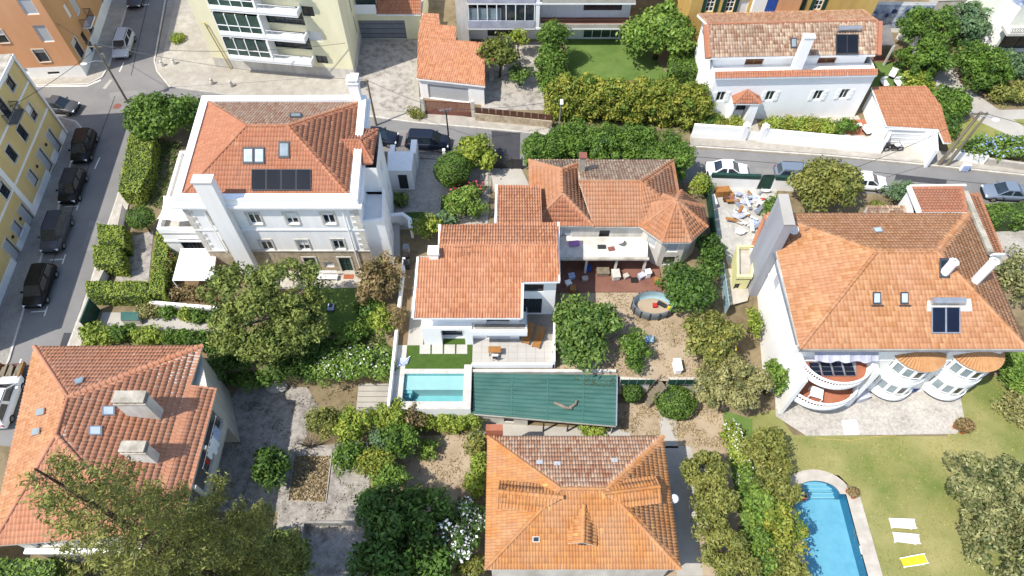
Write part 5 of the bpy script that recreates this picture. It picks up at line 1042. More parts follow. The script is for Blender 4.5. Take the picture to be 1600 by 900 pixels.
MB().b2(-24.48, -22.2, 15.6, 21.68, 3.7, 3.9).build('loggia_floor', 'concrete', lh); MB().b2(-22.4, -22.2, 15.6, 21.68, 3.9, 4.8).build('loggia_parapet', 'beige', lh)
for y in (15.7, 18.6): MB().b2(-22.42, -22.18, y, y+.25, 4.8, 6.6).build('loggia_post', 'beige', lh)
pr_ = plane(hf[1])
for (u0, v0, u1, v1) in ((160, 635, 180, 650), (139, 666, 160, 681)): skylight(lh, pr_, rect(u0, v0, u1, v1), 'metal_grey')
pl_ = plane(hf[3]); pk = plane(hf[2])
for u, v in ((67, 644), (60, 675)): skylight(lh, pl_, [(u-6, v-3), (u+6, v-6), (u+5, v+4), (u-7, v+7)], 'galv', 'glass_light', .12)
skylight(lh, pk, [(117, 596), (133, 591), (130, 600), (119, 604)], 'galv', 'glass_light', .12)
for (u, v, sx, sy, h) in ((228, 645, 2.1, .8, 2.3), (228, 715, 1.6, .7, 1.7)):
    w0 = onp(u, v, pr_); c_ = chimney(lh, w0.x, w0.y, sx, sy, w0.z-.6, w0.z+h, 'white_old', 'chimney_old', pot=False); MB().b2(w0.x-sx/2-.05, w0.x+sx/2+.05, w0.y-sy/2-.05, w0.y+sy/2+.05, w0.z+h+.35, w0.z+h+.45).build('cowl', 'chimney_old', c_)
    for dx in (-.45, -.15, .15, .45): MB().b2(w0.x+dx*sx-.06, w0.x+dx*sx+.06, w0.y-sy/2, w0.y+sy/2, w0.z+h+.08, w0.z+h+.35).build('cowl_post', 'chimney_old', c_)
MB().b2(-33.8, -25, 11.75, 12.1, 4.5, 4.75).build('ledge', 'white', lh)
# washing on a line beside the house
wln = thing('washing_line', 'metal washing line frame beside the beige house wall', 'clothes line', (-22.1, 18.6, 4.8)); MB().bar((-22.1, 21.2, 4.8), (-22.1, 21.2, 6.5), .05).bar((-22.1, 17.2, 4.8), (-22.1, 17.2, 6.5), .05).bar((-22.1, 21.2, 6.45), (-22.1, 17.2, 6.45), .02).build('frame', 'galv', wln)
for k, (mt, lab) in enumerate((('cloth_blue', 'pale blue sheet'), ('cloth_white', 'long white sheet'), ('cloth_white', 'short white towel'), ('red', 'small red cloth'))):
    t = .12+k*.22; p = Vector((-22.05, 21.0, 6.43)).lerp(Vector((-22.05, 17.2, 6.43)), t); d = Vector((0, -1, 0)).normalized(); L_ = (.9, .95, .7, .35)[k]; h = (1.4, 1.55, .9, .6)[k]
    V_ = [tuple(p+d*(L_*i/6)+Vector((.06*math.sin(i*1.7), 0, -h*j/4+.0))) for j in range(5) for i in range(7)]; tag(npmesh('hanging_laundry', V_, [(j*7+i, j*7+i+1, j*7+i+8, j*7+i+7) for j in range(4) for i in range(6)], None, mt), lab+' hanging on the line by the beige house', 'laundry')
# ================================================================ weathered house bottom centre
bc = thing('weathered_house', 'house with mottled lichen roof and three tiled dormers, bottom centre', 'house', (5, 15.5, 0))
x0, x1, y0, y1 = -1.85, 11.45, 10.65, 20.2; ze = 5.0
hf, hr = hip(x0, x1, y0, y1, ze, 3.42, 6.65, 15.68, 6.55); roof(bc, hf, ['tile_ochre', 'tile_ochre', 'tile_lichen', 'tile_ochre'], hr, .21, .38, deck='white_old', matr='tile_ochre', amp=.06, step=.025)
walls(bc, [V2(x0+.4, y0+.4), V2(x1-.4, y0+.4), V2(x1-.4, y1-.4), V2(x0+.4, y1-.4)], 0, 4.9, 'white_old', {1: [(2, 2, 1, 1.4, 'dark'), (5, 2, 1, 1.4, 'dark')]})
pf_, pr2, pb2, pl2 = [plane(f_) for f_ in hf]
def dormer(ridge_px, base_px, pl, hh, nm='dormer'):           # small gabled tile dormer: ridge end pixel, outer end pixel
    a = onp(*ridge_px, pl); b = onp(*base_px, pl); d = Vector((b.x-a.x, b.y-a.y, 0)); L_ = d.length; d.normalize(); s = Vector((-d.y, d.x, 0)); top = a.z+.12
    e = b+d*0; r1 = Vector((e.x, e.y, top)); wdt = .95; lo_ = top-hh; P1, P2_ = Vector((e.x, e.y, lo_))+s*wdt, Vector((e.x, e.y, lo_))-s*wdt
    def back(p):                                              # follow the eave back until it meets the main roof
        n = pl[1]; t = (pl[0]-p).dot(n)/(d.dot(n)); return p+d*t
    q1, q2 = back(P1), back(P2_); roof(bc, [[tuple(P1), tuple(q1), tuple(a+Vector((0, 0, .1))), tuple(r1)], [tuple(q2), tuple(P2_), tuple(r1), tuple(a+Vector((0, 0, .1)))]], 'tile_ochre', [(tuple(a+Vector((0, 0, .12))), tuple(r1+Vector((0, 0, .02))))], .235, .38, deck='white_old', thick=.08)
    g = MB(); zz = lo_-1.0; P1i, P2i = Vector((e.x, e.y, 0))+s*(wdt-.12)-d*.1, Vector((e.x, e.y, 0))-s*(wdt-.12)-d*.1
    g.poly([(P1i.x, P1i.y, zz), (P2i.x, P2i.y, zz), (P2i.x, P2i.y, lo_-.02), (e.x-d.x*.1, e.y-d.y*.1, top-.14), (P1i.x, P1i.y, lo_-.02)]); o = g.build('dormer_front', 'white_old', bc); MB().box((e.x-d.x*.06, e.y-d.y*.06, lo_-.2), (.5, .05, .5), math.atan2(s.y, s.x)).build('dormer_vent', 'frame_dark', o)
dormer((912, 790), (909, 853), pf_, .62); dormer((945, 772), (1026, 770), pr2, .62); dormer((880, 778), (778, 778), pl2, .62)
skylight(bc, pf_, rect(832, 838, 843, 847), 'white_old', 'glass')
for u, v in ((843, 723), (871, 725), (960, 720)): slab_on(bc, 'glass_tile', pb2, rect(u-5, v-3, u+5, v+3), .07, .02, 'blind_grey')
w0 = onp(795, 690, pb2); MB().b2(-1.95, -.7, 20.25, 20.75, 0, 6.0).build('chimney', 'terracotta', bc)
for k in range(26):
    pass
sd_ = local_thing('globe_lamp', 'white globe lamp on a bracket beside the weathered roof', 'lamp', (11.75, 15.6, 0)); MB().ball((0, 0, 4.6), .33, 16, 10).build('globe', 'lamp_glass', sd_, smooth=True); MB().tube([(0, 0, 0), (0, 0, 4.3)], .05, 8).build('post', 'metal_dark', sd_)
lp = local_thing('lantern', 'small white capped lantern on the driveway hedge edge', 'lamp', (*P2(1086, 806, 1.5), 0)); MB().lathe((0, 0, 1.5), [(.02, .5), (.3, .3), (.3, .1), (.12, 0)], 10).build('shade', 'white_old', lp); MB().tube([(0, 0, 0), (0, 0, 1.5)], .06, 8).build('post', 'metal_dark', lp)
# ================================================================ yellow terrace house by the left street
yh = thing('yellow_building', 'yellow three storey street building with white bands on the far left', 'building', (-47, 47, U))
A, B = V2(-45.2, 28), V2(-47.4, 55.4); zt_ = 12.6
ops = [('px', 84, 220, 1.15, 2.5, 'tall'), ('px', 70, 250, 1.15, 2.5, 'tall'), ('px', 51, 278, 1.1, 1.6, 'tall'), ('px', 42, 337, 1.15, 2.5, 'tall'), ('px', 27, 358, 1.1, 1.6, 'tall'), ('px', 19, 391, 1.15, 2.5, 'tall'), ('px', 49.5, 175, 1.1, 1.6, 'greyw'), ('px', 35, 207, 1.1, 1.6, 'greyw'), ('px', 18, 240, 1.1, 1.6, 'greyw'), ('px', 6, 297, 1.1, 1.6, 'greyw'), ('px', 15, 128, 1.1, 1.6, 'greyw'), ('px', 5, 168, 1.1, 2.2, 'greyw'), (3.2, 3.9, 3.0, 2.6, 'dim')]
facade(yh, A, B, U, zt_, ops, 'yellow', .14); facade(yh, B, V2(-60, 54.3), U, zt_, [(6, 9, 1.1, 1.6, 'greyw')], 'yellow'); MB().prism([A, B, V2(-60, 54.3), V2(-60, 27)], zt_-.2, zt_).build('roof', 'chimney_old', yh)
X = (B-A).normalized(); Ln = (B-A).length
for z0, z1, o_ in ((U, U+.95, .05), (6.2, 6.42, .07), (9.6, 9.82, .07), (12.2, 12.58, .14)):
    m = MB()
    if z0 == U:
        cuts = sorted([wpx(A, B, u, v)[0] for u, v in ((84, 220), (70, 250), (42, 337), (19, 391))]); s0 = 4.9
        for c_ in cuts: MB().wbox(A, X, s0, c_-.72, .004, o_, z0, z1).build('plinth', 'white', yh) if c_-.72-s0 > .1 else 0; s0 = c_+.72
        m.wbox(A, X, s0, Ln, .004, o_, z0, z1)
    else: m.wbox(A, X, 0, Ln, .004, o_, z0, z1)
    m.build('band', 'white', yh)
s_, _ = wpx(A, B, 27, 300); MB().wbox(A, X, s_-.3, s_+.3, .004, .09, U+.96, 12.18).build('pilaster', 'white', yh); MB().wbox(A, X, Ln-.25, Ln+.05, .004, .06, U+.96, 12.18).build('pilaster', 'white', yh)
MB().tube([(*(A+X*(Ln-.4)+V2(.12, 0)), U+.2), (*(A+X*(Ln-.4)+V2(.12, 0)), 12.8)], .05, 6).build('drainpipe', 'galv', yh)
s_, z_ = wpx(A, B, 5, 168); N_ = V2(X.y, -X.x); zb_ = z_-1.15
MB().wbox(A, X, s_-1.0, s_+1.0, .01, .95, zb_-.15, zb_).build('balcony', 'pave_grey', yh); rail(yh, [A+X*(s_-.95)+N_*.05, A+X*(s_-.95)+N_*.9, A+X*(s_+.95)+N_*.9, A+X*(s_+.95)+N_*.05], zb_, 1.0, 'metal_dark', .12)
for u, v in ((71, 226), (57, 260), (31, 342), (19, 370)):
    s2, z2 = wpx(A, B, u, v); MB().wbox(A, X, s2-.12, s2+.12, .005, .12, z2-.12, z2+.12).build('wall_light', 'metal_dark', yh)
# ================================================================ orange building at the top left
og = thing('orange_building', 'orange corner building with white plinth and balconies at upper left', 'building', (-49, 65, U))
A, B, Cc = V2(-62, 63.4), V2(-48.45, 64.45), V2(-50.6, 82); zt_ = 17
facade(og, A, B, 4.1, zt_, [('px', 33, 44, 1.3, 1.9, 'greyw'), ('px', 34, 28, 1.4, 2.1, 'blindg'), ('px', 22, 3, 1.4, 2.0, 'blindg'), ('px', 65, 87, 1.2, 1.6, 'greyw'), ('px', 0, 57, 1.2, 1.6, 'greyw'), ('px', 68, 53, 1.3, 2.1, 'blindg')][3:]+[('px', 43, 10, 1.4, 2.0, 'blindg')], 'orange', .14)
facade(og, A, B, U, 4.1, [('px', 84, 114, 1.3, .35, 'dim'), ('px', 32, 106, 1.2, 1.5, 'blindg')], 'white', .14)
facade(og, B, Cc, 4.0, zt_, [('px', 122, 75, 1.3, 2.2, 'greyw'), ('px', 136, 66, .9, 2.6, 'dim'), ('px', 140, 42, 1.4, 1.6, 'greyw'), ('px', 106, 17, .7, 1.6, 'blind'), ('px', 117, 8, 1.3, 2.2, 'blindg'), ('px', 165, 5, 1.4, 1.6, 'greyw')], 'orange_side', .14)
facade(og, B, Cc, U, 4.0, [('px', 142, 72, .9, 1.2, 'dim')], 'white', .14); MB().prism([A, B, Cc, V2(-62, 82)], zt_-.2, zt_).build('roof', 'chimney_old', og)
X = (Cc-B).normalized(); N_ = V2(X.y, -X.x); s_, z_ = wpx(B, Cc, 125, 22)
MB().wbox(B, X, s_-1.1, s_+1.1, .01, .9, z_-1.2, z_-1.05).build('balcony', 'white', og); rail(og, [B+X*(s_-1.05)+N_*.05, B+X*(s_-1.05)+N_*.85, B+X*(s_+1.05)+N_*.85, B+X*(s_+1.05)+N_*.05], z_-1.05, 1.0, 'metal_dark', .12)
# ================================================================ cream apartment block
ca = thing('cream_apartments', 'cream apartment block with stacked white glazed balconies at the top', 'apartment block', (-26, 66, U))
A, B, Cc = V2(-34.1, 66.1), V2(-17.75, 63.95), V2(-18.15, 76); zt_ = 17.5
facade(ca, A, B, 3.9, zt_, [('px', 481, 18, 1.3, 1.2, 'dark2'), ('px', 492, 57, 1.5, 1.2, 'blind'), ('px', 503, 93, 1.3, 1.0, 'dark2'), ('px', 425, 99, 1.6, .4, 'dim'), ('px', 456, 99.5, 1.6, .4, 'dim'), ('px', 335, 18, .8, 1.2, 'blind'), ('px', 357, 60, .9, 1.2, 'blind'), ('px', 372, 94, .9, .9, 'dark'), (9, 7.2, 6.6, 2.2, 'slided'), (9, 10.3, 6.6, 2.2, 'slided'), (9, 13.4, 6.6, 2.2, 'slided')], 'cream')
facade(ca, A, B, U, 3.9, [], 'white_old'); facade(ca, B, Cc, 3.9, zt_, [('px', 555, 38, .5, 2.2, 'dark'), ('px', 547, 6, .5, 2, 'dark')], 'cream'); facade(ca, B, Cc, U, 3.9, [], 'white_old'); facade(ca, V2(-33, 82), A, U, zt_, [], 'cream'); MB().prism([A, B, Cc, V2(-33, 82)], zt_-.2, zt_).build('roof', 'chimney_old', ca)
X = (B-A).normalized(); N_ = V2(X.y, -X.x); s0, s1 = 3.0, 12.4
for zf in (5.15, 8.2, 11.3, 14.4):
    MB().wbox(A, X, s0, s1, .02, 1.35, zf-.25, zf).build('balcony_slab', 'white', ca)
    for k, (a, b) in enumerate(((s0, (s0+s1)/2+.3), ((s0+s1)/2+.5, s1))): MB().wbox(A, X, a, b, 1.25, 1.4, zf, zf+.45).build('balcony_front', 'white_new', ca)
    MB().wbox(A, X, s1-.12, s1, .02, 1.25, zf, zf+.45).build('balcony_side', 'white_new', ca); rail(ca, [A+X*((s0+s1)/2+.6)+N_*1.3, A+X*(s1-.05)+N_*1.3], zf+.45, .5, 'frame_white', .6, 'railing', .04)
    gl = MB().wbox(A, X, s0+.02, (s0+s1)/2+.3, 1.28, 1.3, zf+.46, zf+2.55).build('glazing', 'glass_green', ca)
    for k in range(5): a = s0+.05+((s1-s0)/2+.2)*k/4; MB().wbox(A, X, a-.05, a+.05, 1.26, 1.36, zf+.46, zf+2.6).build('mullion', 'frame_white', ca)
    MB().wbox(A, X, s0, (s0+s1)/2+.35, 1.27, 1.35, zf+1.15, zf+1.23).build('transom', 'frame_white', ca); MB().wbox(A, X, s0, s0+.08, .02, 1.3, zf+.02, zf+2.6).build('side_screen', 'blind_grey', ca)
    MB().wbox(A, X, (s0+s1)/2+.32, (s0+s1)/2+.48, .02, 1.4, zf, zf+2.8).build('divider', 'frame_white', ca)
# garage wing
facade(ca, V2(-18.1, 71.2), V2(-10.4, 71.2), U, 6.0, [('px', 597, 47, 5.6, 2.6, 'gdoor')], 'cream', .3); MB().b2(-18.1, -10.4, 71.25, 78, 5.9, 6.0).build('garage_roof', 'chimney_old', ca); facade(ca, V2(-10.4, 71.2), V2(-10.4, 78), U, 6.0, [], 'cream')
MB().b2(-18.0, -15.6, 71.1, 71.3, 6.01, 7.1).build('terrace_panel', 'white_new', ca); q = [(-15.6, 71.0, 6.05), (-10.5, 71.0, 6.05), (-10.5, 73.2, 7.3), (-15.6, 73.2, 7.3)]; roof(ca, [q], 'tile_mid', tw=.25, tl=.4); MB().b2(-18.0, -15.7, 72.2, 72.3, 6.01, 8.5).build('glazing', 'glass_green', ca)
lowwall('boundary_post', 'white boundary pillar at the corner of the cream apartments', [V2(-17.5, 63.2), V2(-17.5, 62.2)], U, 4.0, .8, 'white', 'white_new', 'pillar')
# ================================================================ small orange garage with brown gate
ga = thing('tiled_garage', 'white garage with orange tiled lean-to roof behind a brown gate', 'garage', (-6.5, 63, U))
z0_, z1_ = 5.3, 6.3
q = [P(651, 123, z0_), P(758, 135, z0_), P(757, 66, z1_-.25), P(712, 63, z1_-.25), P(712, 43, z1_), P(656, 35, z1_)]
pg = plane([q[0], q[1], q[5]]); f5 = [onp(u, v, pg) for u, v in ((651, 123), (758, 135), (757, 67), (712, 64), (713, 42), (656, 35))]
roof(ga, [[f5[0], f5[1], f5[2], onp(653, 58, pg)], [onp(653, 59, pg), f5[3], f5[4], f5[5]]], 'tile_new', tw=.25, tl=.38)
facade(ga, V2(f5[0].x+.15, f5[0].y+.25), V2(f5[1].x-.15, f5[1].y+.25), U, 5.2, [('px', 701, 148, 4.6, 2.3, 'blindg')], 'white'); facade(ga, V2(f5[1].x-.15, f5[1].y+.25), V2(f5[2].x-.15, f5[2].y), U, 5.3, [], 'white'); facade(ga, V2(f5[5].x+.15, f5[5].y), V2(f5[0].x+.15, f5[0].y+.25), U, 5.3, [], 'white_old')
q = [P(657, 34, 6.2), P(686, 39, 6.2), P(686, 22, 6.7), P(660, 20, 6.7)]; roof(ga, [q], 'tile_new', tw=.25, tl=.38); walls(ga, [V2(p.x, p.y) for p in q], U, 6.0, 'white')
gb = thing('brown_gate', 'brown vertical slat driveway gate between white posts', 'gate', (*P2(700, 181), U)); a, b = P2(666, 179), P2(736, 183); n = 34
for k in range(n): c = a.lerp(b, (k+.5)/n); MB().b2(c.x-.055, c.x+.055, c.y-.03, c.y+.03, U+.1, U+2.0).build('slat', 'brick_red', gb)
MB().bar((*a, U+1.9), (*b, U+1.9), .05, .08).build('rail', 'brown', gb)
for p in (a+V2(-.25, 0), b+V2(.25, 0)): MB().b2(p.x-.17, p.x+.17, p.y-.2, p.y+.2, U, U+2.3).build('post', 'white_old', gb)
sw = lowwall('stone_wall', 'low rubble stone wall topped by brown boards beside the road', [P2(743, 188), P2(800, 193), P2(862, 200)], U, U+1.05, .3, 'stone', None)
for k in range(11): a, b = P2(743, 188).lerp(P2(862, 200), k/11+.004), P2(743, 188).lerp(P2(862, 200), (k+1)/11-.004); MB().bar((*a, U+1.45), (*b, U+1.45), .06, .75).build('board', 'brown', sw)
# ================================================================ white apartment house top centre
wa_ = thing('white_apartments', 'white modern flats with long balconies and ground floor glass doors', 'apartment block', (4, 71, U))
yF = 71.3; facade(wa_, V2(-5.0, yF), V2(13.6, yF), U, 16, [(15.6, 3.75, 4.3, 2.3, 'slide'), (9.7, 4.0, 1.4, 1.2, 'dark'), (3.6, 4, 3, 2.2, 'dim'), (2.6, 7.3, 5.2, 2.0, 'dark2'), (15.4, 7.3, 4.4, 1.9, 'dark2'), (10.4, 7.6, 1.8, .9, 'dark2'), (4, 10.6, 5, 2, 'dark2'), (13, 10.6, 5, 2, 'dark2')], 'white')
facade(wa_, V2(13.6, yF), V2(13.6, 84), U, 16, [], 'stone'); facade(wa_, V2(-6.3, 84), V2(-6.3, 69.5), U, 16, [], 'white'); facade(wa_, V2(-6.3, 69.5), V2(-5., 69.5), U, 16, [], 'white_old'); facade(wa_, V2(-5., 69.5), V2(-5., yF), U, 16, [], 'white')
for zf in (5.45, 8.65, 11.9):
    MB().b2(-5, 13.7, 69.3, yF-.01, zf-.22, zf).build('balcony_slab', 'white', wa_); MB().b2(-4.98, 2.6, 69.28, 69.4, zf+.01, zf+.95).build('balcony_front', 'cloth_grey', wa_); MB().b2(3.3, 13.6, 69.3, 69.4, zf+.01, zf+.5).build('planter', 'stone_pale', wa_); MB().b2(3.3, 13.6, 69.5, yF-.02, zf+.005, zf+.02).build('balcony_floor', 'deck_red', wa_)
    for k in range(8): x = -4.9+k*1.06; MB().b2(x-.05, x+.05, 69.31, 69.41, zf+.96, zf+2.95).build('mullion', 'frame_white', wa_)
    MB().b2(-1.2, 2.6, 69.34, 69.37, zf+.96, zf+2.8).build('glazing', 'glass', wa_); MB().b2(-4.9, -1.2, 69.5, 69.53, zf+.96, zf+2.4).build('glazing', 'glass_light', wa_)
    MB().b2(2.65, 3.1, 69.35, yF-.02, zf, zf+3).build('fin', 'white', wa_); MB().bar((3.3, 69.4, zf+1.0), (13.6, 69.4, zf+1.0), .05).build('handrail', 'brown', wa_)
MB().b2(12.9, 13.6, 70.2, yF-.02, U, 5.2).build('stone_pier', 'stone', wa_)
lowwall('passage_wall', 'weathered white wall beside the apartment passage', [V2(-6.3, 66.3), V2(-4.6, 66.3)], U, 4.6, .4, 'white_old', None)
# ================================================================ white house upper right with set-back terrace
h7 = thing('terrace_house', 'white house with mottled old tile roof and long set-back roof terrace', 'house', (29, 60, U))
A, B = V2(20.7, 57.4), V2(37.2, 57.9); zt_ = 8.3
facade(h7, A, B, U, zt_, [('px', 1126, 151, .9, 1.3, 'shut'), ('px', 1203, 150, .9, 1.3, 'shut'), ('px', 1278, 149, .9, 1.3, 'shut'), ('px', 1319, 147, .9, 1.3, 'shut'), ('px', 1161, 160, 1.1, 2.2, 'dim')], 'white_new', .2)
facade(h7, B, V2(37.5, 66), U, zt_, [(1.2, 4.6, 1.0, 1.6, 'dark')], 'white_new'); facade(h7, V2(37.5, 66), V2(20.4, 65.4), U, 9.5, [], 'white_new'); facade(h7, V2(20.4, 65.4), A, U, zt_, [], 'white_new'); facade(h7, V2(20.7, 59.5), V2(36.6, 60.0), zt_-.4, 9.85, [('px', 1176, 104, 1.9, 2.1, 'wdoor'), ('px', 1290, 99, 1.9, 2.1, 'wdoor')], 'white_new', .2)
facade(h7, V2(20.5, 65.4), V2(20.7, 59.5), zt_, 9.9, [], 'white_new'); facade(h7, V2(36.6, 60.), V2(37.3, 66), zt_, 9.9, [], 'white_new')
MB().prism([V2(20.75, 57.45), V2(37.15, 57.95), V2(37.2, 60), V2(20.7, 59.5)], zt_-.5, zt_-.4).build('terrace_floor', 'white', h7)
roof(h7, [[(20.5, 57.05, 8.35), (37.1, 57.55, 8.35), (37.1, 58.1, 8.75), (20.5, 57.6, 8.75)]], 'tile_manor', tw=.25, tl=.38)
q = [Vector((20.0, 58.7, 9.6)), Vector((36.9, 59.2, 9.6)), Vector((37.3, 62.5, 11.2)), Vector((19.9, 61.9, 11.2)), Vector((37.6, 66.3, 9.8)), Vector((19.7, 65.6, 9.8))]
roof(h7, [[q[0], q[1], q[2], q[3]], [q[3], q[2], q[4], q[5]]], ['tile_old', 'tile_lichen'], [(q[3], q[2]), (q[0], q[3]), (q[1], q[2])], .27, .42, thick=.25, deck='white', matr='tile_manor', amp=.095, step=.02)
MB().bar(q[0]+Vector((-.2, 0, -.1)), q[3]+Vector((-.2, 0, -.1)), .5, .25).build('verge', 'tile_manor', h7); MB().bar(q[1]+Vector((.25, 0, -.1)), q[2]+Vector((.25, 0, -.1)), .6, .25).build('verge', 'tile_manor', h7)
ph = plane(q[:3]); sol = slab_on(h7, 'solar_collector', ph, rect(1305, 55, 1340, 86), .12, .08, 'metal_dark')
for r_ in (rect(1306.5, 56, 1321.5, 84), rect(1323, 56, 1338.5, 84)): slab_on(sol, 'cells', ph, r_, .205, .01, 'solar_light')
MB().tube([onp(1307, 50, ph)+Vector((0, 0, .4)), onp(1342, 49, ph)+Vector((0, 0, .4))], .28, 12).build('water_tank', 'galv', sol)
skylight(h7, ph, rect(1235, 60, 1244, 76), pane='glass_light'); ck = P(1244, 112, zt_); chimney(h7, ck.x, ck.y+.3, 1.0, .55, zt_-.4, 12.3, 'white_new', 'white_new', pot=False)
a = V2(A.x+2.5, A.y)                                              # tiled porch canopy
s_, z_ = wpx(A, B, 1166, 146); pc = A+(B-A).normalized()*s_
cz = 6.2; pp = [(pc.x-1.45, pc.y-1.2, cz-.5), (pc.x+1.45, pc.y-1.2, cz-.5), (pc.x+1.45, pc.y, cz-.5), (pc.x-1.45, pc.y, cz-.5)]; apx = (pc.x, pc.y-.05, cz+.35)
roof(h7, [[pp[0], pp[1], apx], [pp[1], pp[2], apx], [pp[3], pp[0], apx]], 'tile_manor', [(pp[0], apx), (pp[1], apx)], .25, .36, deck='white')
MB().b2(pc.x-1.3, pc.x-1.15, pc.y-1.1, pc.y-.02, U, cz-.7).build('porch_wall', 'white_new', h7); MB().b2(pc.x+.4, pc.x+1.3, pc.y-1.1, pc.y-.02, U, cz-.7).build('porch_wall', 'white_new', h7)
for k in range(2): MB().b2(pc.x-1.1, pc.x+.3, pc.y-1.4-.35*k, pc.y-1.12, U, U+.35-.16*k).build('step', 'stone_pale', h7)
for u, lab in ((1141, 'terracotta pot with dark shrub left of the tiled porch'), (1178, 'terracotta pot with dark shrub right of the tiled porch')):
    c = P2(u, 173, U+.3); o = local_thing('plant_pot', lab, 'plant pot', (c.x, c.y, U+.05)); MB().lathe((0, 0, 0), [(.02, 0), (.25, 0), (.36, .5), (.3, .5), (.02, .45)], 12).build('pot', 'pot', o)
    d = rdir(300); V_, F_ = leaves(np.array([0, 0, .8])+d*.36, d, .09); npmesh('foliage', V_, F_, rng.random(300), 'leaf_dark', o)
bw = thing('street_boundary_wall', 'long white boundary wall with two gate pillars along the upper road', 'wall', (33, 54, U))
for (u0, v0), (u1, v1) in (((1080, 213), (1156, 218)), ((1192, 221), (1374, 238))):
    a, b = P2(u0, v0), P2(u1, v1); MB().prism(hstrip([a, b], .3), U, U+1.7).build('wall', 'white_new', bw); MB().prism(hstrip([a+V2(0, -.2), b+V2(0, -.2)], .2), U, U+.7).build('wall_base', 'white_new', bw)
for u, v in ((1159, 218), (1188, 220)):
    a = P2(u, v); MB().b2(a.x-.3, a.x+.3, a.y-.3, a.y+.3, U, U+2.1).build('pillar', 'white_new', bw); MB().lathe((a.x, a.y, U+2.1), [(.42, 0), (.42, .08), (.1, .3), (.02, .3)], 4).build('pillar_cap', 'white_new', bw)
a, b = P2(1163, 219), P2(1184, 220); MB().bar((*a, U+.6), (*b, U+.6), .05, 1.2).build('gate', 'frame_white', bw)
a, b = P2(1374, 238), P2(1392, 190); MB().prism(hstrip([a, b], .3), U, U+1.9).build('wall', 'white_new', bw)
# ---- orange roofed garage next to it
g8 = thing('flat_tile_garage', 'white garage with plain orange-brown tile roof by the motorcycle', 'garage', (41, 55, U))
pz_ = lambda u, v: onp(u, v, (Vector((40, 53, 5.2)), Vector((0, -.12, 1)).normalized()))
q = [pz_(1385, 197), pz_(1466, 202), pz_(1479, 165), pz_(1452, 133), pz_(1362, 136)]
roof(g8, [[pz_(1385, 197), pz_(1466, 202), pz_(1470, 165), pz_(1372, 162)], [pz_(1372, 162), pz_(1470, 165), pz_(1447, 134), pz_(1362, 136)], [pz_(1466, 202), pz_(1475, 223), pz_(1487, 223), pz_(1470, 165)]], 'tile_flat', tw=.3, tl=.4, amp=.04)
wv = [V2(38.1, 53.4), V2(43.0, 53.1), V2(43.6, 56), V2(43.8, 59.2), V2(38.4, 59.1)]; walls(g8, wv, U, 5.1, 'white_new', {0: [(2.4, 3.7, 3.8, 2.3, 'gdoorw')]})
a, b = P2(1468, 228, U), P2(1443, 250, U); MB().prism([V2(43.05, 53.1), V2(43.3, 53.1), V2(42.6, 50.3), V2(42.3, 50.3)], U, lambda p: 5.2 if p[1] > 52 else 4.9).build('side_wall', 'white_new', g8)
# ================================================================ ochre house, mural wall, corner villa and shed at the top right
oc = thing('ochre_house', 'ochre yellow house with dark green shutters at the top edge', 'house', (27, 70, U))
A, B = V2(19.8, 69.2), V2(41, 70.2); facade(oc, A, B, U, 18, [('px', 1110, 8, .9, 1.7, 'shutg'), ('px', 1141, 8, .9, 1.7, 'shutg'), ('px', 1280, 5, .9, 1.7, 'shutg'), ('px', 1247, 5, .9, 1.7, 'shutg'), ('px', 1160, 12, 1.2, 1.8, 'blind')], 'ochre'); facade(oc, V2(19.8, 82), A, U, 18, [], 'ochre')
for u0, u1, mt in ((1172, 1192, 'white'), (1193, 1208, 'blue'), (1209, 1245, 'orange')):
    s0, z0 = wpx(A, B, u0, 14); s1, _ = wpx(A, B, u1, 14); X = (B-A).normalized(); MB().wbox(A, X, s0, s1, .05, .5, z0-.3, z0+2.2).build('painted_panel', mt, oc)
s0, z0 = wpx(A, B, 1172, 17); s1, _ = wpx(A, B, 1245, 17); MB().wbox(A, X, s0, s1, .02, .9, z0-.8, z0-.1).build('sill_box', 'white_old', oc)
A, B = V2(*P2(1345, 50)), V2(*P2(1438, 51)); s1 = (B-A).length
mu = thing('tile_mural_wall', 'wall with blue and white painted tile mural behind the grey pergola', 'wall', (A.x+3, A.y, U)); facade(mu, A, B, U, 6.6, [], 'white'); X = (B-A).normalized()
MB().wbox(A, X, .05, s1-.05, .005, .04, 3.2, 6.2).build('mural_panel', 'tile_azul', mu); random.seed(5)
m1, m2 = MB(), MB(); N_ = V2(X.y, -X.x)
def blob(m, s, z, rx_, rz_, off):
    pts = [(*(A+X*(s+rx_*math.cos(t*.524))+N_*(off)), z+rz_*math.sin(t*.524)*random.uniform(.7, 1.1)) for t in range(12)]; m.poly(pts)
for k in range(26): blob(m2 if k % 3 else m1, random.uniform(.4, s1-.4), random.uniform(3.5, 5.9), random.uniform(.12, .5), random.uniform(.1, .4), .045+.0012*k)
m1.build('painted_figures', 'azul_dark', mu); m2.build('painted_figures', 'azul_light', mu)
pgl = thing('grey_pergola', 'grey slate roofed garden pergola right of the white house', 'pergola', (*P2(1378, 85), U)); q = [P(1363, 72, 5.2), P(1397, 71, 5.2), P(1392, 36, 5.6), P(1366, 36, 5.6)]
MB().prism([(p.x, p.y) for p in q], 5.2, 5.32).build('roof', 'slate_roof', pgl)
for p in (q[0], q[1], q[2], q[3]): MB().b2(p.x-.1, p.x+.1, p.y-.1, p.y+.1, U, 5.2).build('post', 'white_old', pgl)
MB().b2(q[0].x, q[1].x, q[2].y-.3, q[2].y-.1, U, 5.1).build('back_wall', 'brown', pgl)
lowwall('curved_garden_wall', 'white zigzag garden wall right of the grey pergola', [P2(1400, 60), P2(1420, 66), P2(1428, 80), P2(1422, 92), P2(1430, 112)], U, U+1.9, .3, 'white_new', None)
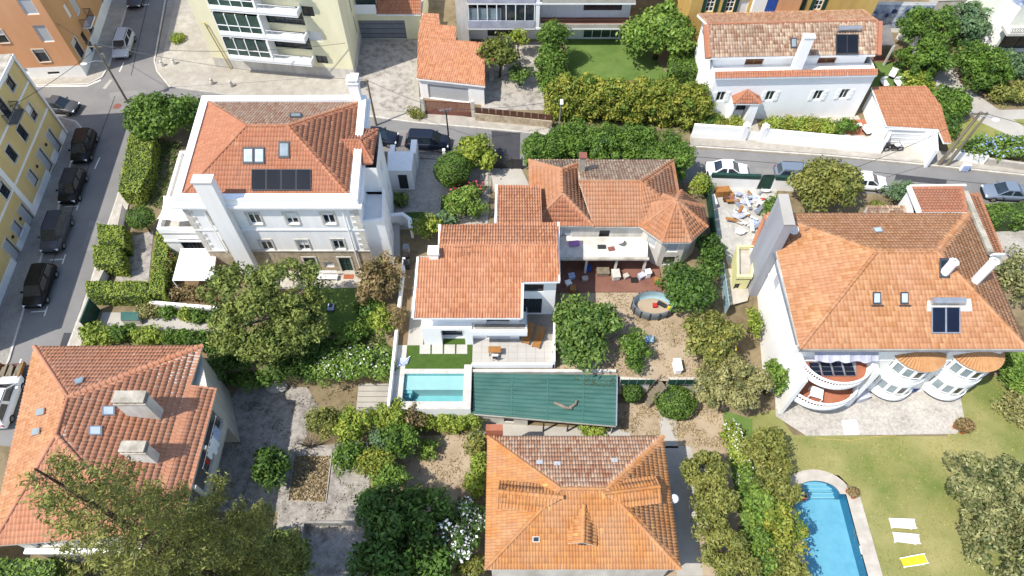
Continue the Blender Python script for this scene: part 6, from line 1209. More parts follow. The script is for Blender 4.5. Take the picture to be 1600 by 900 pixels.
MB_ = MB
cv = thing('balustrade_villa', 'pale villa with stone balustrade balcony in the top right corner', 'villa', (58, 70, U)); A, B, Cc = V2(53.2, 66.2), V2(57.3, 64.0), V2(75, 64.4)
A = V2(*P2(1525, 66)); B = V2(*P2(1548, 82)); Cc = V2(75, B.y+.3)
facade(cv, V2(A.x-2.5, 82), A, U, 16, [], 'pale_green'); facade(cv, A, B, U, 16, [], 'white'); facade(cv, B, Cc, U, 16, [(3.4, 7.8, 3.2, 2.4, 'dim'), (2.6, 4.0, 4.5, 2.2, 'dark2')], 'pale_green', .3)
MB().wbox(B, (Cc-B).normalized(), -.8, 9, .01, 1.6, 5.9, 6.2).build('balcony', 'white_old', cv); Xc = (Cc-B).normalized(); Nc = V2(Xc.y, -Xc.x)
for k in range(26): p = B+Xc*(-.5+k*.3)+Nc*1.5; MB().lathe((p.x, p.y, 6.2), [(.06, 0), (.1, .2), (.05, .45), (.07, .6)], 6).build('baluster', 'white_old', cv)
MB().wbox(B, Xc, -.8, 9, 1.38, 1.62, 6.8, 6.95).build('balustrade_rail', 'white_old', cv); MB().wbox(A, (B-A).normalized(), .9, 2.2, .01, .05, 8.5, 11.5).build('tile_panel', 'tile_azul', cv); MB().b2(B.x-.2, 70, B.y-3.2, B.y-2.9, U, 3.3).build('front_wall', 'white', cv)
lowwall('service_wall', 'beige service building edge at the top beside the mural', [V2(*P2(1445, 26)), V2(*P2(1525, 24))], U, 5.2, 1.6, 'white_old', 'stone_pale', 'building')
# ================================================================ trees and bushes
# ---- manor side
tree('corner_tree', 'dense broadleaf tree at the street corner beside the manor', 252, 180, 5.2, (3.6, 2.6, 2.2), U, 'leaf_mid', .2, .8, 90, 170, lobes=[(-1.6, .3, -.2, (2.2, 2.0, 1.9)), (1.2, .2, .3, (2.3, 1.9, 1.8)), (-.2, -1.4, -.5, (2.0, 1.6, 1.5)), (2.6, .8, 0, (1.4, 1.3, 1.3))])
hedge('tall_hedge', 'tall clipped yellow-green hedge along the street below the corner tree', px(3.9, (206, 212), (243, 214), (238, 265), (218, 308), (187, 304), (193, 270)), U, 4.4, 'leaf_hedge', .1, 75)
for lab, (u, v), s in (('upper of the two clipped hedge cubes by the street gate', (172, 366), (22, 17)), ('lower of the two clipped hedge cubes by the street gate', (166, 399), (23, 17))):
    hedge('clipped_hedge', lab, px(4.3, (u-s[0], v-s[1]), (u+s[0], v-s[1]+2), (u+s[0]+2, v+s[1]), (u-s[0]+2, v+s[1]-2)), U, 4.4, 'leaf_hedge', .1, 85, round_=.35)
ballbush('round headed clipped tree on the manor side path', 220, 340, 4.6, (1.25, 1.2, .9), U, 'leaf_mid')
hedge('clipped_hedge', 'straight clipped hedge along the manor lower path', px(3.9, (134, 440), (232, 440), (236, 466), (136, 464)), U, 4.1, 'leaf_hedge', .1, 80, round_=.25)
hedge('clipped_hedge', 'clipped hedge climbing beside the white awning', px(4.0, (246, 363), (266, 372), (258, 462), (232, 462), (236, 420)), U, 4.2, 'leaf_hedge', .1, 80, round_=.25)
shrub('rose bush with pale flowers left of the white awning', 262, 425, 3.3, (.6, 1.8, .9), U, 'leaf_red', flowers=('petal_pink', 60, .08))
shrub('flowering creeper right of the white awning', 342, 400, 3.4, (.5, 1.0, 1.0), U, 'leaf_lime')
shrub('dusty rose hedge below the white awning', 300, 458, 3.2, (1.9, .5, .6), U, 'leaf_brown')
for i, (u, v, r) in enumerate(((232, 486, .9), (262, 489, .6), (290, 492, .5), (312, 495, .45), (340, 497, .5))): shrub(['silvery shrub at the left end of the path bed', 'second small shrub of the path bed', 'middle small shrub of the path bed', 'fourth small shrub of the path bed', 'small shrub at the right end of the path bed'][i], u, v, U+.4, (r, r*.6, .5), U, ('leaf_grey', 'leaf_mid', 'leaf_lime', 'leaf_mid', 'leaf_dark')[i], nclump=18)
for i, (u, v, rx) in enumerate(((150, 523, 1.4), (190, 521, 1.3), (235, 525, 1.6), (280, 528, 1.5), (320, 535, 1.2))): shrub(['leafy shrub at the street end behind the orange roof', 'second shrub of the row behind the orange roof', 'middle shrub of the row behind the orange roof', 'fourth shrub of the row behind the orange roof', 'last shrub of the row behind the orange roof'][i], u, v, U+.7, (rx, .7, .8), U, ('leaf_hedge', 'leaf_mid', 'leaf_hedge', 'leaf_mid', 'leaf_dark')[i])
tree('garden_tree', 'large feathery olive-green tree in the manor garden', 418, 478, 7.2, (5.2, 4.4, 4.0), U, 'leaf_pine', .15, .6, 330, 260, trunk=.35, limbs=16, bark='bark_grey', lobes=[(-2.4, 1.2, .3, (2.9, 2.6, 2.8)), (1.6, 1.6, .6, (3.0, 2.6, 2.6)), (0, -1.2, .2, (3.6, 2.8, 2.8)), (2.6, -1.4, -.6, (2.4, 2.2, 2.2)), (-2.2, -2.0, -1, (2.5, 2.2, 2.0)), (.6, -3.2, -1.6, (2.6, 1.8, 1.8))])
tree('bronze_tree', 'bronze-pink leaved tree at the manor terrace end', 592, 436, 5.2, (2.0, 1.9, 1.9), U, 'leaf_brown', .16, .55, 70, 220, trunk=.14)
shrub('round green shrub on the manor lawn edge', 548, 520, 3.3, (1.3, 1.0, 1.0), U, 'leaf_bright'); shrub('yellow-green shrub against the villa side wall', 598, 500, 3.8, (1.2, 1.3, 1.3), U, 'leaf_lime'); shrub('dark shrub under the bronze tree', 575, 482, 3.2, (1.1, .9, .8), U, 'leaf_dark')
tree('brown_cypress', 'narrow brown conifer against the white villa wall', 618, 497, 4.4, (.75, .9, 1.9), U, 'leaf_brown', .1, .35, 50, 420, trunk=.08, low=-.9)
tree('flowering_shrub', 'white flowering shrub mass left of the pool wall', 560, 572, 2.6, (3.0, 1.7, 1.3), .5, 'leaf_bright', .15, .5, 120, 240, flowers=('petal_white', 420, .09), cat='shrub', lobes=[(-2, 0, -.1, (1.8, 1.4, 1.2)), (.2, .3, .2, (1.9, 1.4, 1.2)), (2.1, .2, 0, (1.3, 1.4, 1.2))], low=-.3)
shrub('dark undergrowth shrub below the big garden tree', 455, 575, 2.6, (2.6, 1.2, 1.0), 1., 'leaf_dark', nclump=70); shrub('mixed shrub between garden tree and beige house', 350, 560, 3.2, (2.2, 1.6, 1.2), 1.2, 'leaf_dark', nclump=70)
shrub('dark shrub on the shaded lawn edge', 500, 545, 3.0, (1.4, 1., .9), U, 'leaf_dark'); shrub('green creeper along the shaded slope', 400, 590, 1.8, (2.4, .9, .8), .5, 'leaf_mid', nclump=60)
# ---- forecourt trees
tree('lime_tree', 'bright lime-yellow tree by the road in the forecourt', 741, 238, 4.6, (2.1, 1.9, 1.7), U, 'leaf_lime', .18, .55, 75, 210)
ballbush('dark clipped ball tree in the gravel forecourt', 707, 265, 4.6, (1.75, 1.7, 1.6), U, 'leaf_mid', dens=130)
tree('mophead_tree', 'bright green mophead tree above pink flowers', 727, 318, 4.2, (1.75, 1.7, 1.5), U, 'leaf_bright', .15, .5, 80, 260, flowers=('petal_pink', 20, .1))
shrub('pink flowering bush around the mophead tree', 728, 298, 3.2, (2.0, 1.4, .8), U, 'leaf_dark', flowers=('petal_pink', 260, .1))
shrub('leafy shrub beside the villa roof corner', 664, 354, 3.9, (1.2, 1.0, 1.1), U, 'leaf_lime'); shrub('grey agave clump beside the turf patch', 695, 344, 3., (.7, .6, .6), U, 'leaf_blue', leaf=.28); shrub('small palm pot plant at the manor wall', 625, 312, 3., (.7, .7, .6), U, 'leaf_pine', leaf=.22, nclump=12)
# ---- top gardens
tree('red_plum', 'reddish leaved small tree beside the tiled garage', 780, 80, 6.0, (2.1, 2.6, 2.0), U, 'leaf_red', .2, .6, 55, 150, limbs=10, trunk=.12); tree('young_tree', 'thin young tree with green top by the white flats', 812, 60, 5.2, (1.1, 1.0, 1.0), U, 'leaf_lime', .17, .4, 22, 170, trunk=.08); tree('citrus_tree', 'small rounded citrus tree in the cobbled courtyard', 812, 115, 4.2, (1.3, 1.1, .9), U, 'leaf_citrus', .16, .42, 34, 200, trunk=.09)
tree('ivy_column', 'tall leafy column of climber between courtyard and lawn', 864, 78, 5.5, (1.9, 2.2, 2.8), U, 'leaf_mid', .16, .6, 130, 230, lobes=[(0, .8, .6, (1.6, 1.5, 2.4)), (-.4, -1.6, -1, (1.7, 1.6, 2.0)), (.2, -3.4, -1.6, (1.6, 1.4, 1.6))], low=-.8)
tree('round_lime_tree', 'large bright lime-green round tree on the lawn of the white flats', 1033, 44, 6.6, (3.8, 3.2, 3.0), U, 'leaf_bright', .24, .9, 120, 170, trunk=.25)
hedge('block_hedge', 'dark clipped hedge block under the lime-green tree', px(4.6, (1048, 75), (1090, 70), (1092, 112), (1046, 115)), U, 4.8, 'leaf_mid', .13, 65, .2)
for i in range(6):
    u = 880+i*39.5; tree('bamboo_clump', ['leftmost clump of the tall yellow-green bamboo hedge', 'second clump of the tall yellow-green bamboo hedge', 'third clump of the tall yellow-green bamboo hedge', 'fourth clump of the tall yellow-green bamboo hedge', 'fifth clump of the tall yellow-green bamboo hedge', 'rightmost clump of the tall yellow-green bamboo hedge'][i], u, 152+i*2.5, 5.0, (2.0, 1.6, 2.7), U, 'leaf_yellow', .16, .45, 240, 330, lobes=[(0, .2, .7, (1.75, 1.3, 2.2)), (0, .1, -1.0, (1.9, 1.5, 1.7)), (.9, 0, .2, (1.4, 1.3, 2.2))], low=-.85, cat='bamboo', group='bamboo hedge along the road', limbs=4, jit=.9)
for i in range(5):
    u = (850, 895, 945, 1000, 1045)[i]; v = (240, 222, 224, 226, 248)[i]; tree('cypress_bush', ['leftmost rounded mass', 'second rounded mass', 'middle rounded mass', 'fourth rounded mass', 'rightmost rounded mass'][i]+' of the dark cypress hedge behind the turret house', u, v, 5.2, ((2.1, 2.2, 2.3) if i in (0, 4) else (2.5, 2.5, 2.3)), U, 'leaf_conifer', .13, .5, 200, 330, low=-.6, limbs=2, cat='hedge', group='dark cypress hedge', jit=.5)
shrub('ivy patch at the foot of the bamboo hedge', 868, 160, 3.4, (.8, .9, .9), U, 'leaf_dark')
for i, u in enumerate((1106, 1122, 1148)): shrub(['leftmost yellow-green shrub behind the boundary wall left of the gate', 'second yellow-green shrub behind the boundary wall left of the gate', 'shrub next to the gate pillar behind the boundary wall'][i], u, 190+i*1.5, U+.9, (.9, .7, .9), U, 'leaf_yellow' if i else 'leaf_mid')
for i in range(5): shrub(['first', 'second', 'third', 'fourth', 'last'][i]+' bush of the low hedge right of the gate pillars', 1208+i*21, 194+i*1.2, U+.7, (1.0, .7, .8), U, 'leaf_yellow' if i % 2 else 'leaf_hedge', group='low hedge behind the boundary wall')
shrub('dark round shrub by the loungers near the garage', 1317, 198, U+.7, (1.1, .9, .9), U, 'leaf_mid')
for a in (('large dark tree right of the mural', 1452, 45, 6.2, (3.2, 3.4, 2.8), 'leaf_mid'), ('blue-green conifer at the top right', 1513, 30, 6.2, (2.7, 2.6, 2.5), 'leaf_blue'), ('mid-green tree below the mural tree', 1447, 95, 4.8, (2.6, 2.6, 2.0), 'leaf_conifer'), ('feathery green tree in the upper right garden', 1540, 100, 5.0, (3.0, 2.9, 2.2), 'leaf_conifer'), ('green feathery shrub tree right of the flat tile garage', 1487, 158, 4.2, (1.9, 2.2, 1.6), 'leaf_conifer'), ('dark low shrub behind the wooden poles', 1478, 190, 3.6, (1.4, 1.5, 1.), 'leaf_dark'), ('olive shrub at the right edge of the upper garden', 1582, 145, 3.6, (1.7, 1.2, .9), 'leaf_olive'), ('loose green shrub near the villa balcony', 1580, 100, 3.8, (1.9, 1.5, 1.1), 'leaf_blue'), ('small grey shrub along the garden path', 1497, 85, 3.4, (1.1, 1.4, .9), 'leaf_grey'), ('light green bush beside the white zigzag wall', 1437, 130, 3.6, (1.2, 1.5, 1.), 'leaf_lime'), ('dark shrub at the upper end of the garden path', 1508, 70, 4, (1.5, 1.2, 1.1), 'leaf_dark'), ('low green shrub on the dry upper bed', 1555, 133, 3.2, (1.2, .8, .6), 'leaf_mid')):
    tree('garden_tree' if a[4][2] > 1.2 else 'shrub', a[0], *a[1:5], U, a[5], .18, .6, 90 if a[4][2] > 1.2 else 40, 220, low=-.6, cat='tree' if a[4][2] > 1.2 else 'shrub', trunk=.14)
tree('plumbago_hedge', 'pale blue flowering plumbago hedge by the roadside', 1568, 232, 3.6, (3.2, 1.6, 1.1), U, 'leaf_bright', .14, .5, 110, 240, flowers=('petal_blue', 420, .13), cat='hedge', lobes=[(-2.4, 0, 0, (1.6, 1.4, 1.1)), (0, 0, .1, (1.8, 1.4, 1.2)), (2.4, 0, 0, (1.8, 1.3, 1.1))], low=-.2)
# ---- turret house garden
tree('citrus_tree', 'large glossy green tree between villa terrace and dry garden', 917, 515, 5.0, (2.7, 2.9, 2.3), U, 'leaf_citrus', .2, .65, 110, 210, trunk=.2)
tree('young_pine', 'light green young conifer in the dry garden', 992, 550, 4.0, (1.2, 1.5, 1.5), U, 'leaf_conifer', .12, .4, 60, 330, low=-.8)
tree('dense_dark_tree', 'dense dark green tree below the turret', 1078, 452, 4.6, (2.2, 2.5, 1.9), U, 'leaf_dark', .17, .6, 100, 220)
tree('shade_shrub', 'dark climber filling the gap right of the turret', 1110, 395, 4.2, (1.1, 2.2, 1.6), U, 'leaf_dark', .15, .5, 60, 220, cat='shrub')
tree('flowering_olive_tree', 'olive-brown flowering tree beside the dry garden', 1113, 527, 4.6, (2.5, 2.2, 1.9), U, 'leaf_olive', .16, .55, 110, 240, flowers=('petal_amber', 60, .1))
tree('clipped_olive', 'broad grey-olive domed tree above the driveway', 1146, 598, 4.0, (2.75, 2.3, 2.0), .5, 'leaf_grey', .13, .5, 150, 320, jit=.5)
tree('climbing_vine', 'bright green vine climbing the big house west corner', 1213, 590, 3.0, (.9, 1.4, 1.6), 0, 'leaf_bright', .15, .4, 50, 260, cat='vine', low=-.8)
tree('wall_vine', 'yellow-green vine on the big house west wall', 1180, 500, 3.2, (.5, 1.2, 1.4), 1.2, 'leaf_lime', .14, .35, 36, 260, cat='vine', low=-.8)
tree('olive_tree', 'dense olive-green round tree behind the grey clad stack', 1291, 285, 5.6, (3.1, 2.6, 2.3), U, 'leaf_olive', .18, .65, 130, 230, trunk=.2, jit=.6)
shrub('green shrub beside the scrap yard gate', 1212, 328, 3.8, (1.2, 1.3, 1.1), U, 'leaf_mid'); shrub('lemon bush in the yard corner by the white car', 1096, 290, 3.8, (1.0, 1.0, 1.1), U, 'leaf_lime'); shrub('grey-green shrub left of the tiled annex', 1406, 300, 3.9, (1.4, 1.2, 1.1), U, 'leaf_blue'); shrub('small round shrub in the annex court', 1370, 322, 3.4, (.5, .5, .6), U, 'leaf_olive', nclump=14)
hedge('street_hedge', 'dark green street hedge at the right edge beside the grey car', px(3.8, (1535, 322), (1680, 316), (1680, 345), (1548, 350)), U, 4.2, 'leaf_mid', .14, 55, .2)
tree('pale_flowering_bush', 'pale flowering bush at the right edge beside the roof', 1596, 432, 3.4, (2.0, 3.0, 1.6), 1, 'leaf_privet', .16, .5, 70, 230, cat='bush', low=-.3); shrub('bright green bush right of the bow windows', 1588, 575, 1.6, (1.9, 1.9, 1.4), 0, 'leaf_bright', nclump=80); shrub('dark shrub at the lawn edge right of the bow windows', 1560, 560, 1.4, (1.2, 1.4, 1.0), 0, 'leaf_dark'); shrub('low mixed border plants on the right lawn edge', 1590, 640, .7, (1.1, 1.7, .6), 0, 'leaf_grey')
ballbush('large clipped dome bush beside the garden steps', 1055, 628, 1.35, (1.65, 1.45, 1.25), 0, 'leaf_mid', dens=140, trunk=False); ballbush('small clipped ball bush next to the green shed roof', 988, 612, 1.5, (.85, .85, 1.0), 0, 'leaf_dark', dens=150, trunk=False)
# ---- lower right hedges
tree('driveway_hedge', 'olive clipped hedge block beside the driveway of the weathered house', 1106, 755, 3.0, (1.9, 2.3, 1.8), 0, 'leaf_olive', .13, .45, 150, 330, cat='hedge', low=-.7, jit=.5, lobes=[(0, 1.0, 0, (1.75, 1.5, 1.7)), (.2, -1.2, 0, (1.6, 1.5, 1.6))])
tree('driveway_hedge', 'lower olive hedge running out of frame beside the driveway', 1128, 855, 3.0, (2.2, 2.6, 1.8), 0, 'leaf_olive', .13, .45, 190, 330, cat='hedge', low=-.7, jit=.5, lobes=[(-.6, 1.5, 0, (1.3, 1.3, 1.6)), (.2, -.2, 0, (1.7, 1.5, 1.7)), (1.0, -2.0, 0, (1.8, 1.6, 1.7))])
for i, (u, v, r, mt) in enumerate(((1200, 700, (1.9, 1.9, 1.7), 'leaf_olive'), (1208, 765, (1.8, 1.8, 1.7), 'leaf_olive'), (1218, 830, (1.7, 1.9, 1.6), 'leaf_yellow'), (1225, 895, (1.7, 1.8, 1.6), 'leaf_olive'), (1185, 790, (1.1, 1.6, 1.2), 'leaf_bright'), (1190, 860, (1.2, 1.6, 1.2), 'leaf_bright'))): tree('hedge_tree', ['uppermost olive tree', 'second olive tree', 'third yellowish tree', 'lowest olive tree', 'upper bright green filler bush', 'lower bright green filler bush'][i]+' of the hedge left of the blue pool', u, v, 2.4, r, 0, mt, .14, .45, 80, 300, cat='tree', low=-.7)
shrub('bank of white flowering climber left of the hedge trees', 1152, 690, .8, (.7, 2.3, .6), 0, 'leaf_lime', nclump=50, flowers=('petal_white', 260, .07)); shrub('lower part of the green climber bank', 1168, 760, .8, (.7, 2.0, .6), 0, 'leaf_bright', nclump=44, flowers=('petal_white', 90, .07)); shrub('green climber bank running to the picture bottom', 1190, 850, .8, (.7, 2.4, .6), 0, 'leaf_bright', nclump=44)
tree('privet_bush', 'huge pale blossoming privet bush at the lower right', 1556, 805, 3.2, (4.0, 5.0, 2.6), 0, 'leaf_privet', .15, .55, 330, 260, cat='bush', low=-.3, lobes=[(-.6, 2.6, -.2, (2.6, 2.4, 2.5)), (.3, 0, 0, (2.9, 2.4, 2.6)), (-.4, -2.6, 0, (2.9, 2.6, 2.6)), (2.4, 1.2, 0, (2.8, 3.4, 2.7)), (2.4, -3, 0, (2.6, 2.6, 2.6))])
# ---- lower middle gardens
tree('dark_camphor', 'big dark green tree at the bottom beside the weathered roof', 634, 838, 3.8, (2.8, 3.4, 2.4), 0, 'leaf_dark', .18, .7, 190, 210, trunk=.25, lobes=[(-1.4, 1.6, .1, (2.1, 2.0, 2.2)), (1.2, 1.9, -.2, (2.0, 1.7, 1.9)), (-.2, -.4, .2, (2.5, 2.1, 2.4)), (-1.4, -2.2, -.2, (2.2, 2.0, 2.2)), (1.6, -2.0, -.8, (1.7, 1.6, 1.7))])
tree('oleander', 'white blossoming oleander beside the weathered roof', 718, 825, 3.2, (2.0, 2.2, 1.6), 0, 'leaf_dark', .16, .45, 70, 240, flowers=('petal_white', 800, .11), cat='shrub'); shrub('yellow-green shrub at the bottom below the oleander', 735, 890, 1.8, (1.2, .9, .8), 0, 'leaf_olive')
for i, (u, v, z, r, mt) in enumerate(((505, 660, 2.2, (1.4, 1.3, 1.3), 'leaf_olive'), (552, 665, 2.6, (1.6, 1.6, 1.7), 'leaf_lime'), (547, 712, 2.0, (1.3, 1.3, 1.3), 'leaf_conifer'), (608, 655, 2.6, (1.1, 1.5, 1.6), 'leaf_lime'), (628, 690, 2.6, (1.3, 1.3, 1.6), 'leaf_mid'), (585, 722, 2.4, (1.2, 1.1, 1.2), 'leaf_yellow'), (607, 745, 2.4, (1.4, 1.0, 1.2), 'leaf_bright'), (640, 655, 2.3, (.8, .9, 1.3), 'leaf_brown'), (600, 690, 2.2, (.9, .9, 1.2), 'leaf_blue'))): shrub(['olive shrub at the end of the cracked patio', 'tall lime shrub left of the pool wall', 'feathery conifer shrub beside the cracked patio', 'bright climbing shrub at the pool wall corner', 'mid-green shrub beside the bare earth plot', 'yellow-leaved shrub in the middle of the lower garden', 'bright shrub above the big dark tree', 'russet shrub under the pool wall', 'grey-green shrub between the lime shrubs'][i], u, v, z, r, 0, mt, nclump=60)
for i in range(6): tree('thuja', ['leftmost', 'second', 'third', 'fourth', 'fifth', 'rightmost'][i]+' narrow thuja in the row below the pool wall', 657+i*16.5, 662-abs(i-3), 1.4, (.5, .55, 1.5), 0, 'leaf_hedge', .1, .3, 40, 420, low=-.9, trunk=.06, limbs=1, group='thuja row below the pool wall')
for i, (u, v) in enumerate(((742, 690), (748, 725), (745, 755))): shrub(['upper', 'middle', 'lower'][i]+' leafy shrub between earth plot and weathered roof', u, v, 1.6, (.6, .9, 1.1), 0, ('leaf_olive', 'leaf_hedge', 'leaf_lime')[i])
shrub('small lime sapling on the bare earth plot', 667, 700, .9, (.5, .7, .6), 0, 'leaf_bright', nclump=16); tree('dark_laurel', 'round dark laurel on the cracked patio', 421, 728, 2.2, (1.5, 1.6, 1.5), 0, 'leaf_dark', .16, .5, 60, 230, low=-.7)
bb = thing('bare_shrub', 'leafless silver twiggy shrub beside the patio', 'shrub', (*P2(478, 690, 1), 0)); m = MB(); b0 = Vector((*P2(485, 700, 0), 0)); random.seed(9)
for k in range(26):
    a = random.uniform(0, 6.28); e = b0+Vector((math.cos(a)*random.uniform(.4, 1.3), math.sin(a)*random.uniform(.4, 1.1), random.uniform(1.0, 2.2))); mid = b0.lerp(e, .5)+Vector((0, 0, .3)); m.tube([b0, mid, e], [.035, .025, .008], 4, False)
m.build('branches', 'bark_grey', bb); shrub('small dry shrub at the bottom left of the earth bed', 455, 880, 2.2, (1.1, 1.0, 1.3), 0, 'leaf_olive')
shrub('ivy in the shade at the foot of the driftwood shed', 925, 672, .5, (1.1, .4, .35), 0, 'leaf_hedge', nclump=20)
# ---- tall araucaria at the lower left: a vertical leader with long tufted branches
bx = P(432, 963, 0); ar = thing('araucaria', 'tall open conifer with long bare branches at the lower left', 'tree', (bx.x, bx.y, 0)); b0 = Vector((bx.x, bx.y, 0)); Ht = 30.8
tm = MB().tube([b0, b0+Vector((.1, 0, Ht*.5)), b0+Vector((0, .05, Ht))], [.4, .24, .04], 9); LP, LN, LT = [], [], []; random.seed(21); rl = np.random.default_rng(5)
lv = 0; z = 9.0
while z < Ht-.4:
    n = random.randint(4, 6); L_ = (4.8*(1-(z/Ht)**2.0)+.7); a0 = random.uniform(0, 6.28)
    for k in range(n):
        a = a0+2*math.pi*k/n+random.uniform(-.3, .3); l = L_*random.uniform(.65, 1.1); s0 = b0+Vector((0, 0, z)); pts = [s0+Vector((math.cos(a)*l*t, math.sin(a)*l*t, l*(.16*math.sin(t*2.6)-.02*t))) for t in (0, .25, .5, .75, 1)]
        kk = max(.25, 1.15-z/Ht); tm.tube(pts, [.085*kk, .065*kk, .045*kk, .03*kk, .01], 5, False); dens_ = 1.0 if z < Ht*.66 else .4
        for j in range(int(l*13*dens_)):
            t = random.uniform(.22, 1)**.8; i_ = min(3, int(t*4)); p = pts[i_].lerp(pts[i_+1], t*4-i_); side = random.choice((-1, 1))*random.uniform(0, .75)*(1.1-t*.6); q = p+Vector((-math.sin(a)*side, math.cos(a)*side, random.uniform(-.15, .2)))
            if random.random() < .12: tm.tube([p, q], [.018, .008], 3, False)
            m_ = 15; LP.append(np.array(q)+rl.normal(0, .15, (m_, 3))); LN.append(rl.normal(0, 1, (m_, 3))); LT.append(np.clip(rl.normal(.5, .25)+rl.normal(0, .15, m_), 0, 1))
    z += random.uniform(.7, 1.0)
tm.build('trunk', 'bark', ar); V_, F_ = leaves(np.concatenate(LP), np.concatenate(LN), .115, .34); npmesh('crown', V_, F_, np.concatenate(LT), 'leaf_arau', ar)
tree('understory_tree', 'dark bushy tree under the tall conifer at the bottom left', 360, 880, 4.0, (4.6, 3.0, 2.4), 0, 'leaf_pine', .17, .6, 190, 220, lobes=[(-2.5, .4, 0, (2.6, 2.2, 2.2)), (.6, .2, .3, (2.6, 2.2, 2.3)), (3.2, .3, -.6, (2.0, 2.0, 1.8))])
hedge('garden_hedge', 'clipped bright hedge in the bottom left corner', px(4.2, (-20, 874), (85, 874), (92, 960), (-40, 960)), 0, 4.3, 'leaf_bright', .12, 60)
# ================================================================ vehicles
def paint(n, c, c2=None): mk(n, c, c2 or c, 1, .38, coat=.15, spec=.25)
paint('paint_black', '#121316'); paint('paint_grey', '#4a4d52'); paint('paint_silver', '#b9bcc0'); paint('paint_white', '#eceded'); paint('paint_navy', '#1d2433'); paint('paint_slate', '#6f7b8a')
def car(label, u, v, heading, mat, L_=4.4, Wd=1.8, H_=1.62, kind='suv', zr=U+.03, roofmat=None, rack=False):
    c = P2(u, v, zr+.6); o = local_thing('parked_car', label, 'car', (c.x, c.y, zr), 'cars parked along the streets'); o.rotation_euler = (0, 0, heading)
    hw = Wd/2; belt = H_*.6; gc = .28; nose, tail = (L_*.31, -L_*.47) if kind == 'suv' else (L_*.27, -L_*.32)
    # body: stations from tail to nose, section is bottom / rocker / belt / deck
    hood = belt*.93 if kind == 'suv' else belt*.9
    st = [(-L_/2, .86, belt*.72, .42), (-L_/2+.12, .95, belt*.96, .3), (-L_*.36, 1., belt, gc), (0, 1., belt, gc), (L_*.26, 1., belt*.98, gc), (L_*.36, .99, hood, gc), (L_/2-.22, .94, hood*.9, .3), (L_/2-.05, .82, hood*.74, .38), (L_/2, .7, hood*.58, .42)]
    m = MB(); rings = []
    for x, w, top, bot in st:
        y = hw*w; rings.append([m.vert(p) for p in ((x, -y*.9, bot), (x, -y, bot+.16), (x, -y, top*.72), (x, -y*.95, top*.93), (x, -y*.82, top), (x, 0, top+.035), (x, y*.82, top), (x, y*.95, top*.93), (x, y, top*.72), (x, y, bot+.16), (x, y*.9, bot))])
    for a, b in zip(rings[:-1], rings[1:]):
        for k in range(11): m.f.append([a[k], a[(k+1) % 11], b[(k+1) % 11], b[k]])
    m.f.append(rings[0][::-1]); m.f.append(rings[-1][:]); m.build('body', mat, o, smooth=True)
    # cabin
    x0, x1, x2, x3 = tail, tail+(.35 if kind == 'suv' else .75), nose-.85, nose
    g = MB(); lo_ = [(x0, hw*.86), (x3, hw*.86)]; hi_ = [(x1, hw*.7), (x2, hw*.7)]
    vlo = [g.vert(p) for p in ((x0, -hw*.88, belt), (x3, -hw*.86, belt*.97), (x3, hw*.86, belt*.97), (x0, hw*.88, belt))]; vhi = [g.vert(p) for p in ((x1, -hw*.7, H_-.03), (x2, -hw*.7, H_-.03), (x2, hw*.7, H_-.03), (x1, hw*.7, H_-.03))]
    for k in range(4): g.f.append([vlo[k], vlo[(k+1) % 4], vhi[(k+1) % 4], vhi[k]])
    g.build('cabin', mat, o)
    rfm = MB().prism([(x1-.02, -hw*.71), (x2+.04, -hw*.69), (x2+.1, 0), (x2+.04, hw*.69), (x1-.02, hw*.71), (x1-.06, 0)], H_-.045, H_).build('roof', roofmat or mat, o, bevel=.018)
    def glassq(name, q, s=.86, off=.012):
        q = [Vector(p) for p in q]; cc = sum(q, Vector())/4; n = (q[1]-q[0]).cross(q[3]-q[0]).normalized()
        if n.dot(cc-Vector((0, 0, H_*.5))) < 0: n = -n
        return MB().poly([cc+(p-cc)*s+n*off for p in q]).build(name, 'glass', o)
    LO = [(x0, -hw*.88, belt), (x3, -hw*.86, belt*.97), (x3, hw*.86, belt*.97), (x0, hw*.88, belt)]; HI = [(x1, -hw*.7, H_-.03), (x2, -hw*.7, H_-.03), (x2, hw*.7, H_-.03), (x1, hw*.7, H_-.03)]
    glassq('windscreen', [LO[1], LO[2], HI[2], HI[1]], .9); glassq('rear_window', [LO[3], LO[0], HI[0], HI[3]], .84)
    for i, j in ((0, 1), (2, 3)):
        A_, B_, Cx, D_ = [Vector(p) for p in (LO[i], LO[j], HI[j], HI[i])]; mlo, mhi = A_.lerp(B_, .5), D_.lerp(Cx, .5)
        glassq('side_window', [A_, mlo, mhi, D_], .82); glassq('side_window', [mlo, B_, Cx, mhi], .82)
    for sx in (-1, 1):
        for wx in (-L_*.31, L_*.31):
            w_ = MB().tube([(wx, sx*(hw-.2), .33), (wx, sx*(hw+.015), .33)], .33, 16).build('wheel', 'rubber', o); MB().tube([(wx, sx*(hw+.0), .33), (wx, sx*(hw+.025), .33)], .2, 12).build('rim', 'rim', w_)
        MB().box((L_/2-.16, sx*hw*.66, hood*.72), (.2, .34, .16), sx*-.35).build('headlight', 'lamp_glass', o); MB().box((-L_/2+.07, sx*hw*.74, belt*.74), (.1, .26, .3)).build('tail_light', 'lens_red', o); MB().box((nose-.5, sx*(hw+.1), belt+.06), (.16, .2, .14)).build('mirror', mat, o, bevel=.02)
    MB().box((L_/2-.02, 0, hood*.5), (.06, hw*1.0, .14)).build('grille', 'rubber', o)
    if rack or kind == 'suv':
        for sx in (-1, 1): MB().bar((x1+.1, sx*hw*.66, H_+.03), (x2-.1, sx*hw*.66, H_+.03), .04).build('roof_rail', 'metal_dark', o)
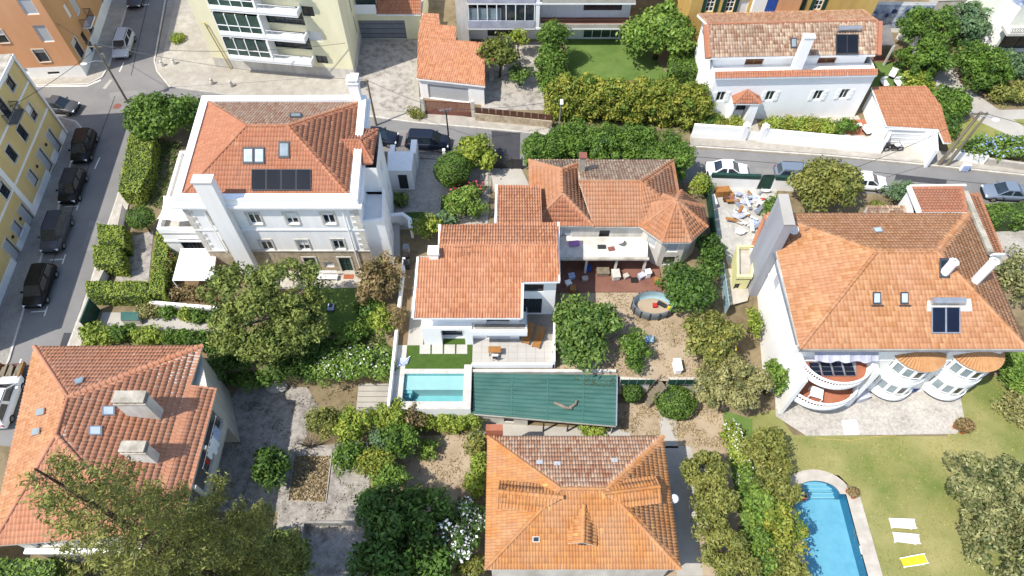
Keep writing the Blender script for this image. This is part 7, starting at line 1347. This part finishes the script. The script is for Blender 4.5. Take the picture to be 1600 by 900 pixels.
    if rack:
        for k in range(9): MB().b2(x1+.05, x2, -hw*.6+k*hw*.15-.012, -hw*.6+k*hw*.15+.012, H_+.001, H_+.018).build('roof_rib', 'metal_dark', o)
    return o
SD = math.atan2(-15.8, 1.22)           # down the left street
car('silver estate car coming down the street by the orange building', 193, 70, R(-84), 'paint_silver', 4.5, 1.85, 1.7)
car('dark grey hatchback in front of the yellow building corner', 92, 165, R(-8), 'paint_grey', 4.2, 1.75, 1.5, 'hatch')
car('black tall car first in the row below the crossing', 131, 230, SD+R(2), 'paint_black', 4.3, 1.85, 1.72)
car('black car with patterned roof, second in the street row', 113, 292, SD, 'paint_black', 4.2, 1.85, 1.66, roofmat='metal_dark')
car('dark grey van-like car with ribbed roof, third in the street row', 88, 364, SD, 'paint_grey', 4.5, 1.9, 1.85, rack=True)
car('black sport utility car, lowest of the street row', 62, 447, SD, 'paint_black', 4.5, 1.9, 1.66)
car('white van-like car cut by the left picture edge', 6, 628, SD+R(180), 'paint_white', 4.6, 1.9, 1.8)
car('dark car at the top of the street above the silver one', 213, -6, R(-84), 'paint_grey', 4.3, 1.8, 1.5, 'hatch')
car('navy car half hidden behind the manor on the road', 590, 214, R(-6), 'paint_navy', 4.3, 1.8, 1.5, 'hatch')
car('black estate car on the road beside the forecourt railing', 668, 221, R(-4), 'paint_navy', 4.6, 1.9, 1.7)
car('white saloon parked behind the yard wall on the road', 1136, 265, R(-3), 'paint_white', 4.3, 1.8, 1.45, 'hatch')
car('slate grey estate car partly hidden by the olive tree', 1246, 270, R(-4), 'paint_slate', 4.5, 1.8, 1.5)
car('white car on the road emerging right of the olive tree', 1352, 284, R(-5), 'paint_white', 4.3, 1.8, 1.5, 'hatch')
car('grey car with open boot at the right edge of the road', 1572, 300, R(176), 'paint_slate', 4.4, 1.8, 1.5, 'hatch')
# trailer in the lower left street
c = P2(14, 592, U+.6); tl_ = local_thing('trailer', 'brown flatbed trailer loaded with wood beside the orange roof', 'trailer', (c.x, c.y, U+.03)); tl_.rotation_euler = (0, 0, SD)
MB().b2(-1.4, 1.4, -.95, .95, .5, .62).build('bed', 'brown', tl_)
for y in (-.95, .95): MB().b2(-1.4, 1.4, y-.03, y+.03, .62, .95).build('side_board', 'wood', tl_)
for k in range(6): MB().box((random.uniform(-.2, .2), -.75+k*.3, .72+.05*(k % 2)), (2.3, .2, .12), random.uniform(-.08, .08)).build('timber', 'pole_wood', tl_)
for y in (-.85, .85): MB().tube([(0, y-.1, .3), (0, y+.1, .3)], .3, 14).build('wheel', 'rubber', tl_)
# motorcycle
c = P2(1396, 232, U+.5); mc = local_thing('motorcycle', 'white and black motorcycle parked in front of the garage', 'motorcycle', (c.x, c.y, U+.13)); mc.rotation_euler = (0, 0, R(2))
for x in (-.72, .75):
    w_ = MB().tube([(x, -.06, .32), (x, .06, .32)], .32, 16).build('wheel', 'rubber', mc); MB().tube([(x, -.065, .32), (x, .065, .32)], .2, 10).build('rim', 'rim', w_)
MB().box((0, 0, .55), (.6, .28, .36)).build('engine', 'metal_dark', mc, bevel=.04); MB().ball((.22, 0, .86), (.36, .17, .17), 12, 8).build('fuel_tank', 'paint_white', mc, smooth=True); MB().box((-.35, 0, .84), (.75, .26, .1)).build('seat', 'rubber', mc, bevel=.03); MB().box((-.8, 0, .98), (.36, .36, .3)).build('top_box', 'metal_dark', mc, bevel=.03)
MB().tube([(.75, 0, .32), (.45, 0, 1.05)], .05, 8).build('fork', 'metal_grey', mc); MB().tube([(.42, -.36, 1.08), (.5, 0, 1.02), (.42, .36, 1.08)], .03, 6).build('handlebar', 'metal_dark', mc); MB().box((.62, 0, 1.0), (.2, .3, .28), 0, 0, R(-25)).build('fairing', 'paint_white', mc, bevel=.03); MB().box((.78, 0, .66), (.4, .12, .04)).build('mudguard', 'paint_white', mc)
for y in (-.36, .36): MB().bar((.44, y, 1.08), (.5, y*1.05, 1.25), .02).build('mirror', 'galv', mc)
# ================================================================ poles, lamps, wires
def pole(name, label, u, v, h, mat='pole_wood', r=.13, lean=(0, 0), cat='utility pole'):
    b = P2(u, v); o = thing(name, label, cat, (b.x, b.y, U)); t = (b.x+lean[0], b.y+lean[1], U+h); MB().tube([(b.x, b.y, U), t], [r, r*.65], 10).build('pole', mat, o); return o, Vector(t)
p1, t1 = pole('utility_pole', 'leaning wooden utility pole with lamp at the street crossing', 200, 160, 7.6, lean=(-.05, .1))
MB().bar(t1+Vector((-.7, 0, -.4)), t1+Vector((.7, 0, -.4)), .1).build('crossarm', 'pole_wood', p1); MB().tube([t1+Vector((0, 0, -2.2)), t1+Vector((-.7, -.3, -1.9)), t1+Vector((-1.5, -.6, -1.95))], .04, 6).build('lamp_arm', 'galv', p1); MB().ball(t1+Vector((-1.75, -.7, -1.98)), (.38, .2, .1), 12, 6).build('lamp_head', 'lamp_glass', p1, smooth=True); MB().box(t1+Vector((.25, -.1, -1.4)), (.3, .3, .5)).build('junction_box', 'metal_grey', p1)
p2, t2 = pole('utility_pole', 'wooden utility pole rising behind the manor parapet', 588, 196, 6.0, lean=(0, .1))
p3, t3 = pole('utility_pole', 'dark pole with aerial crossarm beside the forecourt hedge', 703, 234, 5.4, 'metal_dark', .1); MB().bar(t3+Vector((-.7, 0, -.1)), t3+Vector((.6, .2, 0)), .05).build('crossarm', 'galv', p3)
for k in range(4): MB().bar(t3+Vector((-.5+k*.3, -.25, -.05)), t3+Vector((-.5+k*.3, .25, -.05)), .025).build('aerial_rod', 'galv', p3)
lm, t4 = pole('street_lamp', 'slim grey street lamp with flat white head beside the bamboo', 873, 207, 4.4, 'galv', .08, cat='street lamp'); MB().box(t4+Vector((.05, -.3, .05)), (.3, .75, .12)).build('lamp_head', 'lamp_glass', lm, bevel=.03)
p5, t5 = pole('utility_pole', 'thick wooden pole with lamp leaning right beside the garage', 1466, 258, 7.2, r=.2, lean=(.35, -.1)); p6, t6 = pole('utility_pole', 'darker second pole propped next to the garage utility pole', 1478, 259, 6.9, 'pole_wood', .17, lean=(.2, -.1))
MB().bar(t5+Vector((-.9, .1, -.3)), t5+Vector((.9, .1, -.3)), .12).build('crossarm', 'pole_wood', p5); MB().tube([t5+Vector((0, 0, -.5)), t5+Vector((.8, -.3, -.3)), t5+Vector((1.2, -.5, -.35))], .04, 6).build('lamp_arm', 'galv', p5); MB().ball(t5+Vector((1.4, -.6, -.4)), (.4, .25, .12), 12, 6).build('lamp_head', 'lamp_glass', p5, smooth=True)
for k in range(3): MB().lathe(t5+Vector((-.7+k*.7, .1, -.25)), [(.05, 0), (.08, .1), (.03, .2)], 8).build('insulator', 'metal_grey', p5)
def wire(label, a, b, sag=.5, r=.028):
    a, b = Vector(a), Vector(b); pts = [a.lerp(b, k/14)-Vector((0, 0, sag*4*(k/14)*(1-k/14))) for k in range(15)]; o = MB().tube(pts, r, 4, False).build('overhead_wire', 'metal_dark'); return tag(o, label, 'wire')
wire('overhead wire from the crossing pole to the manor pole', t1, t2, .8); wire('overhead wire from the manor pole to the aerial pole', t2, t3, .3); wire('lower wire from the crossing pole to the orange building corner', t1+Vector((0, 0, -.5)), (-49, 65.5, 9), .2); wire('overhead wire from the crossing pole to the yellow building', t1+Vector((0, 0, -.6)), (-47.2, 50, 10.5), .3); wire('upper wire across the crossing past the cream apartments', t1+Vector((0, 0, -.2)), (-17.9, 63.7, 7.6), .9); wire('overhead wire across the road near the garage poles', t5, (31, 46, 6.2), .5); wire('overhead wire leaving the garage pole to the right', t5, (62, 47, 8.2), .5); wire('second wire from the aerial pole to the street lamp', t3, t4, .3)
# bollards and litter on the cream apartments pavement
for i, (u, v) in enumerate(((332, 131), (362, 135), (254, 103), (272, 100))):
    c = P2(u, v, Z2); o = local_thing('bollard', ['stone bollard left on the pavement below the cream apartments', 'stone bollard right on the pavement below the cream apartments', 'small bollard at the pavement corner by the crossing', 'low stone block on the pale pavement near the crossing'][i], 'bollard', (c.x, c.y, Z2)); MB().lathe((0, 0, 0), [(.22, 0), (.2, .4), (.1, .5)], 10).build('post', 'white_old', o); MB().ball((0, 0, .6), .18, 10, 7).build('ball', 'white_old', o, smooth=True)
shrub('small weed tuft on the pale pavement', 277, 60, Z2+.3, (.5, .5, .4), Z2, 'leaf_hedge', nclump=10); shrub('small weed clump beside the brown gate post', 650, 176, Z2+.3, (.8, .5, .4), Z2, 'leaf_olive', nclump=12)
pp_ = MB().tube([(-33.5, 65.85, 8.5), (-33.2, 65.8, 8.6), (-32.3, 65.65, 2.7)], .07, 6); tag(pp_.build('wall_pipe', 'pipe_yellow'), 'yellow gas pipe running down the cream apartment wall', 'pipe')
mh = P2(183, 166, Z1); tag(MB().lathe((mh.x, mh.y, Z1+.006), [(.02, .02), (.42, .02), (.45, 0)], 18).build('manhole_cover', 'brick_red'), 'round rusty manhole cover in the crossing', 'manhole')
# retaining walls between the levels
lowwall('retaining_wall', 'white retaining wall along the garden path above the orange roof', [P2(240, 480), P2(330, 488), P2(375, 492)], U, U+.9, .3, 'white', None)
lowwall('street_garden_wall', 'white wall along the street beside the hedge cubes', [P2(196, 330), P2(180, 408), P2(150, 470)], U, U+1.0, .25, 'white', 'stone_pale')
lowwall('green_clad_wall', 'dark green screened wall at the lower garden gate', [P2(142, 520), P2(156, 484)], U, U+1.9, .12, 'green_tarp', None, 'fence')
gb_ = thing('green_garden_box', 'green lidded garden box beside the path', 'storage box', (*P2(206, 497), U)); q = px(U+.5, (191, 490), (218, 490), (219, 503), (191, 503)); MB().prism(q, U, U+.7).build('body', 'white_old', gb_); MB().prism([(p[0]*1.0, p[1]) for p in q], U+.71, U+.8).build('lid', 'green_roof', gb_)
lowwall('retaining_wall', 'stone retaining wall between dry garden and driveway', [P2(966, 603, 1.2), P2(1012, 606, 1.2)], 0, U+.1, .35, 'white_old', None); lowwall('retaining_wall', 'concrete retaining wall right of the garden steps', [P2(1040, 604, 1.2), P2(1098, 604, 1.2)], 0, U+.1, .35, 'white_old', None)
fg2 = thing('garden_fence', 'thin green mesh fence on top of the retaining wall', 'fence', (*P2(1000, 596, U), U))
for u0, u1 in ((968, 1020), (1042, 1095)):
    a, b = P2(u0, 601, U), P2(u1, 601, U); MB().bar((*a, U+.5), (*b, U+.5), .02, .8).build('mesh_panel', 'green_tarp', fg2)
    for k in range(5): c = a.lerp(b, k/4); MB().bar((*c, U), (*c, U+1.1), .05).build('post', 'galv', fg2)
gs = thing('wooden_steps', 'weathered wooden garden stair with railing down to the driveway', 'stairs', (*P2(1022, 620, 1), 0)); a, b = Vector((*P2(1034, 606, 1.8), U)), Vector((*P2(1010, 628, .3), .1))
for k in range(8): c = a.lerp(b, (k+.5)/8); MB().box(c, (.34, .9, .06), math.atan2(b.y-a.y, b.x-a.x)).build('tread', 'pole_wood', gs)
sd2 = Vector((-(b-a).y, (b-a).x, 0)).normalized()*.5
for s in (-1, 1):
    MB().bar(a+sd2*s+Vector((0, 0, .9)), b+sd2*s+Vector((0, 0, .9)), .06).build('handrail', 'pole_wood', gs); MB().bar(a+sd2*s, b+sd2*s, .06, .2).build('stringer', 'pole_wood', gs)
    for k in range(6): c = a.lerp(b, k/5)+sd2*s; MB().bar(c, c+Vector((0, 0, .9)), .05).build('baluster', 'pole_wood', gs)
lowwall('earth_plot_wall', 'low dark wall below the bare earth plot', [P2(690, 798, .4), P2(735, 796, .4)], 0, .9, .2, 'metal_dark', None); lowwall('court_wall', 'low grey wall enclosing the sunken patio at the bottom', [P2(468, 900, .4), P2(476, 818, .4), P2(575, 818, .4)], 0, .8, .2, 'pave_grey', None)
sheet('sunken_patio', px(.045, (478, 820), (575, 820), (575, 920), (468, 920)), .045, 'patio_old'); lowwall('bed_edging', 'thin concrete edging round the dry planting bed', [P2(460, 712, .1), P2(450, 783, .1), P2(509, 786, .1), P2(518, 712, .1)], 0, .14, .07, 'concrete', None, 'edging')
rk = thing('garden_boulder', 'rounded grey boulder at the end of the cracked patio', 'boulder', (*P2(432, 600, .4), 0)); MB().ball((*P2(432, 602, .4), .35), (1.0, .7, .5), 12, 8, .12).build('stone', 'concrete', rk)
# lawn mower on the shaded lawn
c = P2(517, 480, U+.3); lmw = local_thing('lawn_mower', 'dark lawn mower standing on the shaded manor lawn', 'lawn mower', (c.x, c.y, U+.04)); MB().box((0, 0, .25), (.55, .7, .22)).build('deck', 'cloth_blue', lmw, bevel=.05); MB().box((0, .1, .42), (.3, .3, .16)).build('engine', 'metal_dark', lmw, bevel=.03); MB().bar((-.2, .3, .3), (-.2, 1.0, .95), .03).bar((.2, .3, .3), (.2, 1.0, .95), .03).bar((-.2, 1.0, .95), (.2, 1.0, .95), .03).build('handle', 'metal_dark', lmw)
for x in (-.3, .3):
    for y in (-.28, .3): MB().tube([(x-.03, y, .11), (x+.03, y, .11)], .11, 10).build('wheel', 'rubber', lmw)
# loungers and cushions in the little courtyard of the terrace house
for i, (u, v, rz) in enumerate(((1394, 117, -.6), (1382, 131, .1), (1404, 131, .2), (1355, 205, .3), (1342, 196, .2))):
    c = P2(u, v, U+.3); o = local_thing('garden_chair', ['dark framed white cushioned chair in the middle of the small lawn', 'white chair at the lower left edge of the small lawn', 'white sunbed at the lower right edge of the small lawn', 'white cushioned armchair on the terracotta strip', 'small white stool beside the terracotta strip'][i], 'chair', (c.x, c.y, U+.05), 'garden chairs of the terrace house'); o.rotation_euler = (0, 0, rz)
    s_ = (.7, .9) if i != 4 else (.55, .45); MB().b2(-s_[0]/2, s_[0]/2, -s_[1]/2, s_[1]/2, .3, .42).build('cushion', 'cloth_white', o, bevel=.03); MB().b2(-s_[0]/2-.03, s_[0]/2+.03, -s_[1]/2-.03, s_[1]/2+.03, .22, .295).build('frame', 'metal_dark', o)
    if i != 4: MB().box((0, s_[1]/2+.05, .6), (s_[0], .1, .55), rx=R(15)).build('backrest', 'cloth_white', o, bevel=.03)
    for x in (-.28, .28):
        for y in (-.3, .3): MB().b2(x*s_[0]/.7-.03, x*s_[0]/.7+.03, y*s_[1]/.9-.03, y*s_[1]/.9+.03, 0, .22).build('leg', 'metal_dark', o)
# letter box row and street furniture by the right hand road
sg_ = thing('meter_wall', 'low pale wall with row of letter slots beside the poles', 'wall', (*P2(1500, 243), U)); a, b = P2(1484, 248), P2(1535, 256); MB().prism(hstrip([a, b], .4), U, U+1.2).build('wall', 'white', sg_); X = (b-a).normalized()
for k in range(6): MB().wbox(a, X, .5+k*.42, .5+k*.42+.26, -.12, .12, U+1.201, U+1.22).build('letter_slot', 'metal_dark', sg_)
lowwall('road_side_wall', 'low pale kerb wall under the plumbago hedge', [P2(1537, 257), P2(1600, 266), P2(1680, 276)], U, U+.9, .3, 'stone_pale', None)
cb = P2(1508, 262, U+.5); ob_ = thing('utility_cabinet', 'pale blue-white utility cabinet on the pavement', 'cabinet', (cb.x, cb.y, Z2)); MB().box((cb.x, cb.y, Z2+.45), (.8, .35, .9), R(-6)).build('body', 'plastic_white', ob_, bevel=.02); MB().box((cb.x, cb.y-.18, Z2+.45), (.7, .02, .75), R(-6)).build('door', 'cloth_blue', ob_)
# ================================================================ blue swimming pool on the lawn
pool = thing('swimming_pool', 'blue rectangular swimming pool with rounded stepped end and pale coping', 'pool', (24.3, 13, 0))
x0, x1, yE, y0 = 22.05, 26.45, 17.35, 4.0; cx = (x0+x1)/2; rr = 1.72
inner = [V2(x0, y0), V2(x1, y0), V2(x1, yE)]+[V2(cx+rr*math.cos(math.pi*k/16), yE+rr*.62*math.sin(math.pi*k/16)+.02) for k in range(17)]+[V2(x0, yE)]
outer = [V2(x0-.75, y0-1), V2(x1+1.15, y0-1), V2(x1+1.05, yE+.55), V2(x1+.2, yE+.62)]+[V2(cx+(rr+.95)*math.cos(math.pi*(k+1)/16), yE-.1+(rr*.62+1.05)*math.sin(math.pi*(k+1)/16)) for k in range(15)]+[V2(x0-.75, yE+.2)]
me = bpy.data.meshes.new('coping'); bm = bmesh.new()
eo = [bm.verts.new((p.x, p.y, .1)) for p in outer]; ei = [bm.verts.new((p.x, p.y, .1)) for p in inner]; ed = []
for L in (eo, ei):
    for k in range(len(L)): ed.append(bm.edges.new((L[k], L[(k+1) % len(L)])))
bmesh.ops.triangle_fill(bm, use_beauty=True, edges=ed)
for f_ in list(bm.faces):
    if f_.normal.z < 0: f_.normal_flip()
for L, d in ((eo, 1), (ei, -1)):
    n = len(L)
    lowv = [bm.verts.new((v.co.x, v.co.y, -.05)) for v in L]
    for k in range(n): bm.faces.new((L[k], L[(k+1) % n], lowv[(k+1) % n], lowv[k]))
bm.to_mesh(me); bm.free(); finish(me, 'coping', 'stone_pale', pool)
# the lawn and ground are opened where the basin lies: the basin stands in a raised surround
m = MB(); n = len(inner)
for k in range(n): a, b = inner[k], inner[(k+1) % n]; m.poly([(a.x, a.y, .098), (b.x, b.y, .098), (b.x, b.y, -1.35), (a.x, a.y, -1.35)])
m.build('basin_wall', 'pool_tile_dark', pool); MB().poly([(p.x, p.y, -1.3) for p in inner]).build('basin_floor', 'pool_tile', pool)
for k in range(4):
    w = rr*(1-.0*k); pts = [V2(cx+w*math.cos(math.pi*j/16), yE+.02+w*.62*math.sin(math.pi*j/16)) for j in range(17)]; yc = yE+.02+k*.26
    pts = [p for p in pts if p.y >= yc]; 
    if len(pts) > 2: MB().prism(pts, -1.29, -1.0+k*.28).build('pool_step', 'pool_tile', pool); MB().prism([V2(pts[0].x, yc), V2(pts[-1].x, yc), V2(pts[-1].x, yc+.09), V2(pts[0].x, yc+.09)], -1.0+k*.28, -.995+k*.28).build('step_edge', 'pool_white', pool)
MB().poly([(p.x, p.y, -.03) for p in inner]).build('water', 'pool_water', pool)
sp = thing('pool_skimmer', 'white skimmer panel set in the pool wall', 'skimmer', (x1-.02, 12.9, -.1)); MB().b2(x1-.03, x1+.0, 12.8, 13.4, -.02, .09).build('panel', 'plastic_white', sp)
pt = P2(1332, 770, .3); o = thing('potted_plant', 'brown dry potted plant on the pool coping corner', 'plant pot', (pt.x, pt.y, .1)); 
for dx, dy in ((-.3, .15), (.25, .1), (0, -.3)): MB().lathe((pt.x+dx, pt.y+dy, .1), [(.02, 0), (.14, 0), (.2, .3), (.02, .28)], 10).build('pot', 'pot', o)
d = rdir(500); V_, F_ = leaves(np.array([pt.x, pt.y, .5])+d*np.array([.45, .4, .25]), d, .1); npmesh('foliage', V_, F_, rng.random(500), 'leaf_brown', o)
pc = P2(1503, 668, .2); o = thing('potted_plants', 'cluster of terracotta pots at the cobbled terrace corner', 'plant pots', (pc.x, pc.y, .04))
for dx, dy in ((-.5, .1), (-.1, -.35), (.35, -.1), (.1, .4)): MB().lathe((pc.x+dx, pc.y+dy, .04), [(.02, 0), (.18, 0), (.26, .4), (.02, .36)], 10).build('pot', 'pot', o)
d = rdir(700); V_, F_ = leaves(np.array([pc.x, pc.y, .7])+d*np.array([.75, .6, .35]), d, .13); npmesh('foliage', V_, F_, rng.random(700), 'leaf_brown', o)
# loungers on the lawn
for i, (u, v, rz, lab) in enumerate(((1410, 818, R(-3), 'white plastic sun lounger farthest from the picture bottom'), (1416, 841, R(-6), 'white plastic sun lounger in the middle of the three on the lawn'), (1428, 876, R(9), 'white sun lounger covered with a yellow towel on the lawn'))):
    c = P2(u, v, .3); o = local_thing('plastic_lounger', lab, 'sun lounger', (c.x, c.y, .035), 'loungers on the pool lawn'); o.rotation_euler = (0, 0, rz)
    for k in range(15): MB().b2(-.95+k*.09, -.95+k*.09+.055, -.29, .29, .3, .33).build('slat', 'plastic_white', o)
    for k in range(6): MB().box((.42+k*.09, 0, .335+k*.012), (.075, .56, .03), 0, 0, R(-8)).build('back_slat', 'plastic_white', o)
    for y in (-.32, .32):
        MB().tube([(-.98, y, .36), (-.5, y, .31), (0, y*1.06, .34), (.4, y*1.06, .32), (.95, y, .42)], .045, 6).build('side_rail', 'plastic_white', o)
        for x in (-.8, .7): MB().b2(x-.05, x+.05, y-.04, y+.04, 0, .3).build('leg', 'plastic_white', o)
c = P2(1428, 876, .4); tw_ = MB()
for i in range(13):
    for j in range(5): tw_.v.append((-.95+1.85*i/12, -.3+.6*j/4, .37+.012*math.sin(i*1.3+j)+(.1*max(0, i-8)/4)))
tw_.f = [[i*5+j, (i+1)*5+j, (i+1)*5+j+1, i*5+j+1] for i in range(12) for j in range(4)]; tw = tw_.build('yellow_towel', 'yellow_towel'); tw.location = (c.x, c.y, .035); tw.rotation_euler = (0, 0, R(9)); tag(tw, 'yellow towel spread over the nearest lawn lounger', 'towel')
hs = [P(1275, 684, .06), P(1300, 687, .06), P(1330, 688, .06), P(1370, 682, .06), P(1400, 680, .06)]; tag(MB().tube(hs, .022, 5).build('garden_hose', 'pipe_yellow'), 'thin yellow garden hose along the cobbled terrace edge', 'hose')
# swimmer
c = P2(1257, 778, 0); sw_ = local_thing('person', 'person in red swim top standing in the shallow pool corner', 'person', (c.x, c.y, -1.0))
me = bpy.data.meshes.new('body'); J = [(0, 0, .55), (0, 0, .8), (0, 0, 1.0), (0, 0, 1.1), (0, .02, 1.24), (0, .03, 1.33), (-.1, 0, .3), (-.1, 0, 0), (.1, 0, .3), (.1, 0, 0), (-.19, 0, 1.0), (-.36, .18, .93), (-.44, .42, .98), (.19, 0, 1.0), (.3, .2, .93), (.24, .42, .98)]
E = [(0, 1), (1, 2), (2, 3), (3, 4), (4, 5), (0, 6), (6, 7), (0, 8), (8, 9), (2, 10), (10, 11), (11, 12), (2, 13), (13, 14), (14, 15)]; me.from_pydata(J, E, [])
o = finish(me, 'body', 'skin', sw_); o.modifiers.new('s', 'SKIN'); sub = o.modifiers.new('d', 'SUBSURF'); sub.levels = sub.render_levels = 2
rad = [.15, .14, .15, .06, .1, .09, .08, .05, .08, .05, .06, .045, .035, .06, .045, .035]
for i, s in enumerate(me.skin_vertices[0].data): s.radius = (rad[i], rad[i]*.8); s.use_root = i == 0
MB().lathe((0, 0, .62), [(.168, 0), (.172, .2), (.185, .36), (.1, .45)], 16, (1, .85)).build('swim_top', 'swim_red', sw_, smooth=True); MB().ball((0, .02, 1.31), (.115, .125, .12), 12, 8, zmin=-.2).build('hair', 'bark', sw_, smooth=True)

# ================================================================ ground litter, tufts and loose debris
def scatter(name, label, poly, n, z, mat, size, up=.6, cat=None, clump=0):
    xs = [p[0] for p in poly]; ys = [p[1] for p in poly]; q = np.stack([rng.uniform(min(xs), max(xs), n), rng.uniform(min(ys), max(ys), n)], 1); ins = np.zeros(n, bool); k = len(poly)
    for i in range(k):
        (ax, ay), (bx, by) = poly[i], poly[(i+1) % k]
        ins ^= ((ay > q[:, 1]) != (by > q[:, 1])) & (q[:, 0] < (bx-ax)*(q[:, 1]-ay)/((by-ay) if abs(by-ay) > 1e-9 else 1e-9)+ax)
    q = q[ins]
    if clump: d = np.sin(q[:, 0]*1.3+2)*np.sin(q[:, 1]*1.7)+.6*np.sin(q[:, 0]*3.1)*np.sin(q[:, 1]*2.7+1); q = q[d+rng.normal(0, .4, len(q)) > clump-1]
    p = np.column_stack([q, np.full(len(q), z+size*.35)]); nn = rng.normal(0, 1, (len(q), 3)); nn[:, 2] = np.abs(nn[:, 2])*(1-up)
    V, F = leaves(p, nn, size, .3, .3); o = npmesh(name, V, F, rng.random(len(q)), mat); o['kind'] = 'stuff'; o['label'] = label; o['category'] = cat or 'ground cover'; return o
scatter('dry_grass', 'dry straw and litter on the turret house garden', px(ZG, (875, 458), (1088, 458), (1088, 596), (880, 578)), 6500, ZG, 'straw', .12, clump=.9)
scatter('leaf_litter', 'brown leaf litter under the trees of the dry garden', px(ZG, (875, 458), (1088, 458), (1088, 596), (880, 578)), 1600, ZG, 'litter', .1, .2, clump=1.1)
scatter('dry_grass', 'dry grass patches on the lower driveway', px(.03, (965, 632), (1128, 632), (1148, 698), (1060, 700), (1036, 640), (1032, 690), (965, 672)), 6000, .03, 'straw', .13, clump=.9)
scatter('dry_grass', 'straw tufts on the bare earth plots of the lower gardens', px(.03, (625, 682), (745, 678), (735, 798), (640, 798)), 2600, .03, 'straw', .13, clump=1.1)
scatter('dry_grass', 'straw covering the rectangular planting bed', px(.04, (461, 713), (516, 713), (509, 784), (451, 781)), 2600, .04, 'straw', .14)
scatter('leaf_litter', 'fallen leaves around the cracked patio', px(.03, (385, 590), (612, 590), (600, 830), (330, 830)), 5200, .035, 'litter', .1, .1, clump=1.2)
scatter('grass_tufts', 'grass tufts over the pool lawn', [p for p in px(.03, (1240, 684), (1480, 684), (1512, 604), (1600, 562), (1700, 960), (1350, 960), (1325, 770), (1300, 735), (1245, 740))], 30000, .03, 'tuft', .075, .7, clump=.5)
scatter('garden_weeds', 'weeds and low plants between manor wall and street hedge', px(U, (246, 215), (285, 225), (262, 330), (225, 320)), 3200, U, 'leaf_dark', .16, .4)
scatter('garden_weeds', 'rough greenery below the manor garden tree', px(U, (350, 520), (600, 520), (610, 565), (350, 565)), 6500, U, 'leaf_dark', .16, .4)
scatter('garden_weeds', 'rough weeds between the bamboo and the road', px(U, (860, 165), (1090, 180), (1085, 226), (860, 208)), 6500, U, 'leaf_mid', .15, .4, clump=.6)
scatter('garden_weeds', 'wild ground plants of the upper right garden', px(U, (1500, 110), (1640, 100), (1640, 168), (1560, 168)), 5200, U, 'leaf_grey', .18, .4, clump=.8)
scatter('garden_weeds', 'rough growth beside the upper right path', px(U, (1425, 70), (1475, 80), (1450, 140), (1480, 230), (1440, 200)), 3500, U, 'leaf_mid', .16, .4, clump=.6)
scatter('roof_debris', 'fallen leaves on the upper corner of the green metal roof', px(2.68, (890, 586), (962, 588), (960, 606), (905, 600)), 420, 2.68, 'litter', .09, 0., clump=.9)

clutter('blue plastic barrel in the cobbled courtyard by the white flats', 793, 71, ZG, (.7, .7, 1.0), 'blue', 'barrel', 'barrel'); clutter('grey stone trough in the cobbled courtyard', 768, 118, ZG, (.5, 1.6, .5), 'concrete', 'stone_trough', 'trough')
